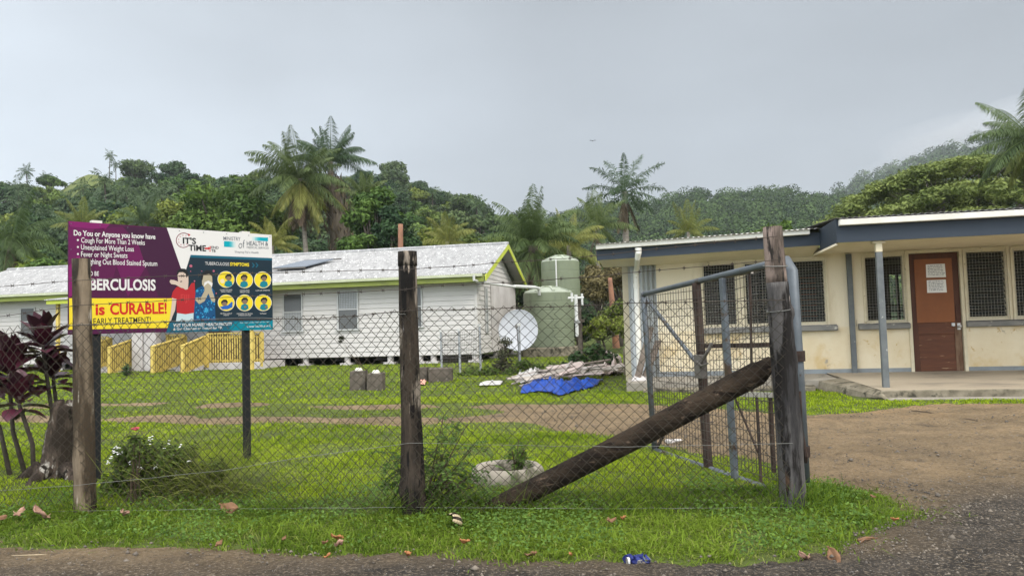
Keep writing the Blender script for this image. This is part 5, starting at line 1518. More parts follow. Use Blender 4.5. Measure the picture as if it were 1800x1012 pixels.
def shrub(name, label, cat, spots_px, Y, leafL, leafW, nl, mt, stems=8, flat_=0.8, seed=1, group=None):
    rr = np.random.default_rng(seed)
    cs, rad = [], []
    for (px, py, rpx) in spots_px:
        c = at((px, py), Y + rr.normal() * 0.06); cs.append(c); rad.append(rpx * Y / F_PX)
    b = ground((np.mean([s[0] for s in spots_px]), 600 + EYE * F_PX / Y - 3))
    b[1] = Y; b[2] = float(gz(b[0], Y))
    t = thing(name, label, cat, b, 0, group)
    V, Qd, T = clump_leaves(np.array(cs) - b, rad, nl, leafL, leafW, rr, flat_, 0.6, 0.25)
    fo_ = link('foliage', np_mesh('foliage', V, [Qd], MATS[mt], T), t)
    mb = MB()
    for k in range(stems):
        e = cs[k % len(cs)] - b + rr.normal(size=3) * 0.03
        mb.tube([(rr.normal() * 0.05, rr.normal() * 0.03, -0.03), tuple(e * 0.5 + (rr.normal() * 0.03, 0, 0.02)), tuple(e)], [0.008, 0.006, 0.003], 5)
    mb.build('stem', MATS['twig'], t)
    return t, b, cs
fbz, b, cs = shrub('flowering_bush', 'low green bush dotted with small white flowers right of the sign post', 'bush',
                   [(215, 800, 28), (240, 790, 26), (268, 800, 30), (300, 805, 30), (330, 800, 26), (225, 835, 30), (265, 840, 34), (305, 845, 34), (345, 835, 30), (380, 825, 24), (195, 850, 24), (290, 870, 26), (245, 870, 26)], 5.75, 0.026, 0.011, 5200, 'bush_leaf', 34, 1.05, seed=2)
rr = np.random.default_rng(21)
mb = MB()
for (px, py) in ((203, 790), (200, 793), (207, 797), (213, 796), (190, 812), (265, 768), (262, 773), (240, 800), (228, 812), (272, 823), (274, 818), (303, 798), (310, 800), (309, 832), (318, 782), (206, 785), (248, 822), (20 + 175, 805), (287, 790), (330, 812), (296, 780)):
    c = at((px, py), 5.62 + rr.normal() * 0.03) - b
    for j in range(4):
        o_ = rr.normal(size=3) * 0.010; a = rr.random() * 6
        mb.lathe(c + o_, [(0.0, 0.004), (0.006, 0.003), (0.009, 0.0)], 6)
mb.build('blossom', MATS['petal_white'], fbz)
rt, b2, cs2 = shrub('rose_bush', 'slender rose plant with a single pink flower beside the fence post', 'rose', [(238, 770, 12), (236, 795, 14), (245, 815, 16), (232, 830, 16)], 5.55, 0.020, 0.012, 420, 'bush_leaf', 6, seed=4)
mb = MB(); c = at((238, 754), 5.52) - b2
for j in range(9): mb.lathe(c + rr.normal(size=3) * (0.008, 0.008, 0.005), [(0.0, -0.008), (0.010, 0.0), (0.013, 0.008)], 7)
mb.build('flower', MATS['petal_pink'], rt)
# long grassy tangle at the right of the bush
def arcs(n, base_fn, L, spread, seed, wd, up=1.2):
    """arching stalks as tapering strips"""
    rr = np.random.default_rng(seed)
    parts = []
    for k in range(n):
        p = np.array(base_fn(rr)); a = rr.uniform(0, 2 * PI)
        d = unit(np.array([math.cos(a) * spread * rr.random(), math.sin(a) * spread * rr.random(), up]))
        v, q_ = blade_leaf(p, d, L * rr.uniform(0.5, 1.15), wd, rr.uniform(0.3, 1.9), (1, 0.2, 0), 6, 0.1)
        parts.append((v, q_, np.full(len(v), rr.random())))
    return stack(parts)
g0 = ground((365, 880)); g0[1] = 5.7
V, Qd, T = arcs(900, lambda r: (g0[0] - 0.08 + r.normal() * 0.22, 5.68 + r.normal() * 0.14, 0.0), 0.60, 1.2, 6, 0.0050)
tag(link('dry_grass_clump', np_mesh('dry_grass_clump', V, [Qd], MATS['dry_grass'], T)), 'tangled clump of long yellowing grass stalks right of the flowering bush', 'grass clump')
# feathery weed at the black post
def feather_plant(name, label, base, tips, seed, nfr, frL, leafL, mt, loc):
    rr = np.random.default_rng(seed)
    t = thing(name, label, 'weed', loc)
    mb = MB(); P, Nn, A, L_ = [], [], [], []
    for tip in tips:
        tip = np.array(tip); mid = (tip + base) / 2 + np.array([0, rr.normal() * 0.03, 0.04])
        pts = [base * (1 - s) ** 2 + 2 * mid * s * (1 - s) + tip * s * s for s in np.linspace(0, 1, 8)]
        mb.tube(pts, np.linspace(0.008, 0.002, 8), 5)
        for k in range(nfr):
            s = 0.42 + 0.58 * k / nfr
            o_ = base * (1 - s) ** 2 + 2 * mid * s * (1 - s) + tip * s * s
            d = unit(rr.normal(size=3) * (1, 0.7, 0.5) + (0, 0, 0.25))
            fl_ = frL * rr.uniform(0.7, 1.2)
            pr = []
            dd = d.copy(); q_ = o_.copy()
            for j in range(11):
                pr.append(q_.copy()); dd = unit(dd + np.array([0, 0, -0.13])); q_ = q_ + dd * fl_ / 10
                if j > 1:
                    sd_ = unit(np.cross(dd, (0, 0, 1)))
                    for sg in (-1, 1):
                        for m_ in range(2):
                            P.append(q_ + sd_ * sg * leafL * 0.9 + dd * leafL * 0.4 * m_); A.append(sd_ * sg + dd * 0.35 + rr.normal(size=3) * 0.12); Nn.append(np.array([0, 0, 1]) + rr.normal(size=3) * 0.4)
            mb.tube(pr, 0.0013, 4)
    P = np.array(P); V, Qd = leaf_quads(P, unit(np.array(Nn)), leafL, leafL * 0.26, rr, np.array(A))
    link('foliage', np_mesh('foliage', V, [Qd], MATS[mt], np.repeat(rr.random(len(P)), 4)), t)
    mb.build('stem', MATS['twig'], t)
    return t
wb = at((748, 880), 4.98); wl = np.array([wb[0], wb[1], 0])
feather_plant('feathery_weed', 'feathery green weed growing round the black fence post', np.array([0, 0, 0.02]), [at(p, 5.0 + dy) - wl for p, dy in (((862, 815), 0.05), ((822, 745), 0.0), ((790, 770), 0.1), ((838, 780), -0.05), ((770, 800), 0.12), ((700, 775), 0.12), ((676, 790), 0.1), ((850, 850), 0.0), ((800, 840), -0.08), ((760, 840), 0.15), ((815, 815), 0.14), ((690, 850), 0.1), ((780, 730), 0.15))], 8, 9, 0.18, 0.020, 'feather_leaf', wl)
tb = ground((893, 846)); tb[2] = 0
ty = thing('tyre_planter', 'old tyre shaped concrete planter lying in the grass behind the log', 'planter', tb)
mat('planter_concrete', (0.32, 0.285, 0.235), (0.20, 0.18, 0.145), 5, 0.95, 0.4, 20, spots=(((0.09, 0.085, 0.06), 5, 0.55, 0.08),))
mb = MB(); mb.lathe((0, 0, 0), [(0.25, -0.05), (0.285, 0.02), (0.292, 0.06), (0.275, 0.105), (0.245, 0.130), (0.215, 0.125), (0.20, 0.105), (0.195, 0.05), (0.195, 0.0)], 40); mb.build('rim', MATS['planter_concrete'], ty, smooth=True)
mat('dark_soil', (0.035, 0.025, 0.018), (0.06, 0.045, 0.03), 14, 1.0, 0.8, 30)
mb = MB(); mb.lathe((0, 0, 0.065), [(0, 0.02), (0.08, 0.01), (0.2, -0.01)], 24); mb.build('soil', MATS['dark_soil'], ty)
pl_ = tb + np.array([0.06, 0.02, 0.08])
feather_plant('seedling', 'young green seedling growing in the tyre planter', np.array([0, 0, 0.0]), [at(p, tb[1] + dy) - pl_ for p, dy in (((912, 775), 0), ((900, 790), 0.05), ((925, 788), -0.05), ((916, 805), 0.05), ((930, 805), 0.0), ((905, 812), -0.03))], 9, 7, 0.075, 0.014, 'weed_leaf', pl_)
# bushes in the yard
foliage('dark_bush', (0.020, 0.045, 0.016), (0.060, 0.105, 0.035), 0.2, 0.5, 0.0)
foliage('vine_leaf', (0.030, 0.030, 0.020), (0.070, 0.075, 0.04), 0.15, 0.6, 0.0)
shrub('yard_bush', 'dark green leafy bush behind the heap of broken boards', 'bush', [(1015, 630, 20), (1045, 620, 24), (1070, 632, 22), (1030, 645, 22), (1060, 648, 20), (1000, 645, 14)], 18.0, 0.10, 0.05, 900, 'dark_bush', 8, seed=7)
shrub('dead_bush', 'dark withered bush in front of the satellite dish', 'bush', [(888, 600, 15), (885, 622, 19), (890, 645, 22), (875, 640, 16)], 19.4, 0.06, 0.02, 800, 'vine_leaf', 14, seed=8)
shrub('weed_patch', 'low green weeds around the foot of the satellite dish', 'weeds', [(830, 655, 18), (860, 655, 20), (900, 658, 20), (940, 650, 20), (975, 648, 18), (920, 640, 16), (810, 662, 12)], 18.8, 0.07, 0.025, 2600, 'bush_leaf', 8, 0.7, seed=9)
shrub('dry_clump', 'small dry brown clump in front of the white weatherboards', 'dry clump', [(600, 593, 6), (599, 599, 4)], 21.0, 0.05, 0.018, 130, 'vine_leaf', 3, seed=10)
shrub('potted_plant', 'small spiky plant beside the porch pillar', 'plant', [(222, 645, 8), (222, 655, 8)], 23.0, 0.16, 0.02, 60, 'dark_bush', 4, seed=11)

# ================================================================== TREES
foliage('palm_green', (0.028, 0.055, 0.016), (0.140, 0.190, 0.062), 0.3, 0.5, 0.12, 0.22)
foliage('palm_yellow', (0.090, 0.115, 0.020), (0.285, 0.290, 0.080), 0.35, 0.5, 0.10, 0.22)
foliage('palm_dark', (0.030, 0.058, 0.026), (0.105, 0.155, 0.068), 0.25, 0.5, 0.10, 0.22)
foliage('palm_dead', (0.060, 0.045, 0.030), (0.150, 0.115, 0.075), 0.15, 0.8, 0.10, 0.1)
foliage('tree_leaf', (0.026, 0.056, 0.012), (0.150, 0.215, 0.044), 0.25, 0.5, 0.30)
foliage('tree_leaf_dark', (0.020, 0.042, 0.018), (0.088, 0.138, 0.050), 0.2, 0.5, 0.25)
foliage('tree_leaf_light', (0.050, 0.085, 0.014), (0.215, 0.275, 0.050), 0.3, 0.5, 0.22)
foliage('rain_tree_leaf', (0.055, 0.085, 0.018), (0.250, 0.295, 0.085), 0.3, 0.5, 0.0)
foliage('hedge_brown', (0.085, 0.070, 0.034), (0.200, 0.165, 0.075), 0.2, 0.6, 0.1)
foliage('far_leaf', (0.012, 0.030, 0.012), (0.085, 0.135, 0.038), 0.15, 0.6, 0.0, 0.05)
mat('bark', (0.11, 0.095, 0.08), (0.06, 0.05, 0.042), 3, 0.95, 0.4, 10)
mat('bark_pale', (0.24, 0.215, 0.18), (0.15, 0.13, 0.11), 3, 0.95, 0.4, 10, (1, 1, 4))
mat('trunk_vines', (0.060, 0.048, 0.036), (0.12, 0.10, 0.075), 2, 0.95, 0.8, 8, (2, 2, 0.5))
mat('trunk_red', (0.30, 0.15, 0.09), (0.20, 0.11, 0.075), 2.5, 0.95, 0.4, 10)
def fronds(n, L, r, els, droop, leaf=0.26, wd=0.0042, nleaf=74, hang=0.45, az0=0.0, azs=None, plume=0.17):
    """palm fronds from the origin; els: lowest..highest starting elevation in degrees"""
    V, Q, T = [], [], []
    cnt = 0
    for k in range(n):
        az = az0 + k * 2.39996 + r.normal() * 0.15 if azs is None else azs[k]
        f = (k + 0.5) / n
        el = math.radians(els[0] + (els[1] - els[0]) * f + r.normal() * 6)
        d = np.array([math.cos(az) * math.cos(el), math.sin(az) * math.cos(el), math.sin(el)])
        Lk = L * r.uniform(0.75, 1.12)
        wk = wd * L
        p = d * 0.1
        pts, ds = [], []
        ns = 16
        dr = droop * r.uniform(0.75, 1.3)
        for j in range(ns + 1):
            pts.append(p.copy()); ds.append(d.copy())
            d = unit(d + np.array([0, 0, -dr * (0.3 + 1.4 * j / ns) / ns]))
            p = p + d * Lk / ns
        pts, ds = np.array(pts), np.array(ds)
        sf = np.linspace(0.10, 1.0, nleaf)
        P = np.stack([np.interp(sf * ns, np.arange(ns + 1), pts[:, i]) for i in range(3)], 1)
        Dd = unit(np.stack([np.interp(sf * ns, np.arange(ns + 1), ds[:, i]) for i in range(3)], 1))
        side = unit(np.cross(Dd, (0, 0, 1.0)) + 1e-6)
        tk_ = r.random()
        ll = Lk * leaf * (np.sin(PI * np.clip(sf * 0.86 + 0.12, 0, 1)) ** 0.7 + 0.06)
        for sg in (-1, 1):
            A = unit(side * sg * 0.85 + Dd * 0.55 - np.array([0, 0, hang]) + r.normal(size=(nleaf, 3)) * plume)
            B = unit(np.cross(A, np.cross(Dd, A)))
            B = unit(Dd - A * np.sum(Dd * A, 1, keepdims=True))
            tip = P + A * ll[:, None] + np.array([0, 0, -0.30]) * ll[:, None]
            midp = P + A * ll[:, None] * 0.5
            v = np.stack([P, midp + B * wk, tip, midp - B * wk], 1).reshape(-1, 3)
            V.append(v); Q.append(np.arange(nleaf * 4).reshape(-1, 4) + cnt); cnt += nleaf * 4
            T.append(np.repeat(np.clip(0.4 * tk_ + 0.6 * r.random(nleaf), 0, 1), 4))
        # midrib: two crossed strips
        w_ = np.linspace(0.045, 0.008, ns + 1)[:, None] * (L / 4)
        sd = unit(np.cross(ds, (0, 0, 1.0)) + 1e-6); up_ = np.cross(sd, ds)
        for ax in (sd, up_):
            v = np.stack([pts - ax * w_, pts + ax * w_], 1).reshape(-1, 3)
            i_ = np.arange(ns)[:, None] * 2 + cnt
            V.append(v); Q.append(np.concatenate([i_, i_ + 1, i_ + 3, i_ + 2], 1)); cnt += len(v)
            T.append(np.full(len(v), 0.9))
    return np.concatenate(V), np.concatenate(Q), np.concatenate(T)
def palm(label, crown_px, Y, foot_px, L, n, seed, els=(-35, 85), droop=1.0, mt='palm_green', dead=0, tr=0.16, trunk='bark_pale', nuts=False, hang=0.75, wd=0.0060, leaf=0.21, low=None, group=None, lowmat='palm_yellow', name='coconut_palm', plume=0.17):
    r = np.random.default_rng(seed)
    c = at(crown_px, Y)
    f = at((foot_px, 500), Y); f[2] = float(gz(0, Y))
    t = thing(name, label, 'palm', f, 0, group)
    cl_ = c - f
    mb = MB()
    ss = np.linspace(0, 1, 14)
    pts = [np.array([cl_[0] * s ** 1.5, cl_[1] * s, cl_[2] * s - 0.2 * (1 - s)]) for s in ss]
    mb.tube(pts, tr * (1.25 - 0.45 * ss + 0.5 * np.exp(-ss * 14)), 10, jit=0.06, rnd=random.Random(seed))
    mb.build('trunk', MATS[trunk], t, smooth=True)
    V, Q, T = fronds(n, L, r, els, droop, leaf, wd, hang=hang, plume=plume)
    link('crown', np_mesh('crown', V, [Q], MATS[mt], T), t, cl_)
    if low:
        V, Q, T = fronds(low, L * 0.95, r, (-62, -15), droop * 0.9, leaf, wd, hang=hang)
        link('lower_fronds', np_mesh('lower_fronds', V, [Q], MATS[lowmat], T), t, cl_ - (0, 0, 0.12))
    if dead:
        V, Q, T = fronds(dead, L * 0.85, r, (-88, -66), 0.3, leaf * 0.8, wd, hang=0.6)
        link('dead_fronds', np_mesh('dead_fronds', V, [Q], MATS['palm_dead'], T), t, cl_ - (0, 0, 0.25))
    if nuts:
        mb = MB()
        for k in range(14):
            a = r.random() * 6.28
            mb.lathe(cl_ + np.array([math.cos(a) * 0.33, math.sin(a) * 0.33, -0.25 - 0.5 * r.random()]), [(0, -0.13), (0.09, -0.08), (0.115, 0.0), (0.08, 0.09), (0, 0.13)], 8)
        mb.build('coconuts', MATS['palm_yellow'], t, smooth=True)
    return t
palm('tall coconut palm with yellow lower fronds behind the house roof', (527, 314), 60, 545, 4.4, 31, 101, (-8, 76), 1.0, 'palm_green', 16, 0.21, nuts=True, low=12)
palm('tallest coconut palm standing behind the palm with yellow fronds', (581, 284), 64, 592, 3.8, 30, 102, (2, 76), 0.95, 'palm_dark', 4, 0.27, nuts=False)
vt = MB(); q0, q1 = at((606, 470), 63.0), at((583, 318), 63.4)
post_mesh(vt, [np.array([q0[0], 63.0, 0.2]), q0 * 0.5 + q1 * 0.5, q1], [1.05, 0.85, 0.6], 77, n=14, sub=8, lump=0.16)
rgv = np.random.default_rng(78); s_ = rgv.random(900)
Pv = q0 + (q1 - q0) * s_[:, None] + rgv.normal(size=(900, 3)) * (0.55, 0.5, 0.5)
Vv, Qv = leaf_quads(Pv, unit(rgv.normal(size=(900, 3)) + (0, -0.8, 0)), 0.42, 0.07, rgv, np.array([0, 0, 1.0]) + rgv.normal(size=(900, 3)) * 0.25)
to = thing('vine_trunk', 'thick dark trunk wrapped in dry hanging vines below the tallest palm', 'tree trunk', (0, 63, 0))
vt.org = np.array([0, 63, 0.]); vt.v = [(x, y - 63, z) for x, y, z in vt.v]
vt.build('trunk', MATS['trunk_vines'], to, smooth=True)
link('hanging_vines', np_mesh('hanging_vines', Vv - (0, 63, 0), [Qv], MATS['palm_dead'], np.repeat(rgv.random(900), 4)), to)
palm('bushy young palm with upright fronds behind the water tanks', (937, 432), 40, 940, 2.9, 36, 103, (12, 88), 1.35, 'palm_green', 26, 0.32, 'trunk_vines', hang=0.6, low=12, lowmat='palm_green')
palm('tall palm with short stiff dark fronds right of the water tanks', (1098, 338), 55, 1102, 3.2, 17, 104, (-30, 78), 0.85, 'palm_dark', 9, 0.26, 'bark_pale', hang=0.1, leaf=0.17, wd=0.0085, plume=0.42, name='stiff_palm')
palm('young pale green palm above the ridge of the white house', (786, 425), 52, 786, 2.4, 16, 105, (-10, 85), 1.2, 'palm_yellow')
palm('small yellow green palm behind the navy fascia', (1210, 408), 58, 1210, 2.4, 16, 106, (-5, 85), 1.2, 'palm_yellow')
palm('drooping green palm left of the stiff dark palm', (1050, 398), 50, 1052, 2.6, 20, 107, (-20, 85), 1.3, 'palm_green', 5)
palm('low leaning green palm between the tanks and the drooping palm', (1000, 432), 44, 1000, 2.6, 18, 108, (-15, 75), 1.3, 'palm_yellow', 3)
palm('large coconut palm cut off by the right edge of the photo', (1812, 242), 42, 1826, 3.6, 24, 109, (-35, 76), 1.0, 'palm_green', 9, 0.2, nuts=True, low=6)
palm('palm with a ragged crown at the left above the house roof', (18, 425), 48, 10, 3.4, 22, 110, (-30, 80), 1.3, 'palm_green', 6)
palm('small bright palm top rising above the left part of the sign', (145, 398), 62, 145, 2.4, 15, 111, (0, 85), 1.1, 'palm_yellow')
palm('small dark palm behind the top edge of the sign', (255, 392), 64, 255, 2.6, 18, 112, (-10, 85), 1.2, 'palm_dark')
palm('pale low palm beside the sign in front of the palm trunks', (478, 432), 50, 478, 2.2, 16, 113, (-5, 80), 1.3, 'palm_yellow')
palm('green fan of fronds on the vine covered tree', (640, 345), 58, 652, 2.4, 16, 114, (10, 88), 1.0, 'palm_green')
# dead trunks
for (px, py, fx, Y, r_, lab, m_) in ((704, 394, 703, 44, 0.20, 'bare pinkish dead palm trunk rising above the house roof', 'trunk_red'), (1072, 488, 1082, 34, 0.14, 'bare orange brown dead trunk between the tanks and the clinic', 'trunk_red')):
    tpt, fpt = at((px, py), Y), at((fx, 560), Y); fpt[2] = 0
    mb = MB(); post_mesh(mb, [np.zeros(3) - (0, 0, 0.2), (tpt - fpt) * 0.5, tpt - fpt], [r_ * 1.2, r_, r_ * 0.7], 40 + px, sub=8, lump=0.05)
    tag(mb.build('dead_palm', MATS[m_], None, fpt, True), lab, 'tree trunk')
def tree_parts(seed, H, R, nc, nl, leafL, leafW, flat=0.75, up=0.5, ctr=0.62):
    """trunk+limbs mesh builder and leaf arrays for a broadleaf tree of height H, crown radius R"""
    r = np.random.default_rng(seed)
    cz = H - R * flat * 0.9
    cen, rad = [], []
    for k in range(nc):
        d = unit(r.normal(size=3)); d[2] = abs(d[2]) * 1.1 - 0.35
        q = r.uniform(0.35, 0.95) * R
        cen.append((d[0] * q, d[1] * q, cz + d[2] * q * flat)); rad.append(R * r.uniform(0.22, 0.42))
    V, Q, T = clump_leaves(cen, rad, nl, leafL, leafW, r, 0.75, up, 0.5)
    mb = MB()
    fork = np.array([r.normal() * 0.15, r.normal() * 0.15, cz * 0.55])
    mb.tube([(0, 0, -0.4), fork * 0.5, fork], [H * 0.030, H * 0.024, H * 0.020], 8)
    for c in cen[::2]:
        c = np.array(c); mid = (fork + c) / 2 + (0, 0, R * 0.08)
        mb.tube([fork, mid, c], [H * 0.013, H * 0.008, H * 0.003], 5, cap=False)
    return V, Q, T, mb
def tree(label, foot_px, top_py, Y, R, seed, mt='tree_leaf', nc=26, nl=5200, leafL=0.20, leafW=0.10, flat=0.8, group=None, name='tree'):
    f = at((foot_px, 500), Y); f[2] = float(gz(0, Y))
    H = at((foot_px, top_py), Y)[2] - f[2]
    V, Q, T, mb = tree_parts(seed, H, R, nc, nl, leafL, leafW, flat)
    t = thing(name, label, 'tree', f, 0, group)
    mb.build('trunk', MATS['bark'], t, smooth=True)
    link('crown', np_mesh('crown', V, [Q], MATS[mt], T), t)
    return t
tree('tall light leaved tree behind the sign, left of the tall palms', 395, 302, 62, 4.6, 201, 'tree_leaf', 34, 9000, 0.26, 0.10, 1.0)
tree('light leaved tree left of the tallest light tree behind the sign', 330, 338, 66, 3.8, 202, 'tree_leaf', 28, 7000, 0.24, 0.10)
tree('leafy tree just left of the palm with yellow fronds', 458, 345, 66, 3.2, 203, 'tree_leaf', 26, 6000, 0.24, 0.10, 1.0)
tree('wide bright bush tree above the house roof at the left', 100, 432, 42, 3.0, 204, 'tree_leaf_light', 26, 7000, 0.17, 0.07)
tree('dark leafy tree behind the house roof left of the sign', 70, 452, 40, 1.9, 205, 'tree_leaf', 20, 5000, 0.15, 0.07)
tree('grey green tree at the far left above the house roof', 5, 400, 50, 3.0, 206, 'tree_leaf', 24, 6000, 0.18, 0.08)
tree('bushy tree behind the top left corner of the sign', 185, 385, 60, 3.0, 207, 'tree_leaf_dark', 24, 6000, 0.2, 0.09)
tree('bushy tree behind the middle of the top edge of the sign', 245, 360, 70, 3.4, 208, 'tree_leaf', 24, 6000, 0.22, 0.1)
tree('round yellowish bush tree right above the sign', 300, 385, 52, 2.0, 209, 'tree_leaf_light', 20, 5000, 0.16, 0.08)
tree('vine covered tree with broad hanging leaves behind the house ridge', 662, 318, 56, 2.3, 210, 'tree_leaf', 30, 6500, 0.20, 0.11, 1.5)
tree('dark rounded vine tree right of the vine covered tree', 690, 362, 50, 1.7, 211, 'tree_leaf_dark', 24, 5000, 0.18, 0.10, 1.4)
tree('low green tree behind the ridge of the house left of the red trunk', 635, 405, 50, 1.8, 212, 'tree_leaf', 20, 4000, 0.16, 0.08)
tree('pale green tree in front of the hill behind the pinkish trunk', 745, 400, 62, 2.6, 213, 'tree_leaf_light', 22, 5000, 0.2, 0.09)
tree('leafy tree in front of the hill right of the young pale palm', 850, 402, 66, 3.0, 214, 'tree_leaf', 22, 5000, 0.2, 0.09)
tree('brownish scrubby tree between the water tanks and the clinic', 1085, 440, 36, 1.5, 215, 'hedge_brown', 22, 5500, 0.10, 0.04, 1.3)
tree('second brownish scrubby tree right behind the tanks', 1048, 462, 38, 1.3, 216, 'hedge_brown', 22, 4500, 0.10, 0.04, 1.2)
tree('dense green bush tree beside the clinic corner', 1100, 510, 32, 1.25, 217, 'tree_leaf', 20, 5000, 0.09, 0.045, 1.2)
tree('bright leafy bush under the brownish scrub beside the tanks', 1062, 545, 30, 1.0, 218, 'tree_leaf_light', 18, 4500, 0.09, 0.035, 0.9)
tree('small bright tree top above the roof beside the gate post', 1375, 385, 60, 1.8, 219, 'tree_leaf_light', 18, 4000, 0.2, 0.1)
tree('dark tree beside the house gable under the young palm', 905, 470, 46, 1.7, 220, 'tree_leaf_dark', 20, 4500, 0.15, 0.07, 1.3)
tree('shaded bush behind the lower water tank', 1000, 520, 36, 1.6, 221, 'tree_leaf_dark', 20, 4500, 0.12, 0.06, 1.2)
# rain tree: a broad layered umbrella
def rain_tree():
    r = np.random.default_rng(301)
    Y = 58
    f = at((1690, 500), Y); f[2] = 0
    t = thing('rain_tree', 'huge spreading green umbrella tree behind the roof of the cream clinic', 'tree', f)
    tops = [(1436, 408), (1470, 372), (1500, 345), (1540, 322), (1590, 302), (1640, 286), (1690, 275), (1740, 270), (1800, 272), (1860, 285), (1930, 310), (1990, 345), (2030, 390)]
    cen, rad = [], []
    tx = np.array([p[0] for p in tops]); tyy = np.array([p[1] for p in tops])
    for k in range(900):
        px = r.uniform(1428, 2020)
        ty_ = np.interp(px, tx, tyy)
        lay = r.choice((0, 0, 0, 0, 1, 1, 2, 2))
        py = ty_ + (r.uniform(3, 26), r.uniform(46, 80), r.uniform(95, 150))[lay]
        if py > 450: py = r.uniform(410, 450)
        c = at((px, py), Y + r.uniform(-6.5, 5.5) * (1 - 0.6 * abs(px - 1720) / 320) + (0, -2.5, -4.5)[lay])
        cen.append(c - f); rad.append(r.uniform(0.6, 1.25))
    for k in range(330):
        px = r.uniform(1440, 2010)
        py = np.interp(px, tx, tyy) + r.uniform(14, 120)
        if py > 450: py = r.uniform(400, 450)
        cen.append(at((px, py), Y + r.uniform(3.5, 7.5)) - f); rad.append(r.uniform(0.8, 1.3))
    V, Q, T = clump_leaves(cen, rad, 110000, 0.18, 0.095, r, 0.38, 0.9, 0.4)
    link('crown', np_mesh('crown', V, [Q], MATS['rain_tree_leaf'], T), t)
    mb = MB()
    fork = np.array([0, 0, 3.2])
    mb.tube([(0, 0, -0.5), (0.1, 0, 1.6), fork], [0.75, 0.6, 0.55], 12)
    for k in range(16):
        c = cen[r.integers(0, 900)] * np.array([1, 1, 0.92])
        m1 = fork * 0.6 + c * 0.4 + r.normal(size=3) * 0.5
        m2 = fork * 0.25 + c * 0.75 + r.normal(size=3) * 0.4
        mb.tube([fork, m1, m2, c], [0.28, 0.17, 0.10, 0.04], 7, cap=False)
        for _ in range(5):
            e = cen[np.argmin(np.linalg.norm(np.array(cen) - (c + r.normal(size=3) * 2.2), axis=1))]
            mb.tube([m2, (m2 + e) / 2 + r.normal(size=3) * 0.25, e], [0.08, 0.05, 0.02], 5, cap=False)
    mb.build('trunk', MATS['bark_pale'], t, smooth=True)
rain_tree()
# ------------------------------------------------------------------ trees on the near hill
HT = []
for k, (H, R, m_, nl) in enumerate(((8.5, 4.0, 'tree_leaf_dark', 2300), (7.0, 3.6, 'tree_leaf', 2100), (9.0, 3.6, 'tree_leaf_dark', 2100), (6.5, 4.2, 'tree_leaf', 2300), (7.5, 3.2, 'tree_leaf', 1900), (8.0, 4.6, 'tree_leaf_dark', 2500))):
    V, Q, T, mb = tree_parts(400 + k, H, R, 24, nl, 0.36, 0.19, 0.72)
    tv = np.array(mb.v); tf = [f for f in mb.f if len(f) == 4]
    me = np_mesh('hill_tree', np.concatenate([V, tv]), [Q, np.array(tf) + len(V)], [MATS[m_], MATS['bark']], np.concatenate([T, np.zeros(len(tv))]), midx=np.r_[np.zeros(len(Q)), np.ones(len(tf))])
    HT.append(me)
HPm = []
for k in range(3):
    r = np.random.default_rng(450 + k)
    H = (11.0, 9.5, 12.5)[k]
    V, Q, T = fronds(17, 3.3, r, (-45, 80), 1.2, 0.27, 0.028, nleaf=11)
    mb = MB(); mb.tube([(0, 0, -0.5), (0.2, 0, H * 0.5), (0.6, 0, H)], [0.22, 0.17, 0.13], 7)
    tv = np.array(mb.v); tf = [f for f in mb.f if len(f) == 4]
    HPm.append(np_mesh('hill_palm', np.concatenate([V + (0.6, 0, H), tv]), [Q, np.array(tf) + len(V)], [MATS['palm_dark'], MATS['bark']], np.concatenate([T, np.zeros(len(tv))]), midx=np.r_[np.zeros(len(Q)), np.ones(len(tf))]))
hx = np.arange(-520, 1015, 15)
def on_hill(px, t):
    i = np.clip((px - hx[0]) / 15.0, 0, len(hx) - 1.001); a = int(i); fa = i - a
    j = t * 26; b = int(min(j, 26)); fb_ = j - b
    q = lambda aa, bb: HL[aa, bb]
    return (q(a, b) * (1 - fa) + q(a + 1, b) * fa) * (1 - fb_) + (q(a, b + 1) * (1 - fa) + q(a + 1, b + 1) * fa) * fb_
r = np.random.default_rng(500)
n_ = 0
tries = 0
placed = []
while n_ < 285 and tries < 6000:
    tries += 1
    px = r.uniform(-330, 985); t_ = r.uniform(0.02, 1.0) ** 0.8
    if 92 < px < 208 and t_ > 0.62: continue
    P = on_hill(px, t_)
    if any((P[0] - q[0]) ** 2 + (P[1] - q[1]) ** 2 < 36 for q in placed): continue
    placed.append(P)
    me = HT[r.integers(0, 6)]
    o = link('hill_tree', me, None, P - (0, 0, 0.3))
    s = r.uniform(0.75, 1.15) * (0.8 if t_ > 0.9 else 1.0)
    o.scale = (s, s, s * r.uniform(0.9, 1.15)); o.rotation_euler[2] = r.uniform(0, 6.28)
    tag(o, 'leafy green forest tree among many like it on the left hillside', 'tree', 'broadleaf trees covering the left hill')
    n_ += 1
def hill_palm(px, t_, k, s, lab, grp, rz):
    o = link('hill_palm', HPm[k], None, on_hill(px, t_) - (0, 0, 0.3))
    o.scale = (s, s, s); o.rotation_euler[2] = rz
    return tag(o, lab, 'palm', grp)
for (px, k, s, lab) in ((50, 0, 0.8, 'lone palm standing clear on the far left skyline'), (192, 0, 0.62, 'tallest of three small palms on the skyline right of the bald hilltop'), (204, 1, 0.58, 'middle one of three small palms on the skyline right of the bald hilltop'), (215, 2, 0.42, 'lowest of three small palms on the skyline right of the bald hilltop'),
                        (254, 1, 0.75, 'left palm of a skyline pair left of the round dark ridge tree'), (265, 0, 0.7, 'right palm of a skyline pair left of the round dark ridge tree'), (82, 1, 0.6, 'short palm on the skyline right of the lone palm')):
    hill_palm(px, 0.94, k, s, lab, None, r.uniform(0, 6))
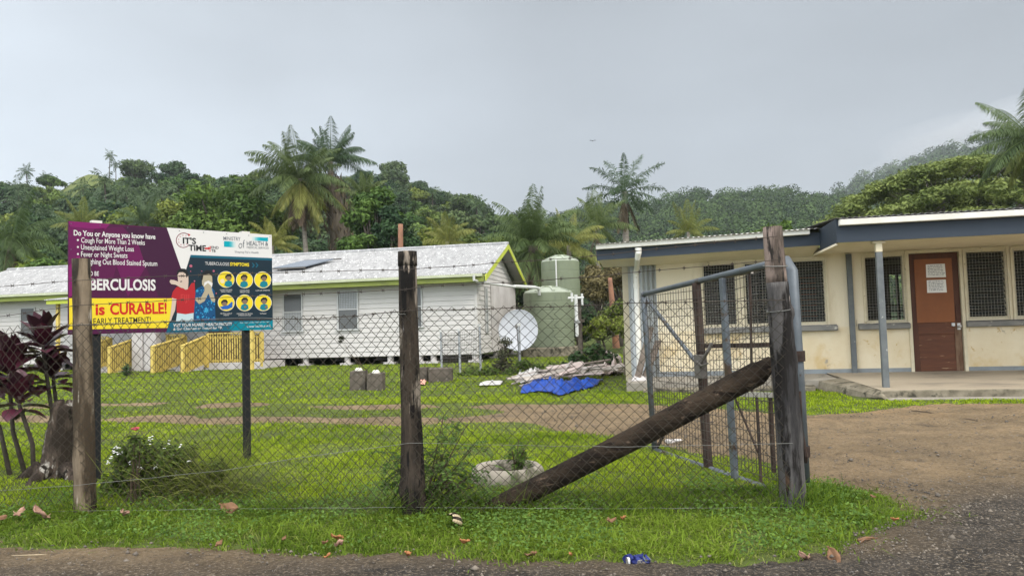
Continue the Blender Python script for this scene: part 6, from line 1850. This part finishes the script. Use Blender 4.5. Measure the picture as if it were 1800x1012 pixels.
for k in range(44):
    px = r.uniform(-150, 300) if k < 34 else r.uniform(300, 900)
    hill_palm(px, r.uniform(0.15, 0.62), int(r.integers(0, 3)), r.uniform(0.65, 0.9), 'dark palm among the forest trees on the left hillside', 'palms on the left hillside', r.uniform(0, 6))
for px, t_, s, lab in ((305, 0.97, 1.05, 'big round dark tree on the skyline above the sign'), (690, 0.95, 1.15, 'big dark tree on the skyline above the house ridge'), (735, 0.96, 0.8, 'dark tree with a ragged top on the right shoulder of the left hill')):
    o = link('hill_tree', HT[0], None, on_hill(px, t_) - (0, 0, 0.3)); o.scale = (s, s, s * 1.1); tag(o, lab, 'tree')
# ------------------------------------------------------------------ far woods: one mass each
def far_wood(name, A, n, R, nl, leafL, mt, seed):
    r = np.random.default_rng(seed)
    a, b = A.shape[:2]
    i = r.uniform(0, a - 1.01, n); j = 26 * r.random(n) ** 0.75
    ia, jb = i.astype(int), np.minimum(j.astype(int), 26)
    fi, fj = (i - ia)[:, None], (j - jb)[:, None]
    P = (A[ia, jb] * (1 - fi) + A[ia + 1, jb] * fi) * (1 - fj) + (A[ia, jb + 1] * (1 - fi) + A[ia + 1, jb + 1] * fi) * fj
    rad = R * r.uniform(0.35, 1.25, n) * (1 + 0.25 * (r.random(n) > 0.93))
    d = unit(r.normal(size=(n, nl, 3))); d[..., 2] = np.abs(d[..., 2]) * 1.1 - 0.12
    C_ = P[:, None] + d * (rad[:, None] * r.uniform(0.8, 1.08, (n, nl)))[..., None] + np.array([0, 0, 1.0]) * (rad * 0.75)[:, None, None]
    Nn = unit(d + r.normal(size=d.shape) * 0.35 + (0, 0, 0.25))
    V, Q = leaf_quads(C_.reshape(-1, 3), Nn.reshape(-1, 3), leafL * r.uniform(0.6, 1.2, n * nl), leafL * 0.7, r)
    T = np.repeat(np.clip(0.75 * np.repeat(r.random(n) ** 1.3, nl) + 0.25 * r.random(n * nl), 0, 1), 4)
    o = link(name, np_mesh(name, V, [Q], MATS[mt], T))
    tag(o, 'far forest canopy covering the hills behind the clinic' if name == 'far_forest' else 'misty forest on the steep mountain at the right', 'forest', None, 'stuff')
far_wood('far_forest', HF, 3200, 4.6, 120, 0.62, 'far_leaf', 601)
far_wood('mountain_forest', HM, 2400, 7.5, 70, 1.35, 'far_leaf', 602)
# a bird far up
mat('bird_black', (0.03, 0.03, 0.03), None, 3, 0.9)
mb = MB(); mb.tube([(0, -0.25, 0), (0, -0.1, 0), (0, 0.12, 0), (0, 0.3, 0)], [0.02, 0.07, 0.07, 0.03], 8)
for sg in (-1, 1): mb.prism([(0.04 * sg, -0.12, 0.02), (0.35 * sg, -0.05, 0.16), (0.62 * sg, 0.1, 0.08), (0.3 * sg, 0.09, 0.1), (0.04 * sg, 0.1, 0.02)], (0, 0, 0.012))
tag(mb.build('bird', MATS['bird_black'], None, at((1042, 248), 130)), 'tiny dark bird flying in the grey sky', 'bird')

# ================================================================== GRASS AND LITTER
foliage('lawn_blade', (0.090, 0.165, 0.008), (0.375, 0.470, 0.030), 0.42, 0.55, 0.0, 0.03)
foliage('verge_blade', (0.036, 0.085, 0.010), (0.200, 0.285, 0.034), 0.42, 0.55, 0.0, 0.03)
def blades(P, h, wd, lean, r, patch):
    n = len(P)
    a = r.uniform(0, 2 * PI, n); b = r.uniform(0, 2 * PI, n)
    sx_ = np.stack([np.cos(a), np.sin(a), np.zeros(n)], 1)
    ln = np.stack([np.cos(b), np.sin(b), np.zeros(n)], 1) * (lean * r.uniform(0.2, 1.2, n) * h)[:, None]
    hh = h[:, None] * np.array([[0, 0, 1.0]])
    base = np.stack([P[:, 0], P[:, 1], P[:, 2] - 0.004], 1)
    w_ = (wd * r.uniform(0.7, 1.3, n))[:, None]
    V = np.stack([base - sx_ * w_, base + sx_ * w_, base + ln * 0.3 + hh * 0.6 + sx_ * w_ * 0.8, base + ln * 0.3 + hh * 0.6 - sx_ * w_ * 0.8, base + ln + hh * (1 - 0.25 * lean)], 1).reshape(-1, 3)
    i = np.arange(n)[:, None] * 5
    T = np.repeat(np.clip(patch * 0.65 + 0.35 * r.random(n), 0, 1), 5)
    return V, [np.concatenate([i, i + 1, i + 2, i + 3], 1), np.concatenate([i + 3, i + 2, i + 4], 1)], T
GB = ([], [], [], [])
def scatter(n, y0, y1, r, pad=0.4, k=0.72):
    y = np.sqrt(r.uniform(y0 ** 2, y1 ** 2, n)); x = r.uniform(-1, 1, n) * (k * y + pad)
    return x, y
foliage('track_blade', (0.065, 0.085, 0.018), (0.200, 0.215, 0.060), 0.35, 0.6, 0.0, 0.2)
def field(name, bands, mt, seed, track=False):
    r = np.random.default_rng(seed)
    VV, QQ, TT3, TT = [], [], [], []
    off = 0
    for (n, y0, y1, h, wd, lean) in bands:
        x, y = scatter(n, y0, y1, r)
        d = dirt(x, y)
        # grass thins out raggedly over the dirt's margins
        keep = (d < -0.02 + 0.10 * r.normal(size=n)) | ((d < 0.35) & (r.random(n) < 0.02))
        if track: keep = (polydist(x, y, DIRT) > -0.1) & (r.random(n) < np.clip((1.8 - x) / 3.0, 0, 0.8) * np.clip(0.5 + 0.6 * fnoise(x, y * 2.2, 0.5, 77), 0.08, 1))
        # keep clear of the slab, buildings
        u = (x - O_R[0]) * RW.u[0] + (y - O_R[1]) * RW.u[1]; v = (x - O_R[0]) * RW.n[0] + (y - O_R[1]) * RW.n[1]
        keep &= ~((v > -0.76) & (u > -4.95)) & ~((u > -1.5) & (v > -2.6))
        u = (x - O_H[0]) * HW.u[0] + (y - O_H[1]) * HW.u[1]; v = (x - O_H[0]) * HW.n[0] + (y - O_H[1]) * HW.n[1]
        keep &= ~((v > 0.0) & (u < 0.0)) & ~((v > -1.5) & (u < -7) & (u > -14.6))
        keep &= np.hypot(x - tb[0], y - tb[1]) > 0.25
        x, y = x[keep], y[keep]
        if not track and mt != 'dry_grass':
            th = ((fnoise(x, y, 0.9, 81) + 0.5 * fnoise(x, y, 3.1, 82)) > 1.25) & (r.random(len(x)) < 0.75)
            tr_ = (polydist(x, y, DIRT) > 0.05) & (x < 1.5) & (r.random(len(x)) < 0.7)
            x, y = x[~(th | tr_)], y[~(th | tr_)]
        pt = 0.55 + 0.24 * fnoise(x, y, 0.30, 71) + 0.22 * fnoise(x, y, 1.3, 72) + 0.22 * fnoise(x, y, 4.5, 74)
        tall = np.clip(0.5 + 0.4 * fnoise(x, y, 1.2, 73), 0.15, 1.2)
        hh = h * (0.55 + 0.7 * tall) * r.uniform(0.55, 1.25, len(x))
        P = np.stack([x, y, gz(x, y)], 1)
        V, Q, T = blades(P, hh, wd, lean, r, np.clip(pt, 0, 1))
        VV.append(V); QQ.append(Q[0] + off); TT3.append(Q[1] + off); TT.append(T); off += len(V)
    o = link(name, np_mesh(name, np.concatenate(VV), [np.concatenate(QQ), np.concatenate(TT3)], MATS[mt], np.concatenate(TT)))
    return o
o = field('verge_grass', [(62000, 3.6, 5.4, 0.046, 0.0036, 1.8), (13000, 3.6, 5.3, 0.088, 0.0036, 2.0)], 'verge_blade', 701)
tag(o, 'longer green grass on the verge in front of the fence', 'grass', None, 'stuff')
o = field('lawn_grass', [(95000, 5.4, 8.5, 0.042, 0.0036, 1.3), (80000, 8.5, 13.5, 0.042, 0.006, 1.2), (80000, 13.5, 28, 0.045, 0.011, 1.0)], 'lawn_blade', 702)
tag(o, 'bright green mown lawn behind the fence', 'grass', None, 'stuff')
o = field('dry_blades', [(11000, 3.6, 5.6, 0.05, 0.003, 1.7), (9000, 5.6, 10, 0.04, 0.004, 1.6)], 'dry_grass', 703)
tag(o, 'dry yellowed blades mixed into the verge and lawn', 'grass', None, 'stuff')
o = field('track_grass', [(52000, 8.2, 13.6, 0.030, 0.006, 1.5)], 'track_blade', 704, True)
tag(o, 'thin dull grass growing over the old wheel track', 'grass', None, 'stuff')
# taller tufts round posts and along the fence foot
r = np.random.default_rng(711)
def tuft_base(rr):
    k = rr.integers(0, 9)
    c = (pm0, pg0, pl0, np.array([wb[0], wb[1], 0]), lo, pg0, np.array([-1.6, 5.05, 0]), np.array([0.7, 4.85, 0]), tb + (0.1, -0.33, 0))[k]
    return (c[0] + rr.normal() * 0.15, c[1] - 0.06 + rr.normal() * 0.10, 0.0)
V, Qd, T = arcs(900, tuft_base, 0.24, 0.9, 12, 0.006)
tag(link('tall_grass', np_mesh('tall_grass', V, [Qd], MATS['verge_blade'], T)), 'tall grass tufts left standing along the foot of the fence', 'grass', None, 'stuff')
# low clover and broad-leaved weeds in the verge
n = 26000
x, y = scatter(n, 3.8, 5.8, r)
k_ = (dirt(x, y) < -0.03) & (fnoise(x, y, 0.8, 75) + 0.35 * r.normal(size=n) > 0.1)
x, y = x[k_], y[k_]
P = np.stack([x, y, 0.02 + 0.045 * r.random(len(x))], 1)
V, Q = leaf_quads(P, unit(np.array([0, -0.25, 1.0]) + r.normal(size=(len(x), 3)) * 0.4), 0.011 * r.uniform(0.6, 1.5, len(x)), 0.0075, r)
tag(link('ground_cover', np_mesh('ground_cover', V, [Q], MATS['weed_leaf'], np.repeat(r.random(len(x)), 4))), 'low clover weeds among the verge grass', 'weeds', None, 'stuff')
# gravel on the road and drive
mat('pebble', (0.20, 0.17, 0.135), (0.07, 0.062, 0.055), 1.5, 0.9, spots=(((0.33, 0.31, 0.28), 2.2, 0.66, 0.05),))
n = 22000
x, y = scatter(n, 3.0, 11.0, r)
x2, y2 = r.uniform(1.6, 7.0, 9000), r.uniform(3.3, 5.4, 9000)
x, y = np.r_[x, x2], np.r_[y, y2]
k_ = dirt(x, y) > 0.03
x, y = x[k_], y[k_]
sz = 0.0030 + 0.009 * r.random(len(x)) ** 4 + 0.014 * r.random(len(x)) ** 60
oc = np.array([[1, 0, 0], [0, 1, 0], [-1, 0, 0], [0, -1, 0], [0, 0, 0.7], [0, 0, -0.7]])
V = (np.stack([x, y, np.full(len(x), 0.040) + 0.006 * fnoise(x, y, 0.8, 21)], 1)[:, None] + oc[None] * sz[:, None, None] * r.uniform(0.6, 1.4, (len(x), 6, 1))).reshape(-1, 3)
tf = np.array([[0, 1, 4], [1, 2, 4], [2, 3, 4], [3, 0, 4], [1, 0, 5], [2, 1, 5], [3, 2, 5], [0, 3, 5]])
Q = (np.arange(len(x))[:, None, None] * 6 + tf[None]).reshape(-1, 3)
tag(link('gravel', np_mesh('gravel', V, [Q], MATS['pebble'])), 'loose gravel on the dirt road and drive', 'gravel', None, 'stuff')
# fallen leaves
mat('leaf_brown', (0.20, 0.105, 0.055), (0.12, 0.065, 0.035), 9, 0.8)
mat('leaf_pinkish', (0.34, 0.20, 0.145), (0.24, 0.14, 0.10), 9, 0.8)
mat('leaf_orange', (0.36, 0.155, 0.06), (0.26, 0.10, 0.04), 9, 0.7)
def fallen_leaf(label, px, Lpx, m_, seed, lift=0.03, asp=0.55, curl=0.95):
    c = ground(px, lift)
    L = Lpx * c[1] / F_PX * 0.82
    r = np.random.default_rng(seed)
    nu, nv = 9, 6
    vs = []
    for i in range(nu):
        u = i / (nu - 1) * 2 - 1
        for j in range(nv):
            v = j / (nv - 1) * 2 - 1
            wv = asp * math.sqrt(max(0, 1 - abs(u) ** 2.2)) * (1 - 0.25 * u)
            z = curl * L * (0.30 * (v * wv) ** 2 + 0.22 * abs(u) ** 2 + 0.10 * math.sin(4 * u + seed + 2 * v) + 0.09 * math.cos(5 * v + seed + 3 * u))
            vs.append((u * L / 2, v * wv * L / 2, z))
    fs = [(i * nv + j, (i + 1) * nv + j, (i + 1) * nv + j + 1, i * nv + j + 1) for i in range(nu - 1) for j in range(nv - 1)]
    mb = MB().add(vs, fs)
    mb.bar((-L * 0.62, 0, curl * L * 0.2), (-L * 0.3, 0, 0.004), 0.006, 0.006)
    o = mb.build('fallen_leaf', MATS[m_], None, c, True)
    o.rotation_euler = (r.uniform(0.2, 0.9), r.uniform(-0.6, 0.6), r.uniform(0, 6.28))
    md = o.modifiers.new('thickness', 'SOLIDIFY'); md.thickness = 0.002
    tag(o, label, 'leaf', 'fallen leaves')
for k, (px, L, m_, lab) in enumerate((((68, 902), 40, 'leaf_pinkish', 'largest pinkish brown dead leaf on the verge left of the left fence post'), ((34, 901), 30, 'leaf_pinkish', 'flatter brown dead leaf beside the largest leaf at the far left'), ((2, 910), 22, 'leaf_brown', 'dead leaf cut off by the left edge of the photo'),
                                      ((217, 902), 30, 'leaf_pinkish', 'pale brown dead leaf on the grass right of the left fence post'), ((405, 893), 40, 'leaf_brown', 'large curled brown dead leaf in the grass below the flowering bush'), ((386, 954), 18, 'leaf_brown', 'small brown leaf at the edge of the verge'),
                                      ((591, 944), 24, 'leaf_orange', 'orange brown leaf on top of two others at the verge edge'), ((594, 956), 22, 'leaf_pinkish', 'dull pinkish leaf under the orange brown leaf at the verge edge'), ((571, 953), 16, 'leaf_brown', 'small dull leaf left of the orange brown leaf'),
                                      ((716, 972), 20, 'leaf_orange', 'orange leaf lying where grass meets the road below the black post'), ((816, 951), 20, 'leaf_orange', 'round orange leaf in the grass right of the black post'), ((1003, 973), 14, 'leaf_orange', 'little orange leaf on the road edge left of the crushed can'),
                                      ((1096, 910), 18, 'leaf_orange', 'orange leaf half buried in the grass below the leaning log'), ((1075, 914), 22, 'leaf_brown', 'dark curled leaf beside the half buried orange leaf'), ((1414, 978), 30, 'leaf_pinkish', 'pale flat leaf on the dirt below the gate post'),
                                      ((1468, 981), 44, 'leaf_brown', 'large dull brown leaf on the dirt right of the pale flat leaf'), ((1572, 912), 14, 'leaf_orange', 'small orange leaf at the tip of the grass verge'), ((575, 977), 14, 'leaf_orange', 'yellowish leaf on the road under the cluster of three leaves'),
                                      ((500, 945), 12, 'leaf_brown', 'tiny brown leaf in the verge grass left of the cluster of three leaves'), ((932, 975), 24, 'leaf_brown', 'dark rotten leaf on the road edge left of the little orange leaf'), ((1535, 872), 10, 'leaf_brown', 'tiny leaf at the far edge of the verge'))):
    fallen_leaf(lab, px, L, m_, 800 + k, 0.055 if px[1] < 958 else 0.03)
# striped dry husk, sticks, crushed can, straw
plain('husk_pale', (0.40, 0.32, 0.20), 0.8)
c = ground((797, 916), 0.05)
hu = thing('coconut_husk', 'striped pale and dark split husk lying in the verge grass', 'husk', c)
mb = MB()
for k in range(6):
    t0, t1 = PI * (0.1 + 0.8 * k / 6), PI * (0.1 + 0.8 * (k + 1) / 6)
    for i in range(6):
        a0, a1 = -0.8 + 1.6 * i / 6, -0.8 + 1.6 * (i + 1) / 6
        P = lambda a, t: (0.06 * math.sin(a) * 1.05, -0.05 * math.cos(t) * math.cos(a), 0.05 * math.sin(t) * math.cos(a))
        mb.add([P(a0, t0), P(a1, t0), P(a1, t1), P(a0, t1)], [(0, 1, 2, 3)], k % 2)
o = mb.build('shell', [MATS['husk_pale'], MATS['post_black']], hu, smooth=True); o.rotation_euler = (0.5, 0.5, 0.9); o.modifiers.new('thickness', 'SOLIDIFY').thickness = 0.006
mat('can_blue', (0.012, 0.018, 0.11), (0.03, 0.04, 0.16), 20, 0.3, metal=0.5)
c = ground((1120, 985), 0.03)
ca = thing('crushed_can', 'crushed dark blue and silver drink can on the road edge', 'can', c)
mb = MB(); rr = np.random.default_rng(9)
pts = [np.array([-0.055 + 0.011 * i, 0.008 * math.sin(i * 1.3), 0.004 * math.cos(i)]) for i in range(11)]
mb.tube(pts, [0.024, 0.03, 0.022, 0.032, 0.018, 0.028, 0.020, 0.031, 0.024, 0.030, 0.022], 12, 0, jit=0.28, rnd=random.Random(4)); mb.build('body', MATS['can_blue'], ca).rotation_euler = (0.2, 0.1, 0.35)
mb = MB(); mb.tube([(-0.06, 0, 0), (-0.052, 0, 0)], [0.022, 0.026], 12, jit=0.15); mb.tube([(0.055, 0, 0), (0.063, 0.004, 0)], [0.026, 0.018], 12, jit=0.2); mb.prism([(-0.02, -0.026, -0.01), (0.015, -0.031, -0.006), (0.012, -0.026, 0.018), (-0.012, -0.028, 0.016)], (0, 0.004, 0)); mb.build('rim', MATS['steel'], ca).rotation_euler = (0.2, 0.1, 0.35)
for k, (p, q, m_, lab, r_) in enumerate((((1508, 949), (1542, 945), 'leaf_brown', 'longer reddish stick on the dirt below the verge tip', 0.007), ((1512, 953), (1530, 947), 'leaf_brown', 'shorter reddish stick on the dirt below the verge tip', 0.006), ((1602, 722), (1653, 728), 'twig', 'thin dark stick on the orange dirt in front of the veranda', 0.012), ((1695, 737), (1718, 740), 'twig', 'short dark stick on the orange dirt in front of the door', 0.012), ((97, 1010), (110, 1007), 'palm_yellow', 'yellow straw on the road at the lower left', 0.008),
                                         ((20, 976), (120, 978), 'husk_pale', 'long pale straw along the road edge at the lower left', 0.003), ((120, 977), (172, 969), 'husk_pale', 'pale straw slanting into the verge at the lower left', 0.003))):
    a, b = ground(p, 0.03), ground(q, 0.03)
    L = np.linalg.norm(b - a); mid = (a + b) / 2
    mb = MB(); mb.tube([a - mid, (0, 0.01, 0.006), b - mid], [r_, r_ * 0.9, r_ * 0.6], 6)
    tag(mb.build('stick', MATS[m_], None, mid, True), lab, 'stick')
c = ground((1193, 782), 0)
o, _ = rough_block('concrete_chunk', 'pale flat chunk of concrete lying on the drive behind the gate', 1178, 1208, 774, 790, c[1], 0.12, 0.2, 'white_plaster')

# ================================================================== HAZE
def haze_box(name, lo, hi, dens, col, kind='stuff', label=None):
    m = bpy.data.materials.new(name)
    m.use_nodes = True
    t = m.node_tree
    t.nodes.remove(t.nodes['Principled BSDF'])
    v = N(t, 'ShaderNodeVolumePrincipled')
    v.inputs['Density'].default_value = dens
    v.inputs['Color'].default_value = (*col, 1)
    t.links.new(v.outputs[0], t.nodes['Material Output'].inputs['Volume'])
    o = MB().box(lo, hi).build(name, m)
    return tag(o, label, 'haze', None, kind)
haze_box('haze', (-1290, -60, -8), (1290, 1290, 330), 0.00021, (0.84, 0.90, 0.95), label='pale damp air that softens the far hills')

def cloud(c, rad, dens):
    m = bpy.data.materials.get('cloud_vapour')
    if m is None:
        m = bpy.data.materials.new('cloud_vapour')
        m.use_nodes = True
        t = m.node_tree
        t.nodes.remove(t.nodes['Principled BSDF'])
        v = N(t, 'ShaderNodeVolumePrincipled')
        v.inputs['Density'].default_value = dens
        v.inputs['Color'].default_value = (0.70, 0.72, 0.745, 1)
        t.links.new(v.outputs[0], t.nodes['Material Output'].inputs['Volume'])
    V, Fq = [], []
    nu, nv = 28, 14
    for i in range(nv + 1):
        for j in range(nu):
            a, b = PI * i / nv, 2 * PI * j / nu
            q = 1 + 0.05 * math.sin(3 * b + 2 * a) * math.sin(a) + 0.04 * math.sin(5 * a + 2 * b) * math.sin(a)
            V.append((rad[0] * q * math.sin(a) * math.cos(b), rad[1] * q * math.sin(a) * math.sin(b), rad[2] * q * math.cos(a)))
    Fq = [(i * nu + j, (i + 1) * nu + j, (i + 1) * nu + (j + 1) % nu, i * nu + (j + 1) % nu) for i in range(nv) for j in range(nu)]
    o = MB().add(V, Fq).build('low_cloud', m, None, c, True)
    return tag(o, 'grey cloud hiding the top of the mountain at the right', 'cloud', None, 'stuff')

for px, py, Y, rx, ry, rz in ((1640, 268, 800, 60, 70, 11), (1690, 250, 830, 80, 80, 15), (1745, 236, 850, 90, 90, 20), (1800, 224, 860, 100, 100, 26), (1870, 205, 880, 130, 110, 36), (1600, 280, 790, 45, 60, 8), (1720, 232, 820, 110, 90, 18), (1560, 294, 770, 36, 50, 6), (1665, 248, 815, 70, 70, 12), (1770, 214, 845, 110, 90, 18)):
    cloud(at((px, py + 9), Y), (rx, ry, rz), 0.0018)
